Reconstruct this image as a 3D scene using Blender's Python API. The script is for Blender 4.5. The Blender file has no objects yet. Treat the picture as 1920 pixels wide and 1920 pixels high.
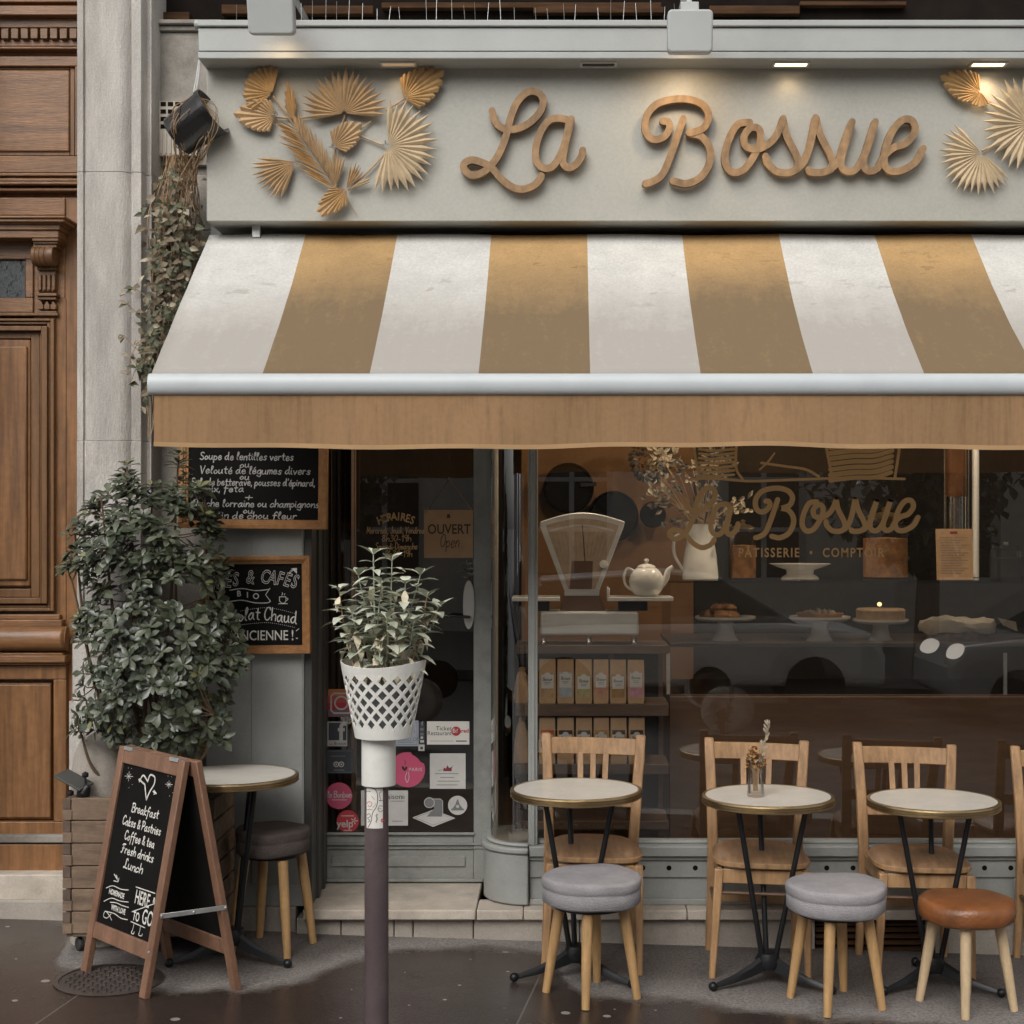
import bpy, bmesh, math, random
import numpy as np
from mathutils import Vector, Matrix

S = bpy.context.scene
COL = S.collection
R = math.radians
rnd = random.Random(7)

# ------------------------------------------------------------------ camera
F, CX, CY, HC = 2800.0, 1066.0, 990.0, 1.77        # focal length in photo pixels, principal point, eye height
cd = bpy.data.cameras.new('camera')
cam = bpy.data.objects.new('camera', cd)
COL.objects.link(cam)
cam.location = (0, 0, HC)
cam.rotation_euler = (R(90), 0, 0)
cd.sensor_width = 36
cd.lens = 36 * F / 1920
cd.shift_x = (960 - CX) / 1920
cd.shift_y = (CY - 960) / 1920
cd.clip_end = 500
S.camera = cam

# ------------------------------------------------------------------ sky, sun, exposure (overcast)
W = bpy.data.worlds.new('World')
S.world = W
W.use_nodes = True
nt = W.node_tree
sky = nt.nodes.new('ShaderNodeTexSky')
sky.sky_type = 'NISHITA'
sky.sun_disc = False
sky.sun_elevation = R(41)
sky.sun_rotation = R(200)
sky.air_density = 1.0
sky.dust_density = 4.0
hs = nt.nodes.new('ShaderNodeHueSaturation')
hs.inputs['Saturation'].default_value = 0.10
nt.links.new(sky.outputs[0], hs.inputs['Color'])
nt.links.new(hs.outputs[0], nt.nodes['Background'].inputs[0])
nt.nodes['Background'].inputs[1].default_value = 0.15
sl = bpy.data.lights.new('sun', 'SUN')
sl.energy = 1.15
sl.angle = R(45)
sl.color = (1.0, 0.95, 0.885)
sun = bpy.data.objects.new('sun', sl)
COL.objects.link(sun)
sun.rotation_euler = (R(49), 0, R(-16))
S.view_settings.view_transform = 'Standard'
S.view_settings.look = 'None'
S.view_settings.exposure = 0.08
S.view_settings.gamma = 1.0
S.cycles.max_bounces = 8
S.cycles.transparent_max_bounces = 12
S.cycles.sample_clamp_indirect = 4.0

# ------------------------------------------------------------------ helpers
def P(px, py, Y):
    return Vector(((px - CX) * Y / F, Y, HC + (CY - py) * Y / F))
def X_(px, Y): return (px - CX) * Y / F
def Z_(py, Y): return HC + (CY - py) * Y / F
def zg(x): return -0.03 * (x - 0.75)

def srgb(r, g, b):
    def f(c):
        c /= 255.0
        return c / 12.92 if c <= 0.04045 else ((c + 0.055) / 1.055) ** 2.4
    return (f(r), f(g), f(b))

MATS = {}
def M(name, base, rough=0.6, metal=0.0, var=0.14, vscale=6.0, bump=0.08, bscale=90.0, stretch=(1, 1, 1), spec=0.5,
      fine=0.0, dirt=None, dirt_amt=0.0, dirt_scale=2.5, trans=0.0, coat=0.0):
    m = bpy.data.materials.new(name)
    m.use_nodes = True
    n = m.node_tree.nodes
    l = m.node_tree.links
    b = n['Principled BSDF']
    tc = n.new('ShaderNodeTexCoord')
    mp = n.new('ShaderNodeMapping')
    mp.inputs['Scale'].default_value = stretch
    l.new(tc.outputs['Object'], mp.inputs['Vector'])
    nz = n.new('ShaderNodeTexNoise')
    nz.inputs['Scale'].default_value = vscale
    nz.inputs['Detail'].default_value = 6
    nz.inputs['Roughness'].default_value = 0.6
    l.new(mp.outputs[0], nz.inputs['Vector'])
    rp = n.new('ShaderNodeValToRGB')
    rp.color_ramp.elements[0].position = 0.3
    rp.color_ramp.elements[1].position = 0.7
    lo = [c * (1 - var) for c in base]
    hi = [min(1, c * (1 + var)) for c in base]
    rp.color_ramp.elements[0].color = (*lo, 1)
    rp.color_ramp.elements[1].color = (*hi, 1)
    l.new(nz.outputs['Fac'], rp.inputs[0])
    col = rp.outputs[0]
    if dirt is not None:
        nd = n.new('ShaderNodeTexNoise')
        nd.inputs['Scale'].default_value = dirt_scale
        nd.inputs['Detail'].default_value = 9
        nd.inputs['Roughness'].default_value = 0.68
        l.new(mp.outputs[0], nd.inputs['Vector'])
        rd = n.new('ShaderNodeValToRGB')
        rd.color_ramp.elements[0].position = 0.48
        rd.color_ramp.elements[1].position = 0.72
        rd.color_ramp.elements[1].color = (dirt_amt, dirt_amt, dirt_amt, 1)
        l.new(nd.outputs['Fac'], rd.inputs[0])
        mx = n.new('ShaderNodeMix')
        mx.data_type = 'RGBA'
        l.new(rd.outputs[0], mx.inputs[0])
        l.new(col, mx.inputs[6])
        mx.inputs[7].default_value = (*dirt, 1)
        col = mx.outputs[2]
    if fine > 0:
        nf = n.new('ShaderNodeTexNoise')
        nf.inputs['Scale'].default_value = bscale * 2
        nf.inputs['Detail'].default_value = 2
        l.new(tc.outputs['Object'], nf.inputs['Vector'])
        hv = n.new('ShaderNodeMapRange')
        hv.inputs['From Min'].default_value = 0.25
        hv.inputs['From Max'].default_value = 0.75
        hv.inputs['To Min'].default_value = 1 - fine
        hv.inputs['To Max'].default_value = 1 + fine
        l.new(nf.outputs['Fac'], hv.inputs[0])
        mv = n.new('ShaderNodeVectorMath')
        mv.operation = 'SCALE'
        l.new(col, mv.inputs[0])
        l.new(hv.outputs[0], mv.inputs['Scale'])
        col = mv.outputs[0]
    l.new(col, b.inputs['Base Color'])
    b.inputs['Roughness'].default_value = rough
    b.inputs['Metallic'].default_value = metal
    b.inputs['Specular IOR Level'].default_value = spec
    b.inputs['Coat Weight'].default_value = coat
    if trans: b.inputs['Transmission Weight'].default_value = trans
    if bump > 0:
        nb = n.new('ShaderNodeTexNoise')
        nb.inputs['Scale'].default_value = bscale
        nb.inputs['Detail'].default_value = 4
        l.new(mp.outputs[0], nb.inputs['Vector'])
        bp = n.new('ShaderNodeBump')
        bp.inputs['Strength'].default_value = bump
        bp.inputs['Distance'].default_value = 0.01
        l.new(nb.outputs['Fac'], bp.inputs['Height'])
        l.new(bp.outputs[0], b.inputs['Normal'])
    MATS[name] = m
    return m

def glass_mat(name, tint=(1, 1, 1), refl=1.0, rough=0.0, extra=0.0):
    m = bpy.data.materials.new(name)
    m.use_nodes = True
    n = m.node_tree.nodes
    l = m.node_tree.links
    n.remove(n['Principled BSDF'])
    tr = n.new('ShaderNodeBsdfTransparent')
    tr.inputs[0].default_value = (*tint, 1)
    gl = n.new('ShaderNodeBsdfGlossy')
    gl.inputs['Roughness'].default_value = rough
    fr = n.new('ShaderNodeFresnel')
    fr.inputs[0].default_value = 1.52
    mu = n.new('ShaderNodeMath')
    mu.operation = 'MULTIPLY_ADD'
    mu.inputs[1].default_value = refl
    mu.inputs[2].default_value = extra
    l.new(fr.outputs[0], mu.inputs[0])
    mx = n.new('ShaderNodeMixShader')
    l.new(mu.outputs[0], mx.inputs[0])
    l.new(tr.outputs[0], mx.inputs[1])
    l.new(gl.outputs[0], mx.inputs[2])
    l.new(mx.outputs[0], n['Material Output'].inputs[0])
    MATS[name] = m
    return m

def emit_mat(name, color, strength):
    m = bpy.data.materials.new(name)
    m.use_nodes = True
    b = m.node_tree.nodes['Principled BSDF']
    b.inputs['Base Color'].default_value = (*color, 1)
    b.inputs['Emission Color'].default_value = (*color, 1)
    b.inputs['Emission Strength'].default_value = strength
    return m

def catmull(pts, n=8, closed=False):
    pts = [Vector(p) for p in pts]
    if len(pts) < 3 and not closed:
        return pts
    out = []
    m = len(pts)
    rng = range(m if closed else m - 1)
    for i in rng:
        p1, p2 = pts[i], pts[(i + 1) % m]
        p0 = pts[(i - 1) % m] if (closed or i > 0) else p1 * 2 - p2
        p3 = pts[(i + 2) % m] if (closed or i + 2 < m) else p2 * 2 - p1
        for k in range(n):
            t = k / n
            out.append(0.5 * ((2 * p1) + (p2 - p0) * t + (2 * p0 - 5 * p1 + 4 * p2 - p3) * t * t + (3 * p1 - p0 - 3 * p2 + p3) * t ** 3))
    if not closed:
        out.append(pts[-1])
    return out

class Frame:
    """a flat place to draw on: u to the right, v up, n out of the face"""
    def __init__(s, O, U, V):
        s.O, s.U, s.V = Vector(O), Vector(U).normalized(), Vector(V).normalized()
        s.N = s.U.cross(s.V).normalized()
    def at(s, u, v, d=0.0): return s.O + s.U * u + s.V * v + s.N * d

class MB:
    def __init__(s):
        s.v, s.f, s.m = [], [], []
    def add(s, verts, faces, mi=0):
        o = len(s.v)
        s.v += [tuple(v) for v in verts]
        s.f += [tuple(i + o for i in f) for f in faces]
        s.m += [mi] * len(faces)
        return s
    def box(s, x0, x1, y0, y1, z0, z1, mi=0):
        v = [(x0, y0, z0), (x1, y0, z0), (x1, y1, z0), (x0, y1, z0), (x0, y0, z1), (x1, y0, z1), (x1, y1, z1), (x0, y1, z1)]
        return s.add(v, [(0, 3, 2, 1), (4, 5, 6, 7), (0, 1, 5, 4), (1, 2, 6, 5), (2, 3, 7, 6), (3, 0, 4, 7)], mi)
    def pbox(s, px0, px1, py0, py1, Y, d, mi=0):
        """a box whose front face covers these photo pixels at depth Y and which is d thick"""
        a, b = P(px0, py1, Y), P(px1, py0, Y)
        return s.box(a.x, b.x, Y, Y + d, a.z, b.z, mi)
    def beam(s, a, b, w, h, up=(0, 0, 1), mi=0, w2=None, h2=None):
        a, b = Vector(a), Vector(b)
        t = (b - a).normalized()
        side = t.cross(Vector(up))
        if side.length < 1e-4: side = t.cross(Vector((0, 1, 0)))
        side.normalize()
        up = side.cross(t).normalized()
        w2 = w if w2 is None else w2
        h2 = h if h2 is None else h2
        v = []
        for p, ww, hh in ((a, w, h), (b, w2, h2)):
            for q, r in ((-1, -1), (1, -1), (1, 1), (-1, 1)):
                v.append(p + side * q * ww / 2 + up * r * hh / 2)
        return s.add(v, [(0, 3, 2, 1)[::-1], (4, 5, 6, 7)[::-1], (0, 1, 5, 4)[::-1], (1, 2, 6, 5)[::-1], (2, 3, 7, 6)[::-1], (3, 0, 4, 7)[::-1]], mi)
    def tube(s, pts, r, n=8, mi=0, cap=True):
        pts = [Vector(p) for p in pts]
        rs = r if isinstance(r, (list, tuple)) else [r] * len(pts)
        v, fc = [], []
        t0 = (pts[1] - pts[0]).normalized()
        ref = Vector((0, 0, 1)) if abs(t0.z) < 0.9 else Vector((1, 0, 0))
        a = t0.cross(ref).normalized()
        for i, p in enumerate(pts):
            t = (pts[min(i + 1, len(pts) - 1)] - pts[max(i - 1, 0)])
            t = t.normalized() if t.length > 1e-9 else t0
            a = (a - t * a.dot(t))
            a = a.normalized() if a.length > 1e-6 else t.orthogonal().normalized()
            b = t.cross(a)
            for k in range(n):
                th = 2 * math.pi * k / n
                v.append(p + (a * math.cos(th) + b * math.sin(th)) * rs[i])
        for i in range(len(pts) - 1):
            for k in range(n):
                k2 = (k + 1) % n
                fc.append((i * n + k, i * n + k2, (i + 1) * n + k2, (i + 1) * n + k))
        if cap:
            fc.append(tuple(range(n))[::-1])
            fc.append(tuple((len(pts) - 1) * n + k for k in range(n)))
        return s.add(v, fc, mi)
    def lathe(s, prof, c=(0, 0, 0), n=32, mi=0, axis=None, a0=0, a1=360):
        """prof: (radius, height) pairs from bottom to top"""
        c = Vector(c)
        q = Vector((0, 0, 1)).rotation_difference(Vector(axis).normalized()).to_matrix() if axis is not None else Matrix.Identity(3)
        full = abs(a1 - a0) >= 360
        m = n if full else n + 1
        v, fc = [], []
        for (r, h) in prof:
            for k in range(m):
                th = R(a0 + (a1 - a0) * k / n)
                v.append(c + q @ Vector((r * math.cos(th), r * math.sin(th), h)))
        for i in range(len(prof) - 1):
            for k in range(n):
                k2 = (k + 1) % m
                fc.append((i * m + k, i * m + k2, (i + 1) * m + k2, (i + 1) * m + k))
        if full:
            if prof[0][0] > 1e-5: fc.append(tuple(range(n))[::-1])
            if prof[-1][0] > 1e-5: fc.append(tuple((len(prof) - 1) * n + k for k in range(n)))
        return s.add(v, fc, mi)
    def prism(s, poly, fr, d0, d1, mi=0):
        """a flat outline (u, v) in frame fr, from depth d0 to d1 along its normal"""
        n = len(poly)
        v = [fr.at(u, w, d0) for u, w in poly] + [fr.at(u, w, d1) for u, w in poly]
        fc = [tuple(range(n))[::-1], tuple(range(n, 2 * n))]
        for i in range(n):
            j = (i + 1) % n
            fc.append((i, j, n + j, n + i))
        return s.add(v, fc, mi)
    def flat(s, poly, fr, d, mi=0):
        return s.add([fr.at(u, w, d) for u, w in poly], [tuple(range(len(poly)))], mi)
    def stroke(s, pts, w, fr, d=0.0, depth=0.0, rise=0.0, mi=0, n=6, smooth=True, closed=False, caps=True, jit=0.0):
        q = [(p[0], p[1], 0) for p in pts]
        q = catmull(q, n, closed) if smooth else [Vector(p) for p in q]
        if closed: q.append(q[0])
        v, fc = [], []
        L = len(q)
        if L < 2: return s
        def nor(i):
            t = q[min(i + 1, L - 1)] - q[max(i - 1, 0)]
            if t.length < 1e-9: t = Vector((1, 0, 0))
            t.normalize()
            return Vector((-t.y, t.x, 0)), t
        rows = []
        if caps:
            nn, t = nor(0)
            for a in (80, 45): rows.append((q[0] - t * math.sin(R(a)) * w / 2, nn, math.cos(R(a)), 0))
        for i in range(L):
            nn, t = nor(i)
            rows.append((q[i], nn, 1.0 + (rnd.uniform(-jit, jit) if jit else 0), i / (L - 1)))
        if caps:
            nn, t = nor(L - 1)
            for a in (45, 80): rows.append((q[-1] + t * math.sin(R(a)) * w / 2, nn, math.cos(R(a)), 1))
        for p, nn, k, tt in rows:
            a, b = p + nn * w / 2 * k, p - nn * w / 2 * k
            dd = d + rise * tt
            v += [fr.at(a.x, a.y, dd + depth), fr.at(b.x, b.y, dd + depth)]
            if depth: v += [fr.at(a.x, a.y, d), fr.at(b.x, b.y, d)]
        k = 4 if depth else 2
        N = len(rows)
        for i in range(N - 1):
            o, p = i * k, (i + 1) * k
            fc.append((o, o + 1, p + 1, p))
            if depth:
                fc.append((o, p, p + 2, o + 2))
                fc.append((o + 1, o + 3, p + 3, p + 1))
                fc.append((o + 2, p + 2, p + 3, o + 3))
        if depth:
            fc.append((0, 2, 3, 1))
            o = (N - 1) * k
            fc.append((o, o + 1, o + 3, o + 2))
        return s.add(v, fc, mi)
    def leaf(s, p, d, up, L, w, mi=0, fold=0.25, curl=0.2, wide=0.6):
        p, d = Vector(p), Vector(d).normalized()
        side = d.cross(Vector(up))
        if side.length < 1e-4: side = d.orthogonal()
        side.normalize()
        nn = side.cross(d).normalized()
        v = [p]
        for t, k in ((0.3 * wide / 0.6, 0.55), (wide, 1.0), (0.5 + wide / 2 + 0.02, 0.62)):
            c = p + d * L * t - nn * curl * L * t * t
            v += [c + side * w / 2 * k + nn * fold * w / 2 * k, c, c - side * w / 2 * k + nn * fold * w / 2 * k]
        v.append(p + d * L - nn * curl * L)
        fc = [(0, 2, 1), (0, 3, 2), (1, 2, 5, 4), (2, 3, 6, 5), (4, 5, 8, 7), (5, 6, 9, 8), (7, 8, 10), (8, 9, 10)]
        return s.add(v, fc, mi)
    def text(s, body, size, fr, u=0, v=0, d=0.0, mi=0, align='CENTER', bold=0.0, shear=0.0, sx=1.0, spacing=1.0):
        c = bpy.data.curves.new('lettering', 'FONT')
        c.body = body
        c.size = size
        c.align_x = align
        c.align_y = 'CENTER'
        c.offset = bold
        c.shear = shear
        c.space_character = spacing
        c.resolution_u = 3
        o = bpy.data.objects.new('lettering', c)
        COL.objects.link(o)
        dg = bpy.context.evaluated_depsgraph_get()
        me = bpy.data.meshes.new_from_object(o.evaluated_get(dg))
        vs = [fr.at(u + q.co.x * sx, v + q.co.y, d) for q in me.vertices]
        s.add(vs, [tuple(p.vertices) for p in me.polygons], mi)
        bpy.data.objects.remove(o)
        bpy.data.curves.remove(c)
        bpy.data.meshes.remove(me)
        return s
    def build(s, name, mats, parent=None, smooth=True, bevel=0.0, ang=35, seg=2, recalc=False, **props):
        me = bpy.data.meshes.new(name)
        me.from_pydata(s.v, [], s.f)
        mats = mats if isinstance(mats, (list, tuple)) else [mats]
        for m in mats: me.materials.append(m)
        me.polygons.foreach_set('material_index', s.m)
        me.update()
        if recalc:
            bm = bmesh.new()
            bm.from_mesh(me)
            bmesh.ops.recalc_face_normals(bm, faces=bm.faces)
            bm.to_mesh(me)
            bm.free()
        if smooth:
            me.polygons.foreach_set('use_smooth', [True] * len(me.polygons))
            me.set_sharp_from_angle(angle=R(ang))
        o = bpy.data.objects.new(name, me)
        COL.objects.link(o)
        if bevel:
            b = o.modifiers.new('bevel', 'BEVEL')
            b.width = bevel
            b.segments = seg
            b.limit_method = 'ANGLE'
            b.angle_limit = R(50)
        if parent is not None:
            o.parent = parent
            q = parent
            mat = Matrix.Identity(4)
            chain = []
            while q is not None:
                chain.append(q)
                q = q.parent
            for q in reversed(chain):
                mat = mat @ q.matrix_parent_inverse @ Matrix.LocRotScale(q.location, q.rotation_euler, q.scale)
            if not parent.get('local_build'): o.matrix_parent_inverse = mat.inverted()
        for k, vv in props.items(): o[k] = vv
        return o

def tag(o, label, cat, group=None):
    o['label'] = label
    o['category'] = cat
    if group: o['group'] = group
    return o
def thing(name, label, cat, loc=(0, 0, 0), group=None, local=False):
    o = bpy.data.objects.new(name, None)
    COL.objects.link(o)
    o.empty_display_size = 0.1
    o.location = loc
    if local: o['local_build'] = 1
    return tag(o, label, cat, group)
def copy_tree(o, parent=None):
    c = o.copy()
    COL.objects.link(c)
    if parent is not None:
        c.parent = parent
        c.matrix_parent_inverse = o.matrix_parent_inverse.copy()
    for ch in list(o.children): copy_tree(ch, c)
    return c
def struct(o):
    o['kind'] = 'structure'
    return o

# ------------------------------------------------------------------ hand lettering: one stroke alphabet
G = {
 'a': '4,4 2,4 0,2 1,0 3,1 4,4|4,4 4,1 5,0', 'b': '0,7 0,3 0,0 2,0 4,2 3,4 1,4 0,2', 'c': '4,3 2,4 0,2 1,0 4,1',
 'd': '4,4 2,4 0,2 1,0 3,1 4,4|4,8 4,4 4,1 5,0', 'e': '0.3,2 3.4,2.4 3.1,3.9 1.8,4.2 0.3,2.7 0.6,0.5 2.2,-0.1 4,1', 'f': '4,7 3,8 1.5,6 1.5,2 1,-3|0,4 4,4',
 'g': '4,4 2,4 0,2 1,0 3,1 4,4|4,4 4,-1 3,-3 0,-2', 'h': '0,8 0,4 0,0|0,2 2,4 3.5,3.5 3.5,0', 'i': '0,4 0,1 1,0|0,6 0.2,6',
 'j': '1,4 1,-2 -1,-3|1,6 1.2,6', 'k': '0,8 0,0|3.4,4.2 0,2 3.6,0', 'l': '0,2 2,6 1.6,8 0.6,7 0.4,1 1.6,0',
 'm': '0,4 0,0|0,2 1.5,4 2.5,3.5 2.5,0|2.5,2 4,4 5,3.5 5,0', 'n': '0,4 0,0|0,2 2,4 3.5,3.5 3.5,0',
 'o': '2,4 0,2 1.6,0 4,2 2,4', 'p': '0,4 0,-3|0,2 2,4 4,2 2,0 0,1', 'q': '4,4 2,4 0,2 1,0 3,1 4,4|4,4 4,-3',
 'r': '0,4 0,0|0,2 1.5,4 3,3.6', 's': '3.4,3.6 2,4.2 0.6,3 3,1.4 2,0 0,0.5', 't': '1.5,7 1.5,1 3,0|0,4.6 3.4,4.6', 'u': '0,4 0,1 1.5,0 3.4,1.5 3.6,4|3.6,4 3.6,1 4.5,0',
 'v': '0,4 1.8,0|1.8,0 3.8,4', 'w': '0,4 1.2,0|1.2,0 2.6,3.6|2.6,3.6 4,0|4,0 5.4,4', 'x': '0,4 3.6,0|3.6,4 0,0', 'y': '0,4 0.5,1.4 2,0.4 3.6,2|3.6,4 3.4,-1 1.6,-3 0,-2', 'z': '0,4 3.6,4|3.6,4 0,0|0,0 3.6,0',
 'B': '0,8 0,0|-0.6,7 2,8 4.4,7 3.6,4.6 1,4.2|1.4,4.2 4.6,3.4 4.4,0.6 2,-0.2 -0.4,0.4', 'C': '5,6.6 4,8 1.6,7.4 0,4 1,0.6 3.2,0 5,1.6', 'D': '0,8 0,0|-0.4,8 3,7.6 5,4 3,0.4 0,0',
 'F': '0,7 2,8 5.2,7.8|2.4,8 2,3 0.6,0 -0.6,0.6|0.8,4 4,4.2', 'G': '5,6.6 3.6,8 1.2,7 0,4 1,0.6 3,0 5,1.4 5,3.6|5,3.6 3,3.6', 'J': '4,8 4,1 2.6,-0.4 0.4,1', 'L': '4,6.6 3.4,8 2,7.4 2,3 1.2,0.6 0,0.4 0.4,1.2 2,0.6 4.8,0',
 'M': '0,0 0.6,8|0.6,8 3,2|3,2 5.4,8|5.4,8 6,0', 'O': '2.6,8 0,5 0.6,1 2.8,0 5,3 4.6,7 2.6,8', 'P': '0.4,8 0.4,3 0,0|-0.6,7 2,8 4.6,7 4.2,4.4 2,3.6 0.6,4', 'Q': '2.6,8 0,5 0.6,1 2.8,0 5,3 4.6,7 2.6,8|3,2 5.6,-0.6',
 'S': '4.4,7 3,8 0.8,7 1,5 3.6,3.4 4,1.2 2,0 0,1', 'V': '0,8 2.4,0|2.4,0 5,8', '&': '5,0 1,5.4 1.4,7.4 3,7.2 2.8,5.4 0.4,2.4 1,0.4 3,0.4 4.8,3',
 ',': '0.5,0.4 0,-1.4', "'": '0.4,8 0,6.4', '+': '0,2.5 4,2.5|2,4.5 2,0.5', '-': '0,2.4 2.6,2.4', '.': '0,0 0.2,0', ':': '0,0.4 0.2,0.4|0,3 0.2,3',
 '0': '2,8 0,5 0.4,1 2,0 3.8,3 3.4,7 2,8', '1': '0,6 1.6,8|1.6,8 1.6,0', '3': '0.4,7 2,8 3.4,6.6 1.4,4.4|1.4,4.4 3.8,3 3,0.4 0,0.6', '8': '2,4.4 0.4,6 2,8 3.4,6.4 2,4.4 0,2 2,0 4,2 2,4.4', '9': '3.6,6 2,4 0.2,6 2,8 3.6,6.4 3,0',
}
ACC = {'é': 'e', 'è': 'e'}
def hand(mb, txt, fr, u0, u1, v, h, w, d=0.0, mi=0, slant=0.12, curve=None):
    """write txt with its baseline at v from u0 to u1; h is the height of one grid unit"""
    x, segs = 0.0, []
    for ch in txt:
        if ch == ' ':
            x += 3.0
            continue
        base = ACC.get(ch, ch)
        g = G[base]
        sts = [[tuple(map(float, q.split(','))) for q in st.split()] for st in g.split('|')]
        if ch in ACC: sts.append([(1.6, 5.4), (2.8, 6.8)])
        mx = max(q[0] for st in sts for q in st)
        for st in sts: segs.append([(x + q[0] + slant * q[1], q[1]) for q in st])
        x += mx + 1.5
    k = (u1 - u0) / max(x - 1.5, 1)
    wob = rnd.uniform(0, 6)
    for i, st in enumerate(segs):
        pts = []
        for q in st:
            uu = u0 + q[0] * k
            vv = v + q[1] * h + 0.25 * h * math.sin(wob + q[0] * 0.35)
            if curve: vv += curve((uu - u0) / (u1 - u0))
            pts.append((uu, vv))
        mb.stroke(pts, w, fr, d + 0.00008 * (i % 7), mi=mi, n=4, jit=0.18)
    return mb

# ------------------------------------------------------------------ materials
STONE = M('stone', (0.47, 0.44, 0.405), 0.88, var=0.2, vscale=5, bump=0.4, bscale=70, fine=0.14, dirt=(0.25, 0.225, 0.195), dirt_amt=0.8, dirt_scale=1.7, stretch=(2.2, 2.2, 0.55))
STONE_DIRTY = M('stained_stone', (0.30, 0.275, 0.24), 0.9, var=0.25, vscale=4, bump=0.3, bscale=50, fine=0.1, dirt=(0.10, 0.085, 0.07), dirt_amt=0.85, dirt_scale=3.0)
STEP = M('step_stone', (0.50, 0.44, 0.37), 0.75, var=0.16, vscale=9, bump=0.2, bscale=70, fine=0.1, dirt=(0.24, 0.19, 0.15), dirt_amt=0.6, dirt_scale=4)
PLINTH = M('plinth_stone', (0.36, 0.32, 0.275), 0.85, var=0.2, vscale=6, bump=0.3, bscale=60, fine=0.1, dirt=(0.15, 0.125, 0.105), dirt_amt=0.75, dirt_scale=3)
SIGNP = M('sign_paint', (0.385, 0.375, 0.33), 0.42, var=0.06, vscale=3, bump=0.03, bscale=45, fine=0.06, dirt=(0.27, 0.265, 0.235), dirt_amt=0.35, dirt_scale=1.6)
CORN = M('cornice_paint', (0.375, 0.385, 0.37), 0.4, var=0.06, vscale=4, bump=0.03, bscale=150, fine=0.05, dirt=(0.25, 0.25, 0.24), dirt_amt=0.3, dirt_scale=3)
SAGE = M('shopfront_paint', (0.325, 0.333, 0.315), 0.5, var=0.08, vscale=5, bump=0.06, bscale=60, fine=0.05, dirt=(0.17, 0.17, 0.16), dirt_amt=0.45, dirt_scale=3)
SAGE_WORN = M('worn_door_paint', (0.25, 0.255, 0.235), 0.55, var=0.12, vscale=8, bump=0.15, bscale=50, fine=0.06, dirt=(0.07, 0.065, 0.055), dirt_amt=0.5, dirt_scale=6)
DARKPAINT_SHADE = M('dark_paint_and_shade', (0.06, 0.06, 0.055), 0.5, var=0.2)  # dark colour; for the door recess it has the shade painted in
BLACKISH = M('shade_black', (0.012, 0.009, 0.0075), 0.9, var=0.5, vscale=5, spec=0.08)  # near-black; shade of the overhang above the cornice put into the colour
BROWNBOARD = M('old_brown_board', (0.06, 0.03, 0.014), 0.8, spec=0.15, var=0.5, vscale=4, stretch=(1, 1, 6))  # brown boards, darkened in the colour to stand for the overhang's shade
OAK_V = M('oak_upright', (0.205, 0.096, 0.036), 0.42, var=0.38, vscale=2.6, bump=0.16, bscale=16, stretch=(16, 16, 1.1), fine=0.12, coat=0.1)
OAK_H = M('oak_rail', (0.20, 0.094, 0.036), 0.42, var=0.38, vscale=2.6, bump=0.16, bscale=16, stretch=(1.1, 16, 16), fine=0.12, coat=0.1)
OAK_D = M('oak_moulding', (0.15, 0.072, 0.028), 0.42, var=0.3, vscale=3, bump=0.1, bscale=18, stretch=(3, 12, 12), fine=0.1)
OAK_DV = M('oak_moulding_upright', (0.16, 0.077, 0.029), 0.42, var=0.3, vscale=3, bump=0.1, bscale=18, stretch=(14, 14, 1), fine=0.1)
GOLDCLOTH = M('gold_canvas', (0.56, 0.335, 0.125), 0.85, var=0.06, vscale=4, bump=0.12, bscale=350, fine=0.06)
WHITECLOTH = M('white_canvas', (0.70, 0.685, 0.65), 0.85, var=0.05, vscale=4, bump=0.12, bscale=350, fine=0.04)
VALANCE = M('valance_canvas', (0.285, 0.172, 0.090), 0.92, var=0.03, vscale=1.0, bump=0.04, bscale=30, fine=0.06, stretch=(22, 22, 0.9), dirt=(0.165, 0.10, 0.056), dirt_amt=0.6, dirt_scale=1.8, spec=0.15)
HEM = M('hem_canvas', (0.38, 0.235, 0.115), 0.9, var=0.1)
WHITEMETAL = M('white_metal', (0.50, 0.53, 0.545), 0.4, var=0.03, bump=0.05, bscale=220, dirt=(0.36, 0.38, 0.385), dirt_amt=0.35, dirt_scale=4)
GREYMETAL = M('lamp_grey', (0.42, 0.43, 0.425), 0.5, var=0.04, bump=0.04, bscale=250)
SIGNWOOD = M('letter_plywood', (0.285, 0.168, 0.076), 0.6, var=0.4, vscale=3, bump=0.15, bscale=20, stretch=(5, 3, 1.2), fine=0.2)
PALM_GOLD = M('gold_palm', (0.40, 0.245, 0.105), 0.42, metal=0.15, var=0.22, vscale=14, bump=0.1, bscale=60)
PALM_TAN = M('tan_palm', (0.40, 0.265, 0.14), 0.5, metal=0.1, var=0.22, vscale=14, bump=0.1, bscale=60)
PALM_PALE = M('pale_palm', (0.46, 0.355, 0.225), 0.6, var=0.2, vscale=14, bump=0.1, bscale=60)
BLACKMETAL = M('black_iron', (0.010, 0.010, 0.011), 0.4, var=0.2, spec=0.4)
BRASS = M('brass', (0.40, 0.29, 0.155), 0.30, metal=0.9, var=0.15, vscale=20)
LAMINATE = M('cream_laminate', (0.62, 0.59, 0.53), 0.3, var=0.07, vscale=7, bump=0.03, bscale=40, fine=0.06, dirt=(0.5, 0.47, 0.42), dirt_amt=0.35, dirt_scale=9)
BEECH = M('beech', (0.375, 0.218, 0.106), 0.45, var=0.3, vscale=5, bump=0.06, bscale=30, stretch=(8, 8, 1.2), fine=0.07)
SEATPLY = M('seat_ply', (0.275, 0.158, 0.085), 0.45, var=0.28, vscale=5, bump=0.05, bscale=30, stretch=(8, 1.4, 3), fine=0.08)
BEECH_DARK = M('dark_stretcher', (0.10, 0.05, 0.025), 0.5, var=0.2)
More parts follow.
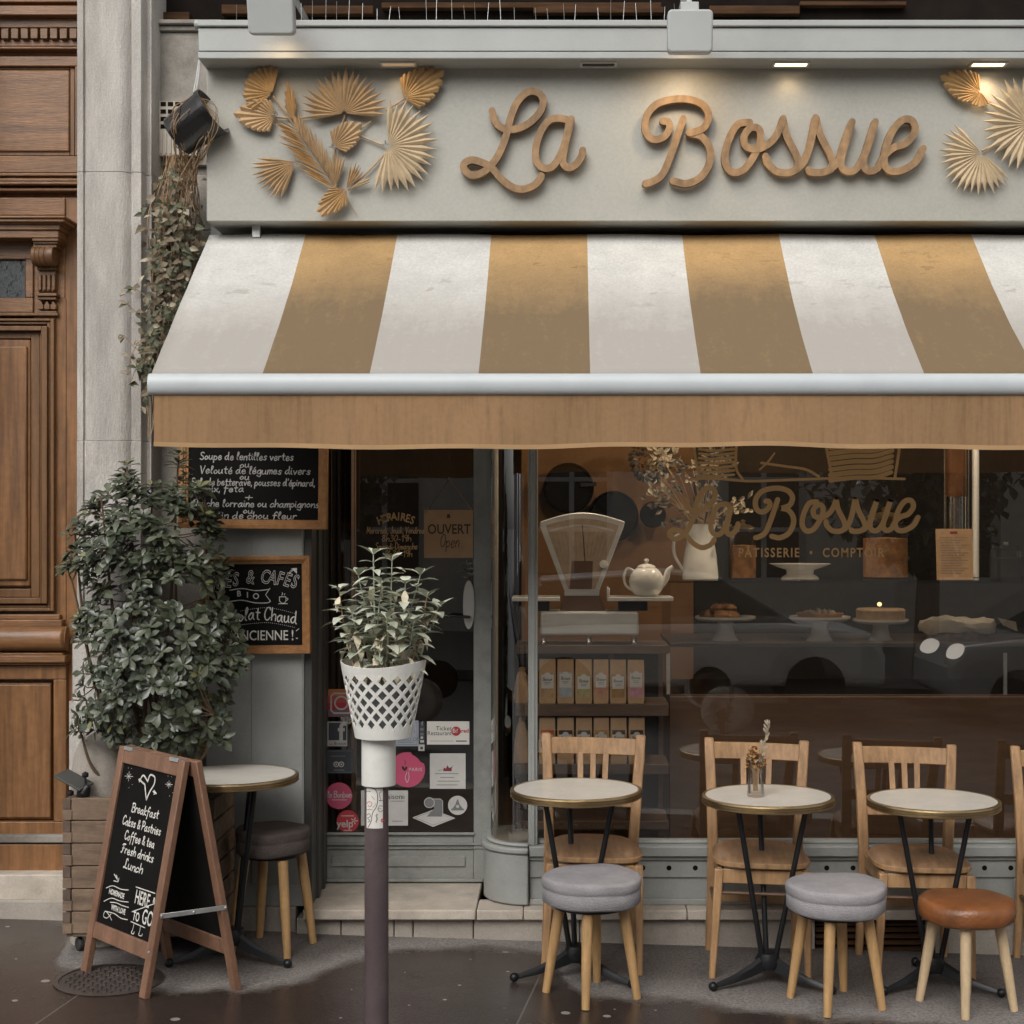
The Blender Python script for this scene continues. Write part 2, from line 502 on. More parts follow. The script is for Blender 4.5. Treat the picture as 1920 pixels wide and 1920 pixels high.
PINE = M('pine_leg', (0.45, 0.27, 0.118), 0.45, var=0.18, vscale=5, bump=0.05, bscale=25, stretch=(9, 9, 1), fine=0.06)
PINE_PALE = M('pale_leg', (0.52, 0.385, 0.235), 0.5, var=0.16, vscale=5, bump=0.05, bscale=25, stretch=(9, 9, 1), fine=0.06)
FELT = M('grey_felt', (0.335, 0.315, 0.325), 0.95, var=0.1, vscale=25, bump=0.5, bscale=260, fine=0.16, spec=0.1)
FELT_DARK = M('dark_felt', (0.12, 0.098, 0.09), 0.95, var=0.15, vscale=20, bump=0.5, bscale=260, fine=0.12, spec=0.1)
LEATHER = M('tan_leather', (0.205, 0.074, 0.024), 0.34, var=0.4, vscale=9, bump=0.25, bscale=70, spec=0.5)
REDWOOD = M('red_brown_frame', (0.20, 0.105, 0.064), 0.5, var=0.25, vscale=5, bump=0.08, bscale=30, stretch=(4, 4, 1), fine=0.1)
SLATE = M('blackboard', (0.0075, 0.007, 0.0065), 0.8, var=0.4, vscale=4, fine=0.15, spec=0.12)
CHALK = M('chalk', (0.62, 0.60, 0.55), 0.9, var=0.25, vscale=60, fine=0.2)
CHALK_DIM = M('worn_chalk', (0.38, 0.365, 0.34), 0.9, var=0.35, vscale=50, fine=0.25)
ORANGEWOOD = M('orange_pine_frame', (0.34, 0.16, 0.055), 0.4, var=0.22, vscale=5, bump=0.06, bscale=25, stretch=(5, 5, 5), fine=0.08)
CRATE = M('weathered_planks', (0.185, 0.125, 0.083), 0.75, var=0.28, vscale=4, bump=0.2, bscale=22, stretch=(1.5, 9, 9), fine=0.12, dirt=(0.09, 0.06, 0.045), dirt_amt=0.5)
CRATE_END = M('plank_end_grain', (0.11, 0.075, 0.055), 0.8, var=0.3, vscale=12, bump=0.2)
SOIL = M('soil', (0.07, 0.05, 0.035), 0.95, var=0.5, vscale=30, bump=0.8, bscale=40)
RUBBER = M('rubber', (0.03, 0.03, 0.03), 0.6)
ZINC = M('zinc', (0.5, 0.5, 0.49), 0.4, metal=0.8, var=0.15, vscale=20)
LEAF_A = M('dark_leaf', (0.048, 0.060, 0.036), 0.33, var=0.45, vscale=14, bump=0.04, spec=0.6)
LEAF_B = M('mid_leaf', (0.098, 0.110, 0.072), 0.34, var=0.45, vscale=18, bump=0.04, spec=0.45)
LEAF_C = M('young_leaf', (0.18, 0.18, 0.075), 0.5, var=0.25, vscale=18, bump=0.03)
TWIG = M('twig', (0.13, 0.085, 0.05), 0.8, var=0.3)
DRY_A = M('dry_ivy_brown', (0.15, 0.115, 0.07), 0.75, var=0.4, vscale=20)
DRY_B = M('ivy_dull_green', (0.085, 0.088, 0.05), 0.65, var=0.4, vscale=20)
DRY_C = M('dry_ivy_pale', (0.33, 0.28, 0.20), 0.8, var=0.3, vscale=20)
ROOT = M('dry_root', (0.29, 0.19, 0.105), 0.85, var=0.3)
SILVER_A = M('silvery_leaf', (0.50, 0.52, 0.41), 0.55, var=0.22, vscale=20, bump=0.03)
SILVER_B = M('silvery_leaf_deep', (0.33, 0.36, 0.27), 0.55, var=0.22, vscale=20, bump=0.03)
SILVER_C = M('dried_pale_leaf', (0.68, 0.60, 0.44), 0.7, var=0.22, vscale=20)
POTPLASTIC = M('white_plastic', (0.76, 0.75, 0.70), 0.5, var=0.04, bump=0.06, bscale=120, dirt=(0.50, 0.47, 0.41), dirt_amt=0.4, dirt_scale=9)
BLACKGLOSS = M('black_plastic', (0.012, 0.010, 0.010), 0.16, var=0.2, spec=0.6)
ROPEWHITE = M('white_strap', (0.62, 0.62, 0.60), 0.8)
CREAM = M('cream_grille', (0.47, 0.42, 0.35), 0.7, var=0.12, dirt=(0.22, 0.18, 0.14), dirt_amt=0.5)
BOLLARD = M('bollard_brown', (0.088, 0.062, 0.066), 0.38, var=0.14, vscale=8, bump=0.06, bscale=120, fine=0.1, dirt=(0.2, 0.17, 0.16), dirt_amt=0.2, dirt_scale=14)
PAPER = M('paper', (0.68, 0.65, 0.60), 0.8, var=0.04)
INK = M('black_ink', (0.02, 0.02, 0.022), 0.7)
RED = M('red_print', (0.42, 0.035, 0.045), 0.5, var=0.06)
PINKRED = M('pink_print', (0.50, 0.075, 0.15), 0.5, var=0.06)
ORANGEP = M('orange_print', (0.50, 0.17, 0.06), 0.5)
CORALP = M('coral_print', (0.46, 0.085, 0.075), 0.5)
VIOLETP = M('violet_print', (0.20, 0.11, 0.14), 0.5)
NAVYGREY = M('slate_print', (0.05, 0.055, 0.065), 0.5)
GREYP = M('grey_print', (0.16, 0.165, 0.165), 0.5)
LIGHTP = M('light_print', (0.50, 0.49, 0.46), 0.6)
BLUEP = M('pale_blue_print', (0.33, 0.36, 0.42), 0.5)
MAROON = M('maroon_print', (0.18, 0.02, 0.03), 0.6)
GILT = M('gilt_vinyl', (0.72, 0.48, 0.23), 0.5, var=0.06)
KRAFT = M('kraft_paper', (0.42, 0.27, 0.15), 0.85, var=0.1, vscale=12, bump=0.12, bscale=30, fine=0.06)
KRAFT_D = M('kraft_sign', (0.40, 0.26, 0.15), 0.85, var=0.12, vscale=12, fine=0.06)
PORCELAIN = M('white_porcelain', (0.72, 0.71, 0.67), 0.15, var=0.02, bump=0)
SHELFWOOD = M('shelf_wood', (0.10, 0.062, 0.042), 0.6, var=0.3, vscale=5, stretch=(1, 9, 9), bump=0.1, bscale=20)
COUNTER = M('counter_wood', (0.105, 0.055, 0.028), 0.5, var=0.25, vscale=4, stretch=(1.2, 8, 8), bump=0.08, bscale=20)
BACKWALL = M('warm_board_wall', (0.29, 0.145, 0.055), 0.75, var=0.16, vscale=3, bump=0.08, bscale=40, fine=0.08)
INTDARK = M('interior_dark', (0.022, 0.016, 0.012), 0.8, var=0.3)
INTFLOOR = M('interior_tiles', (0.10, 0.075, 0.055), 0.5, var=0.3)
CAKE = M('cake', (0.30, 0.15, 0.06), 0.8, var=0.4, vscale=25, bump=0.4)
CHROME = M('chrome', (0.6, 0.56, 0.5), 0.18, metal=1.0, var=0.1)
ALU = M('brushed_steel', (0.62, 0.61, 0.58), 0.42, metal=0.35, var=0.1, stretch=(1, 1, 8))
DIAL = M('dial_paper', (0.40, 0.30, 0.21), 0.7, var=0.15, vscale=30)
WICKER = M('wicker', (0.26, 0.145, 0.075), 0.8, var=0.4, vscale=30, bump=0.8, bscale=60)
LINEN = M('linen', (0.48, 0.44, 0.38), 0.95, var=0.12, vscale=15, bump=0.3)
MAROONBOX = M('scale_body_brown', (0.14, 0.075, 0.045), 0.5, var=0.25)
GLASS = glass_mat('window_glass', (0.93, 0.92, 0.90), 2.6, 0.0, 0.05)
DOORGLASS = glass_mat('door_glass', (0.90, 0.89, 0.87), 2.2, 0.0, 0.035)
CLEARGLASS = glass_mat('clear_glass', (0.95, 0.95, 0.94), 1.0, 0.02, 0.03)
VASEGLASS = glass_mat('vase_glass', (0.985, 0.985, 0.98), 0.6, 0.08, 0.0)
DARKGLASS = M('dark_pane', (0.025, 0.03, 0.033), 0.12, var=0.3, bump=0.15, bscale=25, spec=0.7)
LAMPON = emit_mat('lamp_diffuser', (1.0, 0.80, 0.56), 3.0)
LAMPDIM = emit_mat('lamp_diffuser_dim', (1.0, 0.74, 0.48), 0.12)
LAMPOFF = M('lamp_lens_off', (0.03, 0.028, 0.026), 0.3)
BULB = emit_mat('bulb', (1.0, 0.66, 0.28), 2.5)

# wet canvas: the part of the canopy the cornice does not shelter from the rain is soaked and dirty
def canopy_mat(name, dry, wet, edge):
    m = M(name, dry, 0.9, var=0.08, vscale=9, bump=0.05, bscale=48, fine=0.11, spec=0.12)
    n = m.node_tree.nodes
    l = m.node_tree.links
    b = n['Principled BSDF']
    src = b.inputs['Base Color'].links[0].from_socket
    tc = n.new('ShaderNodeTexCoord')
    sp = n.new('ShaderNodeSeparateXYZ')
    l.new(tc.outputs['Object'], sp.inputs[0])
    def noise(scale, st, det=8, rough=0.65):
        mp = n.new('ShaderNodeMapping')
        mp.inputs['Scale'].default_value = st
        l.new(tc.outputs['Object'], mp.inputs[0])
        z = n.new('ShaderNodeTexNoise')
        z.inputs['Scale'].default_value = scale
        z.inputs['Detail'].default_value = det
        z.inputs['Roughness'].default_value = rough
        l.new(mp.outputs[0], z.inputs['Vector'])
        return z.outputs['Fac']
    def math_(op, a, c, dflt=None):
        k = n.new('ShaderNodeMath')
        k.operation = op
        for i, q in enumerate((a, c)):
            if isinstance(q, (int, float)): k.inputs[i].default_value = q
            else: l.new(q, k.inputs[i])
        return k.outputs[0]
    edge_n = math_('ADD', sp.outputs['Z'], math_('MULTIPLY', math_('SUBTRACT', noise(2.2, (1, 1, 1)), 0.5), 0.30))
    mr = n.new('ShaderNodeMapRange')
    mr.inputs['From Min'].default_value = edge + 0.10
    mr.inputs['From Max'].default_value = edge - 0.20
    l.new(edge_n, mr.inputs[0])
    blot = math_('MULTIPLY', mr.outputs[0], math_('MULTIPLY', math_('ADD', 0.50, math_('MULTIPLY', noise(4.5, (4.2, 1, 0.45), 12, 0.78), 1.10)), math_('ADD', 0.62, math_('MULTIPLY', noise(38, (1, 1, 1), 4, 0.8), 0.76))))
    k = n.new('ShaderNodeMath')
    k.operation = 'MINIMUM'
    l.new(blot, k.inputs[0])
    k.inputs[1].default_value = 1.0
    mx = n.new('ShaderNodeMix')
    mx.data_type = 'RGBA'
    l.new(k.outputs[0], mx.inputs[0])
    l.new(src, mx.inputs[6])
    mx.inputs[7].default_value = (*wet, 1)
    # small dark specks and tide marks near the edge of the wet part
    sv = n.new('ShaderNodeMapRange')
    sv.inputs['From Min'].default_value = 0.60
    sv.inputs['From Max'].default_value = 0.68
    l.new(noise(17, (0.6, 1, 1), 3), sv.inputs[0])
    band = n.new('ShaderNodeMapRange')
    band.inputs['From Min'].default_value = 0.16
    band.inputs['From Max'].default_value = 0.0
    l.new(math_('ABSOLUTE', math_('SUBTRACT', sp.outputs['Z'], edge + 0.02), 0), band.inputs[0])
    m2 = n.new('ShaderNodeMix')
    m2.data_type = 'RGBA'
    l.new(math_('MULTIPLY', math_('MULTIPLY', sv.outputs[0], band.outputs[0]), 0.38), m2.inputs[0])
    l.new(mx.outputs[2], m2.inputs[6])
    m2.inputs[7].default_value = (wet[0] * 0.6, wet[1] * 0.55, wet[2] * 0.5, 1)
    l.new(m2.outputs[2], b.inputs['Base Color'])
    return m
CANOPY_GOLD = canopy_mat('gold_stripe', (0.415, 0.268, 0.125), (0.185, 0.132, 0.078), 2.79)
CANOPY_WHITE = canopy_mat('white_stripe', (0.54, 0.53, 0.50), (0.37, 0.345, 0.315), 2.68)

# pavement: asphalt, dry under the awning, wet and glossy further out
def pavement_mat():
    m = bpy.data.materials.new('pavement_asphalt')
    m.use_nodes = True
    n = m.node_tree.nodes
    l = m.node_tree.links
    b = n['Principled BSDF']
    tc = n.new('ShaderNodeTexCoord')
    sp = n.new('ShaderNodeSeparateXYZ')
    l.new(tc.outputs['Object'], sp.inputs[0])
    def noise(scale, det=6, rough=0.6, st=(1, 1, 1)):
        mp = n.new('ShaderNodeMapping')
        mp.inputs['Scale'].default_value = st
        l.new(tc.outputs['Object'], mp.inputs[0])
        z = n.new('ShaderNodeTexNoise')
        z.inputs['Scale'].default_value = scale
        z.inputs['Detail'].default_value = det
        z.inputs['Roughness'].default_value = rough
        l.new(mp.outputs[0], z.inputs['Vector'])
        return z.outputs['Fac']
    def mth(op, a, c=0.0):
        k = n.new('ShaderNodeMath')
        k.operation = op
        for i, q in enumerate((a, c)):
            if isinstance(q, (int, float)): k.inputs[i].default_value = q
            else: l.new(q, k.inputs[i])
        return k.outputs[0]
    def mapr(src, a, c, t0=0.0, t1=1.0):
        k = n.new('ShaderNodeMapRange')
        k.interpolation_type = 'SMOOTHSTEP'
        k.inputs['From Min'].default_value = a
        k.inputs['From Max'].default_value = c
        k.inputs['To Min'].default_value = t0
        k.inputs['To Max'].default_value = t1
        l.new(src, k.inputs[0])
        return k.outputs[0]
    # where the awning's drip line runs: distance from the camera at which the ground turns dry, as a function of x
    fc = n.new('ShaderNodeFloatCurve')
    cv = fc.mapping.curves[0]
    pts = [(-3.0, 6.6), (-2.15, 6.35), (-1.95, 5.72), (-1.6, 5.52), (-1.3, 5.50), (-1.05, 5.62), (-0.87, 5.86), (-0.6, 6.14), (-0.18, 6.16), (-0.06, 5.92), (0.02, 5.66), (0.12, 5.56), (0.45, 5.54), (0.6, 5.46), (0.9, 5.40), (3.0, 5.30)]
    norm = [((x + 3) / 6, (y - 5) / 2) for x, y in pts]
    while len(cv.points) < len(norm): cv.points.new(0.5, 0.5)
    for p, q in zip(cv.points, norm): p.location = q
    fc.mapping.update()
    l.new(mth('MULTIPLY', mth('ADD', sp.outputs['X'], 3.0), 1 / 6), fc.inputs['Value'])
    edge = mth('ADD', mth('MULTIPLY', fc.outputs[0], 2.0), 5.0)
    dist = mth('SUBTRACT', sp.outputs['Y'], edge)
    dist = mth('ADD', dist, mth('MULTIPLY', mth('SUBTRACT', noise(4, 8, 0.7), 0.5), 0.30))
    dry = mapr(mth('ADD', dist, mth('MULTIPLY', mth('SUBTRACT', noise(26, 6, 0.7), 0.5), 0.10)), -0.06, 0.10)
    deep = mapr(dist, 0.06, 0.42)                       # towards the wall the asphalt stays damp
    agg = noise(95, 3, 0.75)
    big = noise(2.2, 5)
    cw = n.new('ShaderNodeMix'); cw.data_type = 'RGBA'
    l.new(big, cw.inputs[0])
    cw.inputs[6].default_value = (0.030, 0.021, 0.0175, 1)
    cw.inputs[7].default_value = (0.050, 0.036, 0.031, 1)
    cdm = n.new('ShaderNodeMix'); cdm.data_type = 'RGBA'
    l.new(big, cdm.inputs[0])
    cdm.inputs[6].default_value = (0.165, 0.150, 0.140, 1)
    cdm.inputs[7].default_value = (0.235, 0.216, 0.203, 1)
    cdp = n.new('ShaderNodeMix'); cdp.data_type = 'RGBA'
    l.new(mth('MULTIPLY', deep, 0.85), cdp.inputs[0])
    l.new(cdm.outputs[2], cdp.inputs[6])
    cdp.inputs[7].default_value = (0.085, 0.071, 0.065, 1)
    mx = n.new('ShaderNodeMix'); mx.data_type = 'RGBA'
    l.new(dry, mx.inputs[0])
    l.new(cw.outputs[2], mx.inputs[6])
    l.new(cdp.outputs[2], mx.inputs[7])
    sc = n.new('ShaderNodeVectorMath'); sc.operation = 'SCALE'
    l.new(mx.outputs[2], sc.inputs[0])
    l.new(mapr(agg, 0.3, 0.7, 0.6, 1.45), sc.inputs['Scale'])
    # old chewing gum trodden flat
    vo = n.new('ShaderNodeTexVoronoi')
    vo.voronoi_dimensions = '2D'
    vo.inputs['Scale'].default_value = 5.2
    l.new(tc.outputs['Object'], vo.inputs['Vector'])
    vs = n.new('ShaderNodeSeparateXYZ')
    l.new(vo.outputs['Color'], vs.inputs[0])
    rad = mth('MULTIPLY', mth('GREATER_THAN', vs.outputs[0], 0.62), mth('ADD', 0.02, mth('MULTIPLY', mth('MULTIPLY', vs.outputs[1], vs.outputs[1]), 0.07)))
    gum = mth('LESS_THAN', mth('ADD', vo.outputs['Distance'], mth('MULTIPLY', mth('SUBTRACT', noise(30), 0.5), 0.03)), rad)
    gum = mth('MULTIPLY', gum, mth('MULTIPLY', mth('SUBTRACT', 1.0, mth('MULTIPLY', dry, 0.8)), 0.8))
    mg = n.new('ShaderNodeMix'); mg.data_type = 'RGBA'
    l.new(gum, mg.inputs[0])
    l.new(sc.outputs[0], mg.inputs[6])
    mg.inputs[7].default_value = (0.36, 0.32, 0.29, 1)
    # tar joints
    ln = mth('ABSOLUTE', mth('SUBTRACT', mth('FRACT', mth('MULTIPLY', mth('ADD', sp.outputs['X'], mth('MULTIPLY', sp.outputs['Y'], -0.12)), 1 / 1.62)), 0.5))
    jt = mapr(ln, 0.0035, 0.001)
    mj = n.new('ShaderNodeMix'); mj.data_type = 'RGBA'
    l.new(mth('MULTIPLY', jt, 0.45), mj.inputs[0])
    l.new(mg.outputs[2], mj.inputs[6])
    mj.inputs[7].default_value = (0.20, 0.185, 0.17, 1)
    l.new(mj.outputs[2], b.inputs['Base Color'])
    rw = mth('ADD', 0.0, mth('MULTIPLY', noise(6, 6), 0.40))
    mr = n.new('ShaderNodeMix')
    l.new(dry, mr.inputs[0])
    l.new(rw, mr.inputs[2])
    mr.inputs[3].default_value = 0.88
    l.new(mr.outputs[0], b.inputs['Roughness'])
    bp = n.new('ShaderNodeBump')
    bp.inputs['Strength'].default_value = 0.35
    bp.inputs['Distance'].default_value = 0.004
    l.new(agg, bp.inputs['Height'])
    l.new(bp.outputs[0], b.inputs['Normal'])
    return m
PAVE = pavement_mat()
ROAD = M('road_asphalt', (0.05, 0.048, 0.047), 0.45, var=0.2, vscale=3, bump=0.3, bscale=120, fine=0.2)
KERB = M('kerb_granite', (0.28, 0.27, 0.26), 0.7, var=0.2, fine=0.2)

# ------------------------------------------------------------------ ground
def tilted(name, x0, x1, y0, y1, dz, mat, thick=0.0):
    mb = MB()
    v = [(x0, y0, zg(x0) + dz), (x1, y0, zg(x1) + dz), (x1, y1, zg(x1) + dz), (x0, y1, zg(x0) + dz)]
    if thick:
        v += [(p[0], p[1], p[2] - thick) for p in v]
        mb.add(v, [(0, 1, 2, 3), (7, 6, 5, 4), (0, 4, 5, 1), (1, 5, 6, 2), (2, 6, 7, 3), (3, 7, 4, 0)])
    else:
        mb.add(v, [(0, 1, 2, 3)])
    return struct(mb.build(name, mat, smooth=False))
tilted('road', -60, 60, -60, 60, -0.13, ROAD)
tilted('pavement', -20, 20, 3.62, 6.60, 0.0, PAVE, 0.12)
tilted('kerb', -20, 20, 3.42, 3.615, -0.004, KERB, 0.12)
tilted('opposite_pavement', -20, 20, -12, -4.5, 0.0, M('far_paving', (0.17, 0.16, 0.15), 0.8), 0.12)

# ------------------------------------------------------------------ stone apartment building
YW = 6.42                                             # the stone wall behind the shopfront
bld = thing('apartment_building', 'old stone building front with moulded pilaster beside the tall wooden door', 'building', (-2.6, 6.6, 0.1))
mb = MB()
def prof_px(pts, Y, z0, z1, mi=0, y_back=6.9):
    """an upright moulding: outline of (photo x, setback) swept from z0 to z1"""
    q = [(X_(px, Y), Y + d) for px, d in pts]
    q += [(q[-1][0], y_back), (q[0][0], y_back)]
    n = len(q)
    v = [(x, y, z0) for x, y in q] + [(x, y, z1) for x, y in q]
    fc = [tuple(range(n))[::-1], tuple(range(n, 2 * n))]
    for i in range(n):
        j = (i + 1) % n
        fc.append((i, j, n + j, n + i))
    mb.add(v, fc, mi)
PIL = [(144.5, 0.0), (156, 0.0), (157.5, 0.012), (159, 0.012), (160.5, 0.0), (222, 0.0), (230, 0.004), (238, 0.016), (243, 0.03), (244.5, 0.03), (245, 0.012), (247, 0.008),
       (263, 0.010), (265, 0.02), (266, 0.06), (268, 0.066), (274, 0.066), (275.5, 0.05), (278, 0.045), (280, 0.07), (281.5, 0.12)]
YP = 6.25
prof_px(PIL, YP, Z_(322, YP) + 0.0007, 4.4)
prof_px([(p, d) for p, d in PIL], YP, Z_(826, YP) + 0.0005, Z_(322, YP) - 0.0007)
prof_px([(p, d - 0.003) for p, d in PIL], YP, Z_(1205, YP) + 0.003, Z_(826, YP) - 0.0005)
PLB = [(139, -0.02), (232, -0.02), (238, 0.0), (281.5, 0.0), (281.5, 0.12)]
prof_px([(138, -0.015), (150, -0.03), (262, -0.03), (281.5, -0.01), (281.5, 0.12)], YP, Z_(1312, YP) + 0.003, Z_(1205, YP) - 0.003)
prof_px([(134, -0.03), (150, -0.045), (262, -0.045), (281.5, -0.02), (281.5, 0.12)], YP, zg(-2) - 0.05, Z_(1312, YP) - 0.003)
mb.box(X_(146, YP) + 0.004, X_(279, YP) - 0.004, YP + 0.16, 6.88, zg(-2.1) - 0.05, 4.4)
mb.build('pilaster', STONE, bld, bevel=0.003)
mb = MB()
mb.box(X_(281.6, YW) - 0.12, X_(1000, YW), YW, YW + 0.25, Z_(310, YW), Z_(58, YW))
mb.box(X_(281.6, YW) - 0.12, X_(1000, YW), YW, YW + 0.25, 3.05, Z_(328, YW))
mb.box(X_(281.6, YW) - 0.12, X_(420, YW), YW + 0.002, YW + 0.25, zg(-2), 3.05)
mb.box(X_(281.6, YW) - 0.12, X_(1000, YW), YW + 0.03, YW + 0.25, Z_(328, YW), Z_(310, YW))
mb.box(X_(281.6, YW), X_(420, YW), YW - 0.03, YW - 0.001, Z_(57, YW - 0.03), Z_(48, YW - 0.03))
mb.box(X_(281.6, YW), X_(420, YW), YW - 0.05, YW - 0.001, Z_(44, YW - 0.05), Z_(36, YW - 0.05))
mb.box(X_(300, YW), X_(420, YW), YW - 0.012, YW - 0.001, Z_(206, YW), Z_(62, YW))
mb.build('recessed_wall', STONE_DIRTY, bld, bevel=0.004)
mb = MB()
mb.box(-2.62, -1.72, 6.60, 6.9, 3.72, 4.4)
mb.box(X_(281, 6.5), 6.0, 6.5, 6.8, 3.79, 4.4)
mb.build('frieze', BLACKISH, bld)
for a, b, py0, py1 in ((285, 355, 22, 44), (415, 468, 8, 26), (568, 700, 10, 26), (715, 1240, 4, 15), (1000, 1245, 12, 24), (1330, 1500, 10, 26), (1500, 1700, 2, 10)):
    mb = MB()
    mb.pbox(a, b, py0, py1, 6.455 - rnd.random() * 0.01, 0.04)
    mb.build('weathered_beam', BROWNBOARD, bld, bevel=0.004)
mb = MB()
mb.box(-9, -2.605, 6.3, 6.9, -0.2, 4.4)
mb.box(-9, -3.2, 6.25, 6.9, -0.2, 4.4)
mb.box(-9, 9, 6.55, 10.5, 4.4, 14.0)
mb.box(4.4, 9, 6.35, 10.5, -0.4, 4.4)
mb.box(-9, -2.06, 6.95, 10.5, -0.2, 4.4)
mb.box(-2.05, 4.4, 10.3, 10.5, -0.3, 4.4)
mb.build('upper_wall', STONE, bld)
mb = MB()   # threshold and base course under the wooden door
mb.box(-3.2, X_(134, 6.3) - 0.004, 6.42, 6.95, Z_(1688, 6.42), Z_(1640, 6.42))
mb.build('threshold', STEP, bld, bevel=0.006)
mb = MB()
mb.box(-3.2, X_(134, 6.3) - 0.004, 6.40, 6.95, zg(-2.6) - 0.1, Z_(1688, 6.40))
mb.build('base_course', PLINTH, bld, bevel=0.01)
mb = MB()   # rounded stone guard at the foot of the pilaster
mb.lathe([(0.115, 0.0), (0.115, 0.58), (0.112, 0.68), (0.098, 0.77), (0.07, 0.825), (0.03, 0.847), (0, 0.85)], (X_(185, 6.12), 6.13, zg(-1.9)), 28)
mb.build('guard_stone', PLINTH, bld)

# ------------------------------------------------------------------ tall wooden entrance door
YD = 6.55
dr = thing('entrance_door', 'tall carved brown wooden entrance door with glazed pane and scroll bracket', 'door', (-2.5, YD, 0.25))
xl = -3.2
def dbox(mb, px1, py0, py1, out, px0=None, mi=0, back=0.06):
    """a board of the door: right edge at px1, front face 'out' metres proud of the door plane"""
    Y = YD - out
    a = xl if px0 is None else X_(px0, Y)
    mb.box(a, X_(px1, Y), Y, YD + back, Z_(py1, Y), Z_(py0, Y), mi)
mb = MB()
mb.box(xl, -2.03, YD + 0.03, YD + 0.10, 0.2, 4.3)
mb.build('backing_board', OAK_V, dr)
mb = MB()
dbox(mb, 146, 370, 1640, 0.0, px0=122)
dbox(mb, 124, 560, 1180, 0.004, px0=104)
mb.build('frame_stile', OAK_V, dr, bevel=0.003)
mb = MB()
dbox(mb, 146, 10, 28, 0.06); dbox(mb, 146, -40, 4, 0.05); dbox(mb, 146, 4, 10, 0.02)
dbox(mb, 146, 28, 52, 0.02); dbox(mb, 146, 74, 87, 0.03); dbox(mb, 146, 87, 92, 0.05); dbox(mb, 146, 92, 105, 0.005)
dbox(mb, 146, 105, 124, 0.03); dbox(mb, 146, 292, 324, 0.03); dbox(mb, 146, 324, 330, 0.045); dbox(mb, 146, 333, 340, 0.035); dbox(mb, 146, 340, 346, 0.05)
dbox(mb, 146, 352, 358, 0.03)
mb.build('transom_moulding', OAK_H, dr, bevel=0.004)
mb = MB()
dbox(mb, 146, 52, 74, 0.0)
for k in range(-3, 8):
    dbox(mb, 2 + k * 18.3 + 13.5, 53, 72, 0.055, px0=2 + k * 18.3)
mb.build('dentil_band', OAK_D, dr, bevel=0.002)
mb = MB()
dbox(mb, 140, 124, 292, 0.012, px0=131); dbox(mb, 131, 284, 292, 0.012); dbox(mb, 131, 124, 131, 0.012)
dbox(mb, 146, 124, 292, 0.03, px0=140)
mb.build('panel_moulding', OAK_DV, dr, bevel=0.003)
mb = MB()
dbox(mb, 130, 131, 284, 0.022)
mb.build('upper_panel', OAK_H, dr, bevel=0.006)
mb = MB()
dbox(mb, 122, 370, 404, 0.01)
dbox(mb, 122, 404, 409, 0.16); dbox(mb, 120, 409, 416, 0.15); dbox(mb, 114, 416, 420, 0.13); dbox(mb, 112, 420, 431, 0.12); dbox(mb, 110, 431, 446, 0.11)
mb.build('cornice', OAK_H, dr, bevel=0.004)
mb = MB()
dbox(mb, 62, 446, 486, 0.012); dbox(mb, 62, 558, 586, 0.012); dbox(mb, 62, 486, 558, 0.012, px0=47)
dbox(mb, 122, 446, 600, 0.0, px0=62)
pfr = mb.build('pane_frame', OAK_H, dr, bevel=0.004)
mb = MB()
dbox(mb, 47, 486, 558, -0.015)
mb.build('pane', DARKGLASS, pfr)
mb = MB()   # scroll bracket
Y = YD
def brk(px0, px1, py0, py1, out): dbox(mb, px1, py0, py1, out, px0=px0)
brk(60, 109, 446, 452, 0.105); brk(62, 108, 452, 457, 0.095); brk(62, 106, 457, 464, 0.085)
c = P(84, 480, YD - 0.055)
mb.lathe([(0.045, -0.047), (0.048, -0.03), (0.043, -0.028), (0.048, -0.012), (0.043, -0.01), (0.048, 0.01), (0.043, 0.012), (0.048, 0.03), (0.045, 0.047)], c, 20, axis=(1, 0, 0))
brk(69, 104, 500, 506, 0.04); brk(70, 104, 506, 547, 0.022)
for k in range(4): brk(71 + k * 8.6, 77 + k * 8.6, 514, 544, 0.034)
brk(68, 106, 549, 555, 0.045); brk(70, 105, 556, 562, 0.035)
for k in range(3):
    fr = Frame((0, YD - 0.03, 0), (1, 0, 0), (0, 0, 1))
    a, b_ = X_(70 + k * 12, YD - 0.03), X_(81 + k * 12, YD - 0.03)
    mb.prism([(a, Z_(582, YD)), (b_, Z_(582, YD)), (b_, Z_(574, YD)), ((a + b_) / 2, Z_(566, YD)), (a, Z_(574, YD))], fr, -0.03, 0.0)
brk(70, 106, 583, 587, 0.03)
mb.build('scroll_bracket', OAK_D, dr, bevel=0.003)
mb = MB()
dbox(mb, 108, 586, 592, 0.03); dbox(mb, 104, 592, 1152, 0.012, px0=101); 
for px0, px1, pt, pb, out, m_ in ((94, 101, 597, 1146, 0.030, 0), (88, 94, 603, 1140, 0.020, 0), (77, 88, 611, 1132, 0.040, 0), (74, 77, 616, 1127, 0.020, 0), (58, 74, 622, 1120, 0.008, 0)):
    dbox(mb, px1, pt, pb, out, px0=px0)
    hh = {94: 6, 88: 6, 77: 11, 74: 3, 58: 16}[px0]
    dbox(mb, px0, pt, pt + hh * 0.8, out); dbox(mb, px0, pb - hh, pb, out)
mb.build('leaf_moulding', OAK_DV, dr, bevel=0.004)
mb = MB()
dbox(mb, 57, 636, 1100, 0.006); dbox(mb, 50, 648, 1088, 0.02)
mb.build('tall_panel', OAK_V, dr, bevel=0.008)
mb = MB()
dbox(mb, 112, 1152, 1162, 0.03); dbox(mb, 116, 1162, 1176, 0.045)
z0, z1 = Z_(1222, YD - 0.1), Z_(1176, YD - 0.1)
pr = []
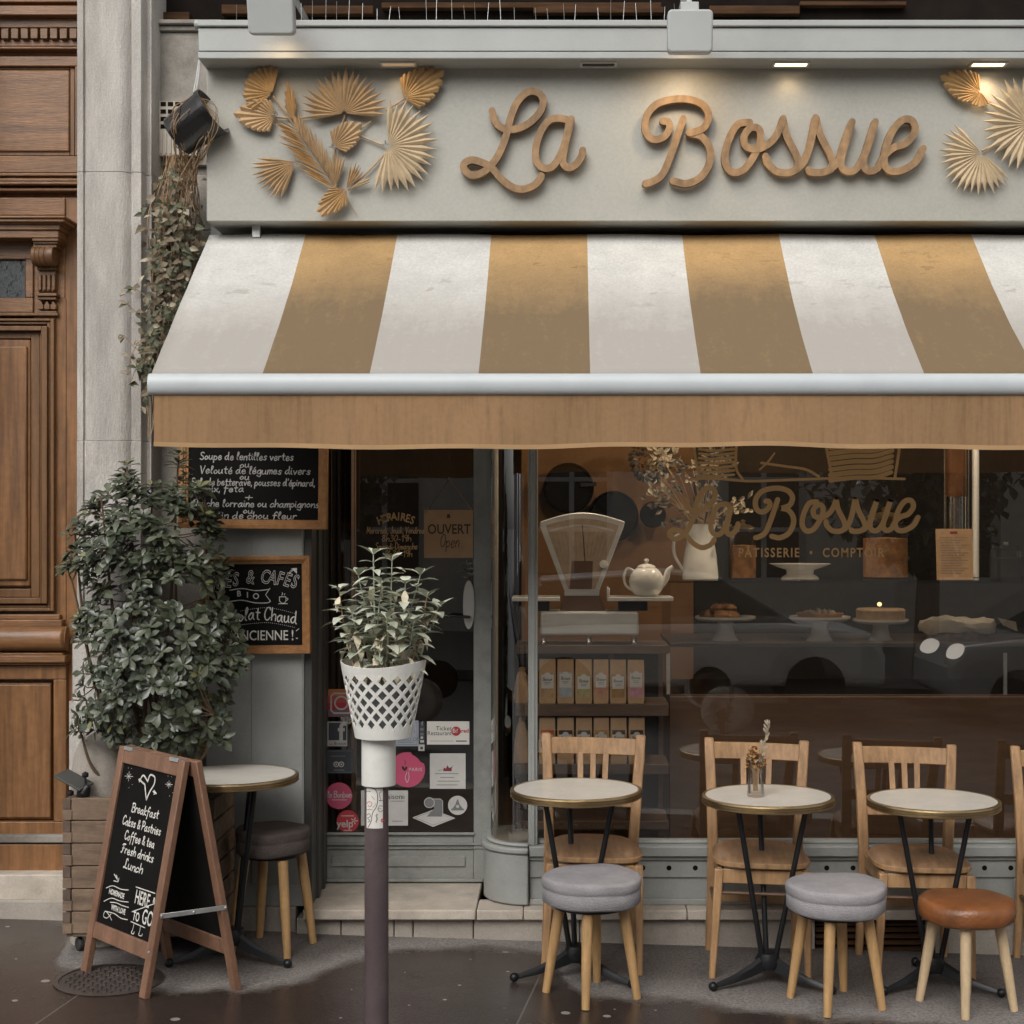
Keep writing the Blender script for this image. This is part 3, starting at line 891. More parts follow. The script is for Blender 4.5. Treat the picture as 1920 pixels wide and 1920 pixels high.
for k in range(13):
    a = R(-90 + 180 * k / 12)
    pr.append((0.05 + 0.05 * math.cos(a), (z0 + z1) / 2 + (z1 - z0) / 2 * math.sin(a)))
v, fc = [], []
for xx, oo in ((xl, 0), (X_(113, YD - 0.1), 0), (X_(119, YD - 0.1), 0.02)):
    for d, z in pr: v.append((xx, YD - max(0.0, d - oo), z))
for i in range(2):
    for k in range(12): fc.append((i * 13 + k, (i + 1) * 13 + k, (i + 1) * 13 + k + 1, i * 13 + k + 1))
fc.append(tuple(range(26, 39)))
mb.add(v, fc)
dbox(mb, 118, 1224, 1229, 0.06); dbox(mb, 122, 1229, 1243, 0.075); dbox(mb, 122, 1243, 1247, 0.06)
mb.build('torus_moulding', OAK_H, dr, bevel=0.004)
mb = MB()
dbox(mb, 124, 1247, 1274, 0.03); dbox(mb, 124, 1541, 1566, 0.03); dbox(mb, 124, 1274, 1541, 0.03, px0=100)
dbox(mb, 128, 1583, 1634, 0.05); dbox(mb, 146, 1634, 1641, -0.01)
mb.build('lower_frame', OAK_V, dr, bevel=0.004)
mb = MB()
dbox(mb, 126, 1566, 1581, 0.06)
mb.build('weather_bar', STONE_DIRTY, dr, bevel=0.006)
mb = MB()
dbox(mb, 97, 1280, 1537, 0.004); dbox(mb, 95, 1283, 1534, 0.016)
mb.build('lower_panel', OAK_V, dr, bevel=0.006)

# ------------------------------------------------------------------ the café shopfront
sf = thing('shopfront', 'sage grey painted café shopfront with big window, sign board and rounded corner', 'shopfront', (0.6, 6.4, 0.1))
XR = 4.4
YS = 6.05                                               # face of the sign board
ux = Frame((0, 0, 0), (1, 0, 0), (0, 0, 1))
def pf(Y): return Frame((0, Y, 0), (1, 0, 0), (0, 0, 1))     # draw on an upright plane at depth Y facing the street
# sign board and cornice
mb = MB()
mb.box(X_(387, YS), XR, YS, 6.40, Z_(415, YS), Z_(100, YS))
mb.build('sign_board', SIGNP, sf, bevel=0.004)
mb = MB()
YC = 5.92
mb.box(X_(371, YC), XR, YC + 0.004, 6.42, Z_(95.5, YC), Z_(51.5, YC))
mb.box(X_(371, YC), XR, YC, 6.42, Z_(110, YC), Z_(97, YC))
mb.box(X_(370, YC), XR, YC - 0.008, 6.42, Z_(50, YC), Z_(38, YC))
mb.lathe([(0.0, -0.012), (0.018, -0.012), (0.018, 0.012), (0, 0.012)], P(371, 46, YC + 0.02), 16, axis=(1, 0, 0))
mb.build('cornice', CORN, sf, bevel=0.004)
for k in range(38):
    px = 400 + 23.4 * k + rnd.uniform(-4, 4)
    if rnd.random() < 0.12: continue
    mb = MB()
    b0 = P(px, 38, YC + 0.09)
    t = b0 + Vector((rnd.uniform(-0.006, 0.006), rnd.uniform(-0.02, 0.02), rnd.uniform(0.045, 0.10)))
    mb.tube([b0 - Vector((0, 0, 0.004)), t], 0.0007, 5)
    mb.build('bird_spike', ZINC, sf)
# space between sign board and awning
mb = MB()
mb.box(X_(395, 6.3), X_(557, 6.3), 6.30, 6.41, 2.86, 3.05)
mb.build('side_filler', SAGE, sf)
mb = MB()
mb.box(X_(557, 6.33) + 0.003, XR, 6.33, 6.41, 2.86, 3.05)
mb.build('gap_backing', BLACKISH, sf)  # near-black backing that fills the gap under the sign board
mb = MB()
mb.box(X_(760, 6.26), X_(878, 6.26), 6.26, 6.328, Z_(427, 6.26), Z_(412, 6.26))
mb.box(X_(900, 6.26), XR, 6.27, 6.328, Z_(446, 6.26), Z_(432, 6.26))
mb.build('shutter_rail', BROWNBOARD, sf, bevel=0.003)
mb = MB()
mb.pbox(472, 488, 418, 445, 6.12, 0.02)
mb.build('awning_bracket', ZINC, sf, bevel=0.003)
# steps and plinth
mb = MB()
mb.box(-1.115, -0.39, 6.265, 6.82, 0.124, 0.167)
mb.build('doorstep', STEP, sf, bevel=0.006)
mb = MB()
a = -0.386
for b_ in (X_(982, 6.28), 0.5, 1.15, 1.7, 2.6, XR):
    mb = MB()
    mb.box(a, b_ - 0.003, 6.272, 6.46, 0.122, 0.164)
    mb.build('ledge_stone', STEP, sf, bevel=0.005)
    a = b_
a = -1.15
for b_ in (-0.96, -0.735, -0.655, -0.40, 0.05, 0.62, 1.045):
    mb = MB()
    mb.box(a, b_ - 0.004, 6.31 - rnd.random() * 0.004, 6.46, zg(a) - 0.2, 0.1215)
    mb.build('plinth_stone', PLINTH, sf, bevel=0.006)
    a = b_
for q in ((1.51, 1.98, 6.307, 6.46, -0.3, 0.1215), (1.984, XR, 6.31, 6.46, -0.3, 0.1215), (1.045, 1.51, 6.31, 6.46, -0.3, -0.045)):
    mb = MB()
    mb.box(*q)
    mb.build('plinth_stone', PLINTH, sf, bevel=0.006)
mb = MB()
mb.box(1.046, 1.508, 6.36, 6.45, -0.044, 0.1215)
mb.build('vent_recess', BLACKISH, sf)
mb = MB()
for k in range(6):
    z = -0.035 + k * 0.027
    mb.add([(1.046, 6.335, z), (1.508, 6.335, z), (1.508, 6.312, z - 0.010), (1.046, 6.312, z - 0.010), (1.046, 6.335, z + 0.004), (1.508, 6.335, z + 0.004), (1.508, 6.312, z - 0.006), (1.046, 6.312, z - 0.006)],
           [(0, 1, 2, 3), (7, 6, 5, 4), (0, 4, 5, 1), (3, 2, 6, 7), (1, 5, 6, 2), (0, 3, 7, 4)])
mb.build('vent_grille', BROWNBOARD, sf)
# left panel
mb = MB()
mb.box(X_(386, 6.34), -1.123, 6.34, 6.46, 0.165, 3.02)
mb.box(-1.345, -1.128, 6.334, 6.339, 0.26, 3.0)
mb.build('side_panel', SAGE, sf, bevel=0.004)
mb = MB()
mb.box(X_(386, 6.34), -1.157, 6.33, 6.46, zg(-1.4) - 0.1, 0.163)
mb.build('panel_base', PLINTH, sf, bevel=0.004)
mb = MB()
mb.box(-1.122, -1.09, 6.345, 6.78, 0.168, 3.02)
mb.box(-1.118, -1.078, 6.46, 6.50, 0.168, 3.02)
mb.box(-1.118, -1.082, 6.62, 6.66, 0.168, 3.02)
mb.build('door_reveal', DARKPAINT_SHADE, sf, bevel=0.003)  # side of the door recess, its shade put into a darker colour
# rounded corner bulkhead
cxr, cyr = -0.17, 6.53
mb = MB()
def corner(r, z0, z1, mi=0):
    mb.lathe([(r, z0), (r, z1)], (cxr, cyr, 0), 24, a0=180, a1=270)
def corner_solid(r, z0, z1):
    pts = [(cxr + r * math.cos(R(180 + 90 * k / 16)), cyr + r * math.sin(R(180 + 90 * k / 16))) for k in range(17)]
    pts = [(cxr - r, 6.76)] + pts + [(cxr, 6.76)]
    n = len(pts)
    v = [(x, y, z0) for x, y in pts] + [(x, y, z1) for x, y in pts]
    fc = [tuple(range(n))[::-1], tuple(range(n, 2 * n))] + [(i, (i + 1) % n, n + (i + 1) % n, n + i) for i in range(n)]
    mb.add(v, fc)
corner_solid(0.20, 0.168, 0.385)
corner_solid(0.212, 0.386, 0.412)
corner_solid(0.19, 0.4125, 0.428)
mb.build('corner_bulkhead', SAGE, sf, bevel=0.008)
# bulkhead under the window
mb = MB()
mb.box(cxr + 0.003, XR, 6.335, 6.47, 0.375, 0.418)
mb.box(cxr + 0.003, XR, 6.352, 6.47, 0.355, 0.374)
mb.box(cxr + 0.003, XR, 6.362, 6.47, 0.28, 0.3545)
mb.box(cxr + 0.003, XR, 6.372, 6.47, 0.165, 0.2795)
mb.box(cxr + 0.003, XR, 6.355, 6.371, 0.165, 0.19)
for a, b_ in ((0.62, 0.66), (1.9, 1.94), (3.1, 3.14)): mb.box(a, b_, 6.364, 6.3715, 0.191, 0.279)
mb.build('bulkhead', SAGE, sf, bevel=0.005)
for k in range(20):
    mb = MB()
    c = Vector((-0.02 + 0.112 * k, 6.3615, 0.322))
    mb.lathe([(0.0, 0), (0.011, 0), (0.011, 0.0006), (0, 0.0006)], c, 14, axis=(0, -1, 0))
    mb.build('vent_hole', BLACKISH, sf, smooth=False)
# window frame
mb = MB()
mb.box(X_(990, 6.37), X_(1008, 6.37), 6.365, 6.43, 0.419, 3.02)
mb.box(X_(996, 6.36), X_(1003, 6.36), 6.357, 6.3645, 0.419, 3.02)
mb.box(cxr - 0.01, XR, 6.38, 6.45, 2.90, 3.019)
mb.box(X_(1008, 6.39) + 0.001, XR, 6.39, 6.45, 0.419, 0.432)
mb.box(3.05, 3.10, 6.38, 6.45, 0.433, 2.9)
mb.build('window_frame', SAGE, sf, bevel=0.003)
mb = MB()
mb.box(X_(927, 6.7), X_(934, 6.7), 6.70, 6.715, 0.43, 3.0)
mb.build('glazing_bead', CREAM, sf, bevel=0.002)
mb = MB()
YG = 6.42
mb.add([(X_(1008, 6.37), YG, 0.43), (3.06, YG, 0.43), (3.06, YG, 2.95), (X_(1008, 6.37), YG, 2.95)], [(0, 1, 2, 3)])
pane = mb.build('window_pane', GLASS, sf, smooth=False)
mb = MB()
mb.lathe([(0.17, 0.428), (0.17, 3.0)], (cxr, cyr, 0), 20, a0=180, a1=268)
mb.add([(cxr - 0.17, 6.53, 0.428), (cxr - 0.17, 6.70, 0.428), (cxr - 0.17, 6.70, 3.0), (cxr - 0.17, 6.53, 3.0)], [(0, 1, 2, 3)])
mb.build('curved_pane', GLASS, sf)
mb = MB()
mb.box(-1.12, -0.16, 6.47, 6.80, 2.62, 3.02)
mb.build('door_header', DARKPAINT_SHADE, sf)
mb = MB()
mb.box(cxr + 0.002, 4.3, 6.48, 10.2, 3.03, 3.04)
mb.box(-2.0, cxr, 6.82, 10.2, 3.03, 3.04)
mb.build('shop_ceiling', INTDARK, sf)
mb = MB()
mb.box(-2.04, 4.39, 6.78, 10.29, 0.10, 0.163)
mb.build('shop_floor', INTFLOOR, sf)
mb = MB()
YB = 8.9
mb.box(-0.28, 0.745, YB, YB + 0.06, 0.165, 3.02)
for k in range(9): mb.box(-0.28, 0.745, YB - 0.004, YB - 0.0005, 1.30 + k * 0.2 - 0.0, 1.30 + k * 0.2 + 0.006)
mb.build('board_wall', BACKWALL, sf)
for q in ((-2.03, -1.98, 6.96, 10.2, 0.165, 3.02), (-1.97, -0.3, 9.6, 9.65, 0.165, 3.02), (4.3, 4.38, 6.5, YB - 0.01, 0.165, 3.02), (0.75, 4.29, YB, YB + 0.06, 0.165, 3.02)):
    mb = MB()
    mb.box(*q)
    mb.build('side_wall', INTDARK, sf)

# lettering on the window
YGL = YG - 0.004
fw = pf(YGL)
L_STROKES = [[(345, 325), (365, 400), (420, 455), (510, 470), (620, 430), (715, 340), (745, 240), (700, 180), (620, 180), (540, 260), (490, 380), (455, 520), (410, 640), (355, 730), (290, 795), (200, 830), (130, 790), (130, 735), (190, 710), (280, 735), (350, 780), (420, 860), (500, 920), (580, 940), (670, 910), (720, 860), (730, 835)]]
A_STROKES = [[(950, 400), (870, 382), (790, 400), (730, 480), (690, 600), (690, 710), (740, 770), (810, 765), (870, 690), (920, 560), (952, 400)], [(965, 388), (935, 520), (902, 660), (902, 735), (940, 770), (1000, 745), (1045, 680), (1055, 635)]]
B_STROKES = [[(262, 318), (235, 400), (200, 500), (160, 590), (110, 625), (78, 634)],
             [(163, 330), (190, 335), (195, 368), (165, 408), (115, 418), (80, 380), (82, 310), (130, 250), (210, 225), (290, 225), (355, 250), (385, 300), (365, 360), (310, 385), (292, 388)],
             [(294, 390), (350, 405), (390, 460), (390, 530), (350, 600), (280, 634), (212, 622)]]
O_STROKES = [[(585, 335), (525, 348), (480, 430), (465, 520), (495, 575), (550, 570), (600, 510), (636, 430), (632, 372), (592, 362), (558, 405), (570, 455), (630, 465), (690, 430), (725, 380), (748, 318)],
             [(748, 318), (765, 400), (810, 490), (822, 540), (790, 577), (720, 577), (672, 535), (663, 502)],
             [(815, 565), (850, 525), (880, 440), (905, 315)], [(908, 315), (930, 400), (975, 490), (988, 540), (950, 577), (885, 580), (872, 568)],
             [(975, 568), (1018, 520), (1050, 420), (1083, 335)], [(1083, 335), (1050, 440), (1028, 530), (1050, 572), (1100, 565), (1150, 480), (1195, 335)],
             [(1195, 335), (1165, 430), (1138, 530), (1160, 572), (1205, 560), (1240, 500), (1285, 460), (1345, 438), (1388, 380), (1375, 330), (1330, 325), (1285, 370), (1250, 450), (1238, 530), (1265, 572), (1325, 570), (1390, 530), (1428, 465)]]
def la_px(p): return (840 + p[0] / 4.174, 130 + p[1] / 4.174)
def bo_px(p): return (1180 + p[0] / 2.5946, 100 + p[1] / 2.5946)
mb = MB()
for grp, cv, (ax, bx, ay, by) in (((L_STROKES + A_STROKES), la_px, (1253 - 865 * 0.574, 0.574, 912 - 167 * 0.61, 0.61)), ((B_STROKES + O_STROKES), bo_px, (1412 - 1202 * 0.585, 0.585, 912 - 180 * 0.585, 0.585))):
    for i, st in enumerate(grp):
        q = []
        for p in st:
            a = cv(p)
            q.append((X_(ax + bx * a[0], YGL), Z_(ay + by * a[1], YGL)))
        mb.stroke(q, 0.0225, fw, 0.0004 * i, rise=0.0004, n=7)
mb.text('PÂTISSERIE  •  COMPTOIR', 0.055, fw, X_(1521, YGL), Z_(1037, YGL), bold=0.0012, spacing=1.26, sx=0.8)
mb.build('window_lettering', GILT, pane, smooth=False)
mb = MB()   # two drawn baskets above the name
def pw(*pts): return [(X_(a, YGL), Z_(b, YGL)) for a, b in pts]
mb.stroke(pw((1292, 899), (1340, 897), (1400, 902), (1450, 901), (1500, 899), (1600, 896), (1696, 898)), 0.011, fw)
mb.stroke(pw((1300, 800), (1303, 850), (1312, 897)), 0.011, fw, 0.0003)
mb.stroke(pw((1384, 800), (1380, 850), (1381, 880), (1392, 898)), 0.011, fw, 0.0003)
for k in range(7): mb.stroke(pw((1311, 842 + k * 8.5), (1340, 845 + k * 8), (1376, 842 + k * 8)), 0.0105, fw, 0.0005)
mb.stroke(pw((1452, 850), (1440, 866), (1425, 880)), 0.008, fw, 0.0003)
mb.stroke(pw((1428, 868), (1470, 874), (1510, 880), (1535, 893)), 0.011, fw, 0.0004)
mb.stroke(pw((1545, 800), (1550, 840), (1560, 894)), 0.012, fw, 0.0003)
mb.stroke(pw((1690, 800), (1685, 850), (1678, 896)), 0.012, fw, 0.0003)
for k in range(10):
    y = 800 + k * 10.2
    mb.stroke(pw((1557, y + 9), (1600, y + 4), (1640, y + 3), (1676 - k * 0.6, y - 6)), 0.0185 if k % 4 else 0.021, fw, 0.0005 + 0.00005 * k)
mb.build('window_drawing', GILT, pane, smooth=False)

# ------------------------------------------------------------------ shop door
YDR = 6.74
sd = thing('shop_door', 'worn grey green glazed shop door covered in round and square stickers', 'door', (-0.73, YDR, 0.167))
mb = MB()
def drb(px0, px1, py0, py1, out, d=0.05, mi=0): mb.pbox(px0, px1, py0, py1, YDR - out, d, mi)
drb(597, 610, 700, 1655, 0.0); drb(888, 921, 700, 1655, 0.0)
drb(610.3, 887.7, 1566, 1655, -0.006)
drb(610.3, 887.7, 700, 720, 0.0)
drb(606, 890, 1561, 1566, 0.012, 0.01); drb(600, 918, 1582, 1585, 0.008, 0.013); drb(600, 918, 1590, 1592, 0.006, 0.011)
drb(622, 872, 1606, 1625, 0.004, 0.009)
drb(600, 905, 1648, 1654, 0.012, 0.011)
mb.build('door_leaf', SAGE_WORN, sd, bevel=0.003)
mb = MB()
mb.pbox(922, 930, 700, 1655, YDR - 0.03, 0.08)
mb.build('door_jamb', SAGE, sd, bevel=0.003)
mb = MB()
a, b_ = P(610, 1566, YDR + 0.012), P(888, 715, YDR + 0.012)
mb.add([(a.x, a.y, a.z), (b_.x, a.y, a.z), (b_.x, a.y, b_.z), (a.x, a.y, b_.z)], [(0, 1, 2, 3)])
dpane = mb.build('pane', DOORGLASS, sd, smooth=False)
mb = MB()
c = P(879, 1134, YDR - 0.004)
mb.prism([(0.026 * math.cos(R(t)), 0.11 * abs(math.sin(R(t))) ** 0.8 * (1 if math.sin(R(t)) > 0 else -1)) for t in range(0, 360, 15)], Frame(c, (1, 0, 0), (0, 0, 1)), -0.004, 0.006)
mb.build('push_plate', LIGHTP, sd, bevel=0.003)
mb = MB()
mb.tube([P(880, 1157, YDR - 0.01), P(880, 1157, YDR - 0.05), P(845, 1155, YDR - 0.055), P(838, 1156, YDR - 0.052)], 0.007, 10)
mb.build('handle', BLACKMETAL, sd)
YST = YDR + 0.012 - 0.003
fs = pf(YST)
def sp(px, py): return (X_(px, YST), Z_(py, YST))
def rect(mb, x0, x1, y0, y1, d, mi): mb.flat([sp(x0, y1), sp(x1, y1), sp(x1, y0), sp(x0, y0)], fs, d, mi)
def disc(mb, x, y, r, d, mi, n=28, ry=None):
    mb.flat([sp(x + r * math.cos(2 * math.pi * k / n), y - (ry or r) * math.sin(2 * math.pi * k / n)) for k in range(n)], fs, d, mi)
def rrect(mb, x0, x1, y0, y1, r, d, mi):
    q = []
    for cx_, cy_, a0 in ((x1 - r, y0 + r, 0), (x0 + r, y0 + r, 90), (x0 + r, y1 - r, 180), (x1 - r, y1 - r, 270)):
        for k in range(5):
            t = R(a0 + 22.5 * k)
            q.append(sp(cx_ + r * math.cos(t), cy_ - r * math.sin(t)))
    mb.flat(q, fs, d, mi)
def txt(mb, s_, px, py, hpx, d, mi, **k): mb.text(s_, hpx * YST / F * 1.36, fs, *sp(px, py), d=d, mi=mi, **k)
def outline(mb, pts, wpx, d, mi, closed=True, smooth=False): mb.stroke([sp(*p) for p in pts], wpx * YST / F, fs, d, mi=mi, closed=closed, caps=not closed, smooth=smooth, n=5)
def ring(mb, x, y, r, wpx, d, mi): outline(mb, [(x + r * math.cos(2 * math.pi * k / 20), y + r * math.sin(2 * math.pi * k / 20)) for k in range(20)], wpx, d, mi)
st = MB()
for k, (q0, q1) in enumerate(((0, .25), (.25, .5), (.5, .75), (.75, 1))):
    rect(st, 613 + (k == 0 or k == 3) * 2, 666 - (k == 0 or k == 3) * 2, 1292 + 52 * q0, 1292 + 52 * q1, 0.0, k)
outline(st, [(626, 1300), (655, 1300), (660, 1305), (660, 1332), (655, 1337), (626, 1337), (621, 1332), (621, 1305)], 3, 0.0006, 4)
ring(st, 640, 1318, 12, 3.2, 0.0006, 4)
st.build('sticker', [ORANGEP, CORALP, RED, VIOLETP, LIGHTP], dpane, smooth=False, label='orange to violet sticker with a white camera outline')
st = MB()
rect(st, 614, 651, 1353, 1399, 0, 0); rect(st, 616, 649.5, 1355, 1388, 0.0005, 1)
txt(st, 'f', 640, 1373, 34, 0.001, 0, bold=0.003); txt(st, 'La Bossue', 633, 1394, 6, 0.0005, 1)
st.build('sticker', [LIGHTP, NAVYGREY], dpane, smooth=False, label='dark square sticker with a pale letter f')
st = MB()
rect(st, 607, 662, 1406, 1450, 0, 0); outline(st, [(609, 1408), (660, 1408), (660, 1448), (609, 1448)], 1, 0.0004, 1)
ring(st, 630.5, 1433, 4.4, 1.6, 0.0005, 2); ring(st, 640, 1433, 4.4, 1.6, 0.0005, 2); disc(st, 630.5, 1433, 1.6, 0.0006, 2, 12); disc(st, 640, 1433, 1.6, 0.0006, 2, 12)
rect(st, 620, 648, 1417, 1418.5, 0.0005, 1); rect(st, 626, 646, 1443, 1445, 0.0005, 1)
st.build('sticker', [NAVYGREY, GREYP, LIGHTP], dpane, smooth=False, label='dark slate card sticker with two round owl eyes')
st = MB()
disc(st, 635.5, 1492, 25, 0, 0)
hand(st, 'le Bonbon', fs, *[sp(614, 0)[0], sp(658, 0)[0]], sp(0, 1495)[1], 0.0035, 0.0036, 0.0005, 1)
rect(st, 622, 650, 1499, 1500.5, 0.0005, 1)
st.build('sticker', [PINKRED, LIGHTP], dpane, smooth=False, label='round raspberry red sticker with white script')
st = MB()
disc(st, 652, 1540, 21, 0, 0)
txt(st, 'yelp', 647, 1545, 14, 0.0005, 1, bold=0.001)
for k in range(5): outline(st, [(664 + 2 * math.cos(k * 1.26), 1539 + 2 * math.sin(k * 1.26)), (664 + 6 * math.cos(k * 1.26), 1539 + 6 * math.sin(k * 1.26))], 2, 0.0005, 1, closed=False)
rect(st, 640, 664, 1529, 1530.5, 0.0005, 1); rect(st, 644, 660, 1556, 1557.5, 0.0005, 1)
st.build('sticker', [RED, LIGHTP], dpane, smooth=False, label='small bright red round sticker with pale lettering')
st = MB()
rect(st, 735, 785, 1351, 1399, 0, 0); outline(st, [(738, 1354), (782, 1354), (782, 1396), (738, 1396)], 1, 0.0004, 1)
txt(st, 'LE CARILLON', 760, 1386, 7, 0.0005, 1); outline(st, [(766, 1374), (772, 1362), (778, 1374)], 1.2, 0.0005, 1, closed=False); rect(st, 746, 776, 1391, 1392, 0.0005, 1)
st.build('sticker', [BLUEP, GREYP], dpane, smooth=False, label='pale blue grey bordered card sticker')
st = MB()
rect(st, 786.5, 796, 1353, 1395, 0, 0); rect(st, 784.5, 796, 1396, 1408, 0, 1)
txt(st, 'f', 791.5, 1357, 8, 0.0005, 1); rect(st, 788, 794, 1365, 1370, 0.0005, 2); rect(st, 788, 794, 1374, 1379, 0.0005, 2); disc(st, 791, 1383, 2.6, 0.0005, 1, 12); rect(st, 788, 795, 1388, 1392, 0.0005, 1); rect(st, 788, 793, 1400, 1405, 0.0005, 0)
st.build('sticker', [NAVYGREY, LIGHTP, GREYP], dpane, smooth=False, label='narrow dark strip of tiny icons')
st = MB()
rect(st, 800.5, 880, 1352.5, 1396, 0, 0)
txt(st, 'Ticket', 832, 1366, 8.5, 0.0005, 1); txt(st, 'Restaurant', 824, 1375, 8.5, 0.0005, 1, sx=0.9)
disc(st, 855, 1371, 8.8, 0.0005, 2); txt(st, 'Ed', 853.5, 1370.5, 7.5, 0.0009, 0, bold=0.0006); txt(st, 'enred', 867, 1370.5, 7.5, 0.0009, 2, bold=0.0006)
rect(st, 855, 875, 1388.5, 1390.5, 0.0005, 1); rect(st, 806, 850, 1389, 1389.8, 0.0005, 3)
st.build('sticker', [PAPER, INK, RED, GREYP], dpane, smooth=False, label='white meal voucher card with a red disc')
st = MB()
st.flat([sp(764 + (33 if not 20 < t < 75 else 28) * math.cos(R(t)), 1443 - (33 if not 20 < t < 75 else 29) * math.sin(R(t))) for t in range(0, 360, 10)], fs, 0, 0)
st.flat([sp(*p) for p in ((759, 1441), (757, 1437), (754.5, 1436), (753, 1439), (755, 1443), (759, 1446), (763, 1442), (764, 1438), (761, 1436.5))][::-1], fs, 0.0005, 1)
outline(st, [(760, 1434), (759.5, 1425)], 1.2, 0.0005, 1, closed=False)
txt(st, 'PARIS', 779, 1443, 6.5, 0.0005, 2, spacing=1.2)
outline(st, [(763, 1448), (760, 1458), (763, 1467)], 1, 0.0005, 2, closed=False, smooth=True); outline(st, [(766, 1448), (767, 1458), (764, 1467)], 1, 0.0005, 2, closed=False, smooth=True)
st.build('sticker', [PINKRED, INK, LIGHTP], dpane, smooth=False, label='large round pink sticker with a small black heart')
st = MB()
rect(st, 806, 873, 1412.5, 1479, 0, 0)
st.flat([sp(*p) for p in ((831, 1446), (832, 1439), (836, 1441), (839, 1434.5), (842, 1440), (847, 1438), (847, 1446))], fs, 0.0005, 1)
outline(st, [(822, 1445), (831, 1443)], 1, 0.0005, 2, closed=False); outline(st, [(846, 1442), (849, 1436)], 1, 0.0005, 2, closed=False)
for k, (a, b_) in enumerate(((816, 860), (826, 852), (820, 862), (818, 858))): rect(st, a, b_, 1450 + k * 7, 1451.3 + k * 7, 0.0005, 3)
st.build('sticker', [LIGHTP, MAROON, GREYP, GREYP], dpane, smooth=False, label='square white card with a small maroon crown emblem')
st = MB()
rect(st, 677, 765, 1482, 1548, 0, 0); rect(st, 677, 684, 1482, 1548, 0.0003, 0)
txt(st, 'maison', 735, 1494, 10, 0.0005, 1); txt(st, '»', 756, 1494, 10, 0.0005, 1)
for a, b_, y in ((733, 758, 1501.5), (735, 755, 1539)): rect(st, a, b_, y, y + 1.2, 0.0005, 2)
st.build('sticker', [LIGHTP, INK, GREYP], dpane, smooth=False, label='white sheet half hidden behind the bollard')
st = MB()
st.flat([sp(*p) for p in ((773, 1533), (812, 1550.5), (854, 1534), (812, 1518))][::-1], fs, 0, 0)
outline(st, [(778, 1533), (812, 1547), (849, 1534), (812, 1520.5)], 0.9, 0.0004, 1)
st.flat([sp(*p) for p in ((800, 1531), (814, 1516), (812, 1508), (814, 1498), (826, 1498), (829, 1502), (829, 1531))], fs, 0.0006, 1)
outline(st, [(811, 1498), (826, 1498), (830, 1502), (830, 1526)], 1.2, 0.0008, 0, closed=False)
disc(st, 805, 1505, 9, 0.0008, 1); ring(st, 805, 1505, 9.4, 1.3, 0.001, 0)
st.build('sticker', [LIGHTP, GREYP], dpane, smooth=False, label='pale diamond sticker with a grey upright shape')
st = MB()
disc(st, 858, 1510, 18, 0, 0)
st.flat([sp(*p) for p in ((847, 1518), (854, 1508), (857, 1499), (859, 1499), (862, 1508), (869, 1518))], fs, 0.0004, 1)
rect(st, 846, 870, 1516, 1519.5, 0.0006, 1); disc(st, 858, 1512, 3, 0.0008, 0, 14)
st.build('sticker', [LIGHTP, GREYP], dpane, smooth=False, label='small round white badge with a grey tower')
mb = MB()
word = 'HORAIRES'
for i, ch in enumerate(word):
    t = (i - 3.5) / 3.5
    ang = -t * 0.32
    u, v = sp(743 + t * 30, 969 + 7 * t * t)
    mb.text(ch, 0.05, Frame(fs.at(u, v, 0), (math.cos(ang), 0, math.sin(ang)), (-math.sin(ang), 0, math.cos(ang))), bold=0.0012, sx=0.8)
for s_, x0, x1, y in (('Mercredi, Jeudi, Vendredi', 688, 798, 1000), ('8h30-19h', 716, 770, 1015), ('Samedi-Dimanche', 704, 782, 1030), ('9h30-19h', 722, 772, 1044)):
    hand(mb, s_, fs, sp(x0, 0)[0], sp(x1, 0)[0], sp(0, y)[1], 0.0036, 0.0032, 0.0002)
mb.build('opening_hours', GILT, dpane, smooth=False)

# ------------------------------------------------------------------ wooden letters on the sign board
fl = pf(YS)
def letter_thing(name, label, strokes_per_letter, cv, cat='sign lettering'):
    t = thing(name, label, cat, fl.at(X_(cv(strokes_per_letter[0][0][0])[0], YS), Z_(330, YS)))
    for sts in strokes_per_letter:
        mb = MB()
        for i, s_ in enumerate(sts):
            q = [(X_(cv(p)[0], YS - 0.04), Z_(cv(p)[1], YS - 0.04)) for p in s_]
            mb.stroke(q, 0.0287, fl, 0.016 + 0.0006 * i, depth=0.026, rise=0.0035, n=8)
        mb.build('letter', SIGNWOOD, t, ang=50)
    return t
letter_thing('sign_word', 'two-letter plywood script word beside the left palm leaves, shorter of the two sign words', [L_STROKES, A_STROKES], la_px)
letter_thing('sign_word', 'six-letter plywood script word on the sign board, longer of the two sign words', [B_STROKES, O_STROKES], bo_px)

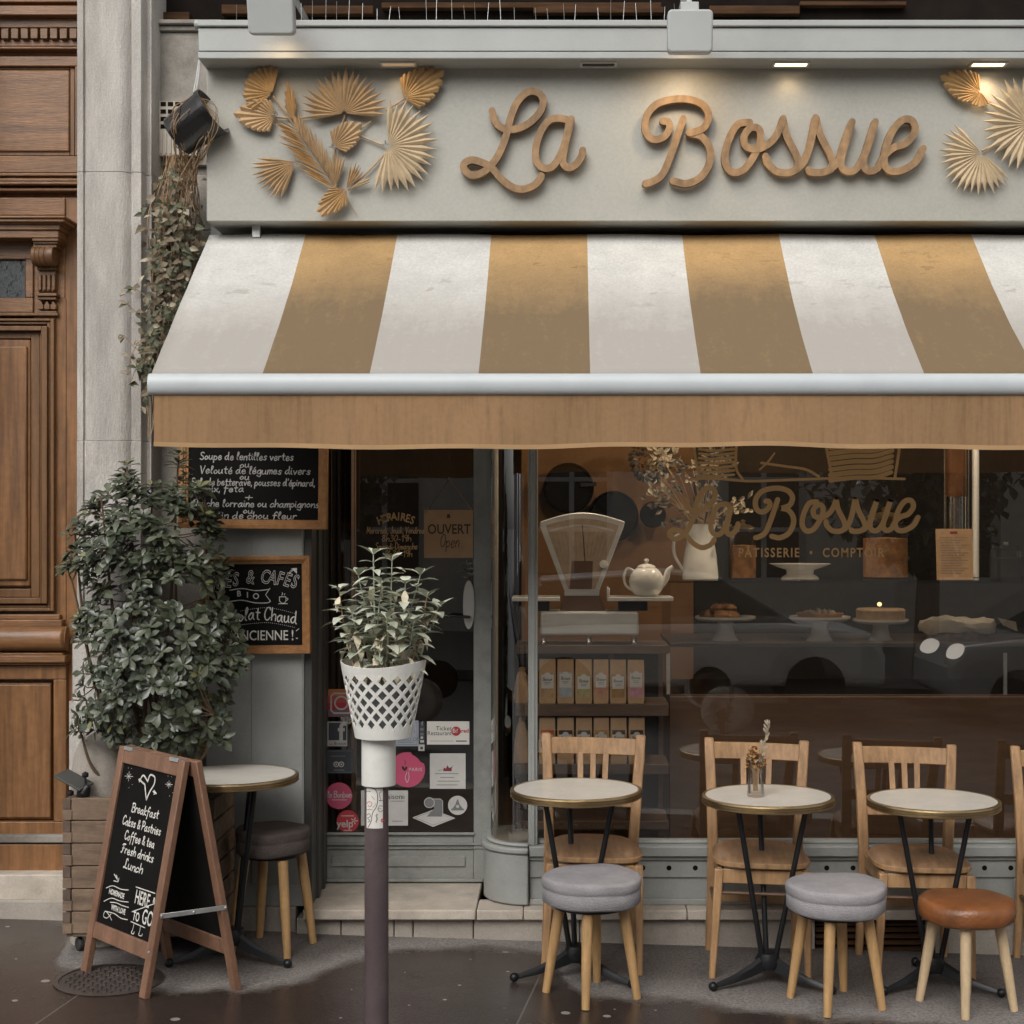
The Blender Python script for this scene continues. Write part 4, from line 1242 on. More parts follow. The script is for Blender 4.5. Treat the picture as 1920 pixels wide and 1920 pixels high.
# ------------------------------------------------------------------ dried palm arrangements on the sign board
def to_board(scale, ox, oy):
    def f(x, y):
        px, py = ox + x / scale, oy + y / scale
        return X_(px, YS - 0.03), Z_(py, YS - 0.03), YS / F / scale
    return f
def palm_fan(parent, f, base, mid, spread, length, n, mat, kind='spiky', d0=0.02, cup=0.05, name='palm_fan', width=1.0):
    """a pleated fan leaf: n folded blades round a base point; mid and spread in degrees, 90 is up in the photo"""
    u0, v0, k = f(*base)
    L0 = length * k
    mb = MB()
    for i in range(n):
        t = (i + 0.5) / n * 2 - 1
        a = R(mid + t * spread / 2 + rnd.uniform(-1.5, 1.5))
        if kind == 'spiky':
            L = L0 * (0.98 - 0.10 * abs(t) ** 2 + rnd.uniform(-0.06, 0.05))
            hw = R(spread / n * 0.56)
        elif kind == 'spade':
            L = L0 * (0.40 + 0.60 * (1 - abs(t)) ** 1.35)
            hw = R(spread / n * 0.54)
        else:
            L = L0 * (1.0 - 0.12 * abs(t) ** 2 + (0.06 if i % 2 else 0))
            hw = R(spread / n * 0.54)
        lift = cup * L0 * (0.5 + 0.5 * math.cos(t * 1.2)) + rnd.uniform(0, 0.004)
        def pt(r, ang, d): return fl.at(u0 + r * math.cos(ang), v0 + r * math.sin(ang), d)
        ridge = 0.15 * L * hw * 2.2 + 0.0035
        r2 = L * (0.70 if kind == 'spiky' else 0.93)
        v = [pt(L * 0.04, a, d0 + 0.004), pt(r2 * 0.5, a + hw * 1.12, d0 + lift * 0.5), pt(r2 * 0.5, a, d0 + lift * 0.5 + ridge * 0.7), pt(r2 * 0.5, a - hw * 1.12, d0 + lift * 0.5),
             pt(r2, a + hw * (0.9 if kind == 'spiky' else 1), d0 + lift * 0.9), pt(r2, a, d0 + lift * 0.9 + ridge), pt(r2, a - hw * (0.9 if kind == 'spiky' else 1), d0 + lift * 0.9), pt(L, a, d0 + lift + ridge * 0.4)]
        mb.add(v, [(0, 2, 1), (0, 3, 2), (1, 2, 5, 4), (2, 3, 6, 5), (4, 5, 7), (5, 6, 7)])
    return mb.build(name, mat, parent, smooth=False)
def stem_part(parent, f, pts, mat, r=0.0045, d=0.016):
    mb = MB()
    q = [fl.at(f(*p)[0], f(*p)[1], d) for p in pts]
    mb.tube(q, r, 7)
    return mb.build('stem', mat, parent)
f1 = to_board(4.3636, 420, 90)
pa = thing('palm_arrangement', 'bouquet of gold dried palm fans fixed at the left end of the sign board', 'dried palm leaves', fl.at(X_(640, YS), Z_(280, YS)))
palm_fan(pa, f1, (395, 375), 150, 150, 235, 13, PALM_GOLD, 'shield', 0.03)
palm_fan(pa, f1, (415, 560), 176, 150, 335, 13, PALM_TAN, 'spade', 0.025)
palm_fan(pa, f1, (566, 600), 97, 46, 325, 7, PALM_GOLD, 'spade', 0.03)
palm_fan(pa, f1, (985, 540), 92, 198, 375, 20, PALM_TAN, 'spiky', 0.035)
palm_fan(pa, f1, (1470, 410), 34, 135, 400, 13, PALM_GOLD, 'spade', 0.03)
palm_fan(pa, f1, (895, 805), 38, 130, 300, 13, PALM_TAN, 'spade', 0.03)
palm_fan(pa, f1, (1345, 805), -10, 205, 425, 20, PALM_PALE, 'spiky', 0.035)
palm_fan(pa, f1, (585, 930), 212, 82, 375, 11, PALM_TAN, 'spiky', 0.025)
palm_fan(pa, f1, (905, 1170), 85, 34, 330, 5, PALM_TAN, 'spiky', 0.03)
palm_fan(pa, f1, (1000, 1160), 62, 40, 240, 5, PALM_TAN, 'spiky', 0.03)
palm_fan(pa, f1, (1010, 1160), 24, 20, 235, 3, PALM_PALE, 'spiky', 0.03)
palm_fan(pa, f1, (1010, 1160), 222, 95, 330, 12, PALM_GOLD, 'spade', 0.04)
mb = MB()   # feather palm: leaflets down both sides of a stem
for i in range(24):
    t = i / 23
    bx, by = 600 + (925 - 600) * t, 680 + (1160 - 680) * t
    for side in (0, 1):
        ln = (245 if side == 0 else 215) * (0.75 + 0.4 * math.sin(t * 2.6)) * (0.85 + 0.3 * rnd.random())
        a = R((157 if side == 0 else 99) + rnd.uniform(-4, 4))
        u0, v0, k = f1(bx, by)
        p = fl.at(u0, v0, 0.035)
        dr_ = fl.at(u0 + math.cos(a) * ln * k, v0 + math.sin(a) * ln * k, 0.03 + (0.03 if side == 0 else 0.012)) - p
        mb.leaf(p, dr_, (0, -1, 0), dr_.length, 0.010, side, 0.9, 0.04, wide=0.5)
mb.build('feather_frond', [PALM_GOLD, PALM_TAN], pa, smooth=False)
for pts in ([(395, 385), (580, 640), (600, 680)], [(410, 558), (600, 570), (830, 536)], [(985, 538), (940, 700), (905, 830), (880, 1000)], [(1480, 400), (1320, 505)], [(1200, 590), (1110, 660)],
            [(1110, 712), (1310, 792)], [(1345, 825), (1180, 1000), (1010, 1160)], [(570, 630), (760, 900), (930, 1165)], [(990, 1210), (1085, 1360)]):
    stem_part(pa, f1, pts, PALM_TAN if rnd.random() < 0.6 else PALM_PALE, r=0.0042 if pts[0][0] != 990 else 0.0016)
for p in ((425, 545), (890, 810), (1325, 790), (590, 935), (910, 1160)):
    mb = MB()
    u0, v0, k = f1(*p)
    for j in range(4):
        a = j * 1.7
        mb.tube([fl.at(u0, v0, 0.03), fl.at(u0 + 0.012 * math.cos(a), v0 + 0.012 * math.sin(a), 0.045)], 0.003, 6)
    mb.build('wire_tie', ZINC, pa)
f2 = to_board(2.5946, 1180, 100)
pb = thing('palm_arrangement', 'bouquet of pale dried palm fans at the right end of the sign board', 'dried palm leaves', fl.at(X_(1890, YS), Z_(260, YS)))
palm_fan(pb, f2, (1705, 190), 158, 130, 210, 13, PALM_GOLD, 'spade', 0.03)
palm_fan(pb, f2, (1710, 190), 250, 120, 75, 9, PALM_GOLD, 'shield', 0.03)
palm_fan(pb, f2, (1945, 345), 155, 230, 250, 21, PALM_PALE, 'spiky', 0.035)
palm_fan(pb, f2, (1715, 485), 225, 190, 220, 19, PALM_PALE, 'spiky', 0.025)
palm_fan(pb, f2, (2150, 250), 60, 150, 220, 16, PALM_GOLD, 'spiky', 0.03)
stem_part(pb, f2, [(1690, 170), (1745, 225), (1930, 330)], PALM_TAN)
stem_part(pb, f2, [(1720, 470), (1800, 430), (1945, 350)], PALM_TAN)
stem_part(pb, f2, [(1945, 350), (2150, 250)], PALM_TAN)

# ------------------------------------------------------------------ lamps of the sign
def spot(name, loc, to, power, size, blend, parent=None, radius=0.03, col=(1.0, 0.72, 0.42)):
    d = bpy.data.lights.new(name, 'SPOT')
    d.energy = power
    d.spot_size = R(size)
    d.spot_blend = blend
    d.shadow_soft_size = radius
    d.color = col
    o = bpy.data.objects.new(name, d)
    COL.objects.link(o)
    o.location = loc
    o.rotation_euler = (Vector(to) - Vector(loc)).to_track_quat('-Z', 'Y').to_euler()
    if parent is not None:
        o.parent = parent
        o.matrix_parent_inverse = Matrix.Translation(-parent.location)
    return o
zs = Z_(110, YC)
for px, lens, power, lab in ((747, LAMPDIM, 0.5, 'dim recessed spot in the cornice underside above the left palm bouquet'),
                             (1122, LAMPOFF, 0, 'unlit recessed spot in the cornice underside left of the square floodlight'),
                             (1483, LAMPON, 0.7, 'lit recessed spot in the cornice underside right of the square floodlight'),
                             (1853, LAMPON, 2.4, 'brightest recessed spot in the cornice underside, above the pale palm fans')):
    x, y = X_(px, 5.985), 5.985
    t = thing('recessed_spot', lab, 'spotlight', (x, y, zs), 'recessed spots under the cornice')
    mb = MB()
    for a, b_, c, d_ in ((-.074, .074, -.03, -.021), (-.074, .074, .021, .03), (-.074, -.064, -.021, .021), (.064, .074, -.021, .021)):
        mb.box(x + a, x + b_, y + c, y + d_, zs - 0.006, zs - 0.0005)
    mb.build('bezel', ALU, t, bevel=0.001)
    mb = MB()
    mb.box(x - .0635, x + .0635, y - .0205, y + .0205, zs - 0.003, zs - 0.0007)
    mb.build('diffuser', lens, t)
    if power: spot('spot_light', (x, y, zs - 0.012), (x, y + 0.055, zs - 0.3), power, 128, 0.8, t, 0.03)
def flood(name, label, px0, px1, py0, py1, power, tilt):
    Yf = 5.70
    c = P((px0 + px1) / 2, (py0 + py1) / 2, Yf)
    w, h = (px1 - px0) * Yf / F, (py1 - py0) * Yf / F
    t = thing('floodlight', label, 'floodlight', c, 'floodlights over the sign board')
    mb = MB()
    fr = Frame(c, (1, 0, 0), (0, -tilt, 1))
    q = []
    r = 0.018
    for cx_, cy_, a0 in ((w / 2 - r, h / 2 - r, 0), (-w / 2 + r, h / 2 - r, 90), (-w / 2 + r, -h / 2 + r, 180), (w / 2 - r, -h / 2 + r, 270)):
        for k in range(5): q.append((cx_ + r * math.cos(R(a0 + 22.5 * k)), cy_ + r * math.sin(R(a0 + 22.5 * k))))
    mb.prism(q, fr, -0.06, 0.0)
    hs_ = mb.build('housing', GREYMETAL, t, bevel=0.008, seg=3)
    mb = MB()
    top = fr.at(0, h / 2 - 0.01, -0.045)
    mb.tube([top, top + Vector((0, 0.02, 0.06)), top + Vector((0, 0.3, 0.16)), (c.x, 6.55, top.z + 0.17)], 0.012, 8)
    mb.box(c.x - 0.035, c.x + 0.035, top.y - 0.012, top.y + 0.012, top.z - 0.005, top.z + 0.045)
    mb.build('arm', GREYMETAL, t, bevel=0.003)
    mb = MB()
    mb.prism([(-w * .42, -h * .42), (w * .42, -h * .42), (w * .42, h * .42), (-w * .42, h * .42)], fr, -0.063, -0.0605)
    mb.build('diffuser', LAMPDIM, hs_)
    b0 = fr.at(0, -h / 2 + 0.02, -0.085)
    spot('flood_light', b0, (c.x, YS, Z_(300, YS)), power, 135, 0.9, t, 0.045, (1.0, 0.75, 0.48))
    return t
flood('floodlight', 'grey floodlight cut off by the top edge, over the left palm bouquet', 463, 550, -12, 63, 1.3, 0.25)
flood('floodlight', 'grey square floodlight hanging before the cornice above the two sign words', 1252, 1337, 18, 97, 4.0, 0.12)

# ------------------------------------------------------------------ awning
aw = thing('awning', 'white and gold striped awning over the café tables, lower half stained', 'awning', (0.8, 5.8, 2.6))
YT, ZT, YBT, ZBT = 6.15, Z_(440, 6.15), 5.285, Z_(702, 5.285)
edges = [X_(p, YT) for p in (393, 573, 745, 921, 1101, 1279, 1460, 1640, 1821, 2000, 2180, 2360, 2540)]
mb = MB()
NY = 14
def canopy_pt(x, t):
    sag = 0.028 * math.sin(math.pi * t) * (0.8 + 0.2 * math.sin(x * 1.7))
    xx = (x - edges[0])
    return (x - 0.008 * math.sin(math.pi * t) * (1 if xx < 0.02 else 0), YT + (YBT - YT) * t, ZT + (ZBT - ZT) * t - sag + 0.0025 * math.sin(x * 9 + t * 5) + 0.0018 * math.sin(t * 21 + x * 2.3) * math.sin(math.pi * t))
nx = 5
xs = []
for i in range(len(edges) - 1): xs += [edges[i] + (edges[i + 1] - edges[i]) * k / nx for k in range(nx)]
xs.append(edges[-1])
nn = len(xs)
mb.add([canopy_pt(x, t / NY) for t in range(NY + 1) for x in xs], [])
for t in range(NY):
    for k in range(nn - 1):
        mb.f.append((t * nn + k, (t + 1) * nn + k, (t + 1) * nn + k + 1, t * nn + k + 1))
        mb.m.append((k // nx) % 2)
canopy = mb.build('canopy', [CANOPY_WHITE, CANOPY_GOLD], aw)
so = canopy.modifiers.new('thick', 'SOLIDIFY')
so.thickness = 0.0015
so.offset = -1
XA0, XA1 = X_(277, 5.25), edges[-1] + 0.03
mb = MB()   # front bar: rounded aluminium profile
zt, zb = Z_(700, 5.26), Z_(741, 5.26)
pr = []
for k in range(15):
    a = R(-80 + 175 * k / 14)
    pr.append((5.268 - 0.03 * math.cos(a) ** 0.8 if math.cos(a) > 0 else 5.268, (zt + zb) / 2 + (zt - zb) / 2 * math.sin(a)))
pr += [(5.31, zt - 0.002), (5.31, zb + 0.002)]
n = len(pr)
v = [(XA0, y, z) for y, z in pr] + [(XA1, y, z) for y, z in pr]
fc = [tuple(range(n)), tuple(range(n, 2 * n))[::-1]] + [(i, n + i, n + (i + 1) % n, (i + 1) % n) for i in range(n)]
mb.add(v, fc)
mb.build('front_bar', WHITEMETAL, aw, bevel=0.003, recalc=True)
mb = MB()
nx = 160
x0, x1 = X_(289, 5.262), XA1 - 0.02
zb2 = Z_(842, 5.26)
v = []
for j in range(9):
    t = j / 8
    for k in range(nx + 1):
        x = x0 + (x1 - x0) * k / nx
        v.append((x, 5.262 + 0.016 * t * math.sin(x * 5.3 + 1.0) + 0.010 * t * math.sin(x * 13 + 2) - 0.006 * t, zb + 0.004 + (zb2 - zb) * t + 0.005 * t * math.sin(x * 3.1) + 0.0025 * t * math.sin(x * 11)))
mb.add(v, [(j * (nx + 1) + k, (j + 1) * (nx + 1) + k, (j + 1) * (nx + 1) + k + 1, j * (nx + 1) + k + 1) for j in range(8) for k in range(nx)], 0)
o = mb.build('valance', [VALANCE], aw)
mb = MB()
hv = []
for dz, dy in ((0.016, -0.0018), (0.0, -0.0018)):
    for k in range(nx + 1):
        q = v[8 * (nx + 1) + k]
        hv.append((q[0], q[1] + dy, q[2] + dz))
mb.add(hv, [(k, nx + 1 + k, nx + 2 + k, k + 1) for k in range(nx)])
mb.build('hem', HEM, aw)
for xx in (-1.25, 2.9):
    mb = MB()
    mb.beam((xx, 6.28, 2.86), (xx + 0.25, 5.85, 2.52), 0.04, 0.06)
    mb.beam((xx + 0.25, 5.85, 2.52), (xx, 5.32, 2.28), 0.035, 0.05)
    mb.lathe([(0, -0.035), (0.03, -0.035), (0.03, 0.035), (0, 0.035)], (xx + 0.25, 5.85, 2.52), 14)
    mb.build('folding_arm', WHITEMETAL, aw, bevel=0.004)
mb = MB()
mb.box(XA0 + 0.05, XA1, 6.12, 6.29, 2.84, 2.955)
mb.build('roller_case', WHITEMETAL, aw, bevel=0.012)

# ------------------------------------------------------------------ vent, hanging pot, ivy
vg = thing('vent_cover', 'cream wall vent cover with square holes behind the hanging black pot', 'vent', P(330, 240, 6.39))
mb = MB()
mb.pbox(298, 370, 190, 292, 6.385, 0.022)
for r_ in range(8):
    mb.pbox(300 + r_ * 8.5, 304 + r_ * 8.5, 247, 288, 6.380, 0.0045)
mb.build('plate', CREAM, vg, bevel=0.002)
mb = MB()
for i in range(4):
    for j in range(5): mb.pbox(301 + j * 13.6, 311 + j * 13.6, 191 + i * 14, 199 + i * 14, 6.3835, 0.0012, 0)
mb.build('opening', BLACKISH, vg, smooth=False)

hp = thing('hanging_pot', 'glossy black plastic pot tipped over and tangled in dry roots, hanging on a white strap', 'flower pot', P(370, 235, 6.02))
YH = 6.0
c = P(366, 232, YH)
ax = Vector((0.80, -0.16, 0.50)).normalized()
mb = MB()
mb.lathe([(0.0, -0.095), (0.078, -0.095), (0.083, -0.09), (0.095, 0.068), (0.1, 0.07), (0.1, 0.092), (0.095, 0.092), (0.086, 0.06), (0.07, 0.03), (0, 0.03)], c, 40, axis=ax)
mb.build('pot', BLACKGLOSS, hp)
mb = MB()
mb.lathe([(0.0, 0.045), (0.06, 0.055), (0.088, 0.06)], c, 24, axis=ax)
mb.build('soil', SOIL, hp)
mb = MB()
for s_ in (-1, 1):
    mb.tube([P(375 + s_ * 1.2, 112, 5.96), P(370 + s_ * 1.8, 150, 5.97), P(364 + s_ * 2, 180, YH - 0.02)], 0.004, 6)
mb.build('strap', ROPEWHITE, hp)
mb = MB()
rr = random.Random(3)
for k in range(30):
    a = rr.uniform(-0.9, 0.9)
    top = P(366 + a * 18, 178 + abs(a) * 10, YH - 0.03 + rr.uniform(-0.04, 0.05))
    side = rr.choice((-1, 1, 1, -1, 0.4))
    e1 = P(366 + side * rr.uniform(20, 46), 215 + rr.uniform(-12, 30), YH - 0.08 + rr.uniform(-0.03, 0.1))
    e2 = P(358 + side * rr.uniform(10, 34), 270 + rr.uniform(-14, 24), YH + rr.uniform(-0.05, 0.08))
    e3 = P(350 + rr.uniform(-22, 20), 325 + rr.uniform(-10, 30), YH + 0.1 + rr.uniform(-0.05, 0.1))
    q = [top, e1, e2, e3]
    if rr.random() < 0.6: q.append(P(345 + rr.uniform(-25, 25), 400 + rr.uniform(-20, 90), 6.15 + rr.uniform(-0.03, 0.1)))
    mb.tube(catmull(q, 6), rr.uniform(0.0012, 0.0024), 5)
mb.build('root', ROOT, hp)

iv = thing('climbing_ivy', 'half dead ivy hanging down between the pilaster and the awning', 'ivy', P(330, 850, 6.3))
rr = random.Random(11)
mb, ms = MB(), MB()
def ivy_x(py):
    tab = [(300, 335, 30), (380, 325, 50), (470, 325, 52), (540, 322, 48), (600, 312, 42), (660, 296, 34), (700, 288, 28), (760, 282, 14), (850, 282, 12), (880, 284, 8)]
    for (y0, c0, w0), (y1, c1, w1) in zip(tab, tab[1:]):
        if y0 <= py <= y1:
            t = (py - y0) / (y1 - y0)
            return c0 + (c1 - c0) * t, w0 + (w1 - w0) * t
    return 330, 20
for k in range(40):
    q = []
    off = rr.uniform(-0.9, 0.9)
    yb = rr.choice((520, 600, 680, 700, 850, 640))
    py = 290
    while py < yb:
        cx_, w_ = ivy_x(max(300, py))
        q.append(P(cx_ + off * w_ + rr.uniform(-5, 5), py, 6.2 + 0.1 * off * off + rr.uniform(-0.05, 0.06)))
        py += 38
    if len(q) > 2: ms.tube(catmull(q, 3), rr.uniform(0.0014, 0.003), 5)
for q in ([(285, 630), (262, 640), (246, 668), (240, 700)], [(280, 600), (255, 585), (238, 570)], [(280, 560), (250, 540), (236, 548)], [(285, 650), (258, 655), (232, 628)], [(280, 660), (256, 690), (245, 718)]):
    pts = [P(a, b_, 6.14) for a, b_ in q]
    ms.tube(catmull(pts, 4), 0.0016, 5)
    for p in pts[1:]:
        for j in range(3):
            mb.leaf(p, (rr.uniform(-1, 1), -0.6, rr.uniform(-1, 0.4)), (0, -1, 0.6), rr.uniform(0.025, 0.04), 0.022, rr.choice((0, 1, 2)), 0.4, 0.4, 0.45)
n_ = 0
while n_ < 1050:
    py = 300 + 560 * rr.random() ** 1.0
    cx_, w_ = ivy_x(py)
    dens = 0.3 if py < 380 else (1.0 if py < 690 else 0.5)
    if rr.random() > dens: continue
    g = rr.gauss(0, 0.5)
    if abs(g) > 1.25: continue
    px = cx_ + g * w_
    if px > 396 - max(0, (py - 440)) * 0.40 and py > 400: continue
    p = P(px, py, 6.24 + rr.uniform(-0.13, 0.12) - 0.05 * (1 - g * g))
    L = rr.uniform(0.018, 0.046)
    m_ = rr.choices((0, 1, 2), (0.4, 0.42, 0.18) if py < 560 else (0.3, 0.55, 0.15))[0]
    mb.leaf(p, (rr.uniform(-1, 1), rr.uniform(-1, 0.2), rr.uniform(-1.1, 0.5)), (rr.uniform(-.6, .6), -1, rr.uniform(0, 1)), L, L * rr.uniform(0.55, 0.85), m_, rr.uniform(0.1, 0.6), rr.uniform(0, 0.7), 0.42)
    n_ += 1
ms.build('stem', ROOT, iv)
mb.build('leaves', [DRY_A, DRY_B, DRY_C], iv, smooth=False)

# ------------------------------------------------------------------ wall chalkboards
def wall_board(label, px0, px1, py0, py1, Y, fw_px, tilt=0.0):
    a, b_ = P(px0, py1, Y), P(px1, py0, Y)
    w, h = b_.x - a.x, b_.z - a.z
    k = Y / F
    t = thing('menu_board', label, 'chalkboard', (a.x + w / 2, Y, a.z))
    fr = Frame((a.x, Y, a.z), (1, 0, math.tan(R(tilt))), (-math.tan(R(tilt)), 0, 1))
    mb = MB()
    f_ = fw_px * k
    for (dz, ww, d0) in ((0, f_ * 0.52, 0.022), (f_ * 0.45, f_ * 0.30, 0.016), (f_ * 0.70, f_ * 0.32, 0.010)):
        o0, o1 = dz, dz + ww
        mb.prism([(o0, o0), (w - o0, o0), (w - o1, o1), (o1, o1)], fr, -0.01, d0)
        mb.prism([(o0, h - o0), (o1, h - o1), (w - o1, h - o1), (w - o0, h - o0)], fr, -0.01, d0)
        mb.prism([(o0, o0), (o1, o1), (o1, h - o1), (o0, h - o0)], fr, -0.01, d0)
        mb.prism([(w - o0, o0), (w - o0, h - o0), (w - o1, h - o1), (w - o1, o1)], fr, -0.01, d0)
    mb.build('frame', ORANGEWOOD, t, bevel=0.002)
    mb = MB()
    mb.prism([(f_ * .9, f_ * .9), (w - f_ * .9, f_ * .9), (w - f_ * .9, h - f_ * .9), (f_ * .9, h - f_ * .9)], fr, -0.012, 0.002)
    sl_ = mb.build('slate', SLATE, t, smooth=False)
    def uv(px, py): return (px - px0) * k, (py1 - py) * k
    return sl_, fr, uv, k
t, fr, uv, k = wall_board('large orange framed chalkboard with the handwritten daily menu, upper of two', 336, 614, 742, 990, 6.28, 17, -0.6)
mb = MB()
for s_, x0, x1, y, h_ in (('Soupe de lentilles vertes', 374, 548, 861, 1.75), ('ou', 449, 466, 875, 1.5), ('Velouté de légumes divers', 374, 580, 887, 1.75), ('ou', 449, 466, 898, 1.5),
                          ('Salade betterave, pousses d\'épinard,', 358, 589, 909, 1.65), ('noix, feta', 378, 456, 921, 1.6), ('+', 459, 472, 936, 1.9),
                          ('Quiche lorraine ou champignons', 361, 597, 949, 1.7), ('ou', 456, 473, 961, 1.4), ('Gratin de chou fleur', 374, 555, 971, 1.6)):
    hand(mb, s_, fr, uv(x0, 0)[0], uv(x1, 0)[0], uv(0, y)[1], h_ * k, 1.9 * k, 0.0028, 0)
mb.build('chalk_writing', CHALK_DIM, t, smooth=False)
t, fr, uv, k = wall_board('smaller orange framed chalkboard advertising hot chocolate, lower of two', 378, 583, 1043, 1226, 6.28, 15, 0.4)
mb = MB()
word = 'THÉS & CAFÉS'
for i, ch in enumerate(word):
    t_ = i / 11
    x = 402 + 152 * t_
    y = 1096 - 16 * math.sin(math.pi * min(1, t_ * 1.25) * 0.5) + 30 * max(0, t_ - 0.42) ** 1.6
    ang = -0.10 - 0.42 * max(0, t_ - 0.35)
    u, v = uv(x, y)
    f3 = Frame(fr.at(u, v, 0), (math.cos(ang), 0, math.sin(ang)), (-math.sin(ang), 0, math.cos(ang)))
    mb.text(ch, 36 * k, f3, d=0.0028, bold=0.0018, sx=0.66)
    mb.text(ch, 36 * k, f3, d=0.0033, bold=-0.0010, sx=0.66, mi=1)
hand(mb, 'Chocolat Chaud', fr, uv(402, 0)[0], uv(556, 0)[0], uv(0, 1167)[1], 2.9 * k, 2.3 * k, 0.0028, curve=lambda t_: (6 * math.sin(t_ * 3.1) - 3 + 7 * (0.3 - abs(t_ - 0.55)) ) * k)
for (tx, x, y, hp_) in (("À L'ANCIENNE", 472, 1193, 21), ('!', 549, 1193, 22)):
    u, v = uv(x, y)
    mb.text(tx, hp_ * k * 1.25, fr, u, v, 0.0028, bold=0.0004, sx=0.80)
u, v = uv(466, 1115)
for i, ch in enumerate('BIO'):
    u, v = uv(449 + 16 * i, 1114 + 2.5 * i)
    mb.text(ch, 15 * k, fr, u, v, 0.0028, bold=0.0006)
def ol(pts, w_, smooth=True, closed=False): mb.stroke([uv(*p) for p in pts], w_ * k, fr, 0.0028, smooth=smooth, closed=closed)
ol([(432, 1107), (455, 1104), (480, 1108), (504, 1106), (507, 1104)], 1.6); ol([(432, 1128), (455, 1126), (480, 1131), (502, 1131), (508, 1128)], 1.6); ol([(507, 1104), (499, 1116), (508, 1128)], 1.4, False)
ol([(525, 1120), (525, 1128), (529, 1132), (534, 1132), (537, 1128), (537, 1120)], 1.4, False, True); ol([(537, 1122), (541, 1124), (537, 1128)], 1.2); ol([(523, 1133), (540, 1133)], 1.2, False); ol([(529, 1117), (531, 1115), (530, 1112)], 1.0); ol([(534, 1117), (535, 1114)], 1.0, False)
for i in range(28):
    t_ = i / 27
    for yy, ph in ((1146, 0), (1172, 1)):
        x = 452 + 100 * t_
        y = yy - (6 if ph == 0 else 4) * math.sin(t_ * 3) + 12 * max(0, t_ - 0.5)
        mb.stroke([uv(x, y), uv(x + 0.8, y)], 0.9 * k, fr, 0.0028, smooth=False)
mb.flat([uv(547, 1067), uv(558, 1066), uv(558, 1077)][::-1], fr, 0.0028)
mb.stroke([uv(556, 1184), uv(561, 1180)], 1.2 * k, fr, 0.0028, smooth=False); mb.stroke([uv(556, 1198), uv(558, 1198)], 2 * k, fr, 0.0028, smooth=False)
mb.build('chalk_writing', [CHALK, SLATE], t, smooth=False)

# ------------------------------------------------------------------ planter box, shrub, solar lamp
pl = thing('planter_box', 'weathered plank planter box on casters beside the wooden door', 'planter', (-1.72, 6.06, zg(-1.8)))
YPB = 5.92
x0, x1, y0, y1 = X_(118, YPB), X_(402, YPB), YPB, YPB + 0.36
zb, zt = Z_(1752, YPB), Z_(1496, YPB)
nb = 6
mb, me_ = MB(), MB()
h_ = (zt - zb) / nb
for i in range(nb):
    a, b_ = zb + h_ * i + 0.002, zb + h_ * (i + 1) - 0.002
    jut = 0.001 * (i % 2)
    mb.box(x0 + 0.033, x1 - 0.033, y0 + rnd.uniform(0, 0.003), y0 + 0.032, a, b_)
    mb.box(x0 + 0.033, x1 - 0.033, y1 - 0.032, y1, a, b_)
    for xa, xb in ((x0, x0 + 0.03), (x1 - 0.03, x1)):
        mb.box(xa + rnd.uniform(-0.002, 0.001), xb, y0 + 0.002, y1 - 0.002, a + h_ * 0.0, b_ - h_ * 0.06)
    me_.box(x0 - 0.001, x0 + 0.030, y0 - 0.002, y0 + 0.001, a + h_ * 0.48, b_)
    mb.box(x0 - 0.001, x0 + 0.036, y0 - 0.0035, y0 + 0.0012, a, a + h_ * 0.46)
mb.box(x0 + 0.01, x1 - 0.01, y0 + 0.01, y1 - 0.01, zb - 0.012, zb - 0.001)
mb.build('plank', CRATE, pl, bevel=0.003)
me_.build('plank_end', CRATE_END, pl, bevel=0.001)
mb = MB()
mb.box(x0 + 0.035, x1 - 0.035, y0 + 0.035, y1 - 0.035, zb + 0.2, zt - 0.035)
for k in range(40):
    p = Vector((rnd.uniform(x0 + .06, x1 - .06), rnd.uniform(y0 + .06, y1 - .06), zt - 0.036))
    mb.lathe([(rnd.uniform(.012, .035), -0.01), (0.015, rnd.uniform(0.005, 0.02)), (0, rnd.uniform(0.012, 0.03))], p, 7)
mb.build('soil', SOIL, pl)
mb = MB()
rr = random.Random(5)
for k in range(60):
    p = Vector((rr.uniform(x0 + .04, x1 - .04), rr.uniform(y0 + .04, y1 - .1), zt - 0.022))
    mb.leaf(p, (rr.uniform(-1, 1), rr.uniform(-1, 1), 0.5), (0, 0, 1), 0.035, 0.02, 0, 0.3, 0.4)
mb.build('dead_leaves', DRY_C, pl, smooth=False)
for xx in (x0 + 0.05, x1 - 0.05):
    for yy in (y0 + 0.05, y1 - 0.05):
        mb = MB()
        zw = zg(xx) + 0.027
        mb.lathe([(0.0, -0.012), (0.020, -0.012), (0.027, -0.008), (0.027, 0.008), (0.020, 0.012), (0, 0.012)], (xx, yy, zw), 20, axis=(0.75, 0.66, 0))
        mb.box(xx - 0.02, xx + 0.02, yy - 0.02, yy + 0.02, zw + 0.032, zb - 0.011)
        mb.build('caster', RUBBER, pl, bevel=0.002)
so_ = thing('solar_lamp', 'small black tilted panel lamp stuck into the left end of the planter', 'garden lamp', P(150, 1480, 5.98))
mb = MB()
a, b_ = P(114, 1449, 5.99), P(163, 1476, 5.95)
mb.beam(a, b_, 0.085, 0.008, up=(0.35, -0.35, 1))
mb.build('panel', DARKPAINT_SHADE, so_, bevel=0.002)
mb = MB()
mb.tube([P(166, 1473, 5.95), P(158, 1484, 5.95), P(148, 1500, 5.96)], [0.012, 0.028, 0.016], 12)
mb.lathe([(0, -0.014), (0.012, -0.008), (0.014, 0), (0.012, 0.008), (0, 0.014)], P(160, 1453, 5.97), 12)
mb.tube([P(160, 1455, 5.97), P(160, 1478, 5.96), P(158, 1500, 5.96)], 0.004, 6)
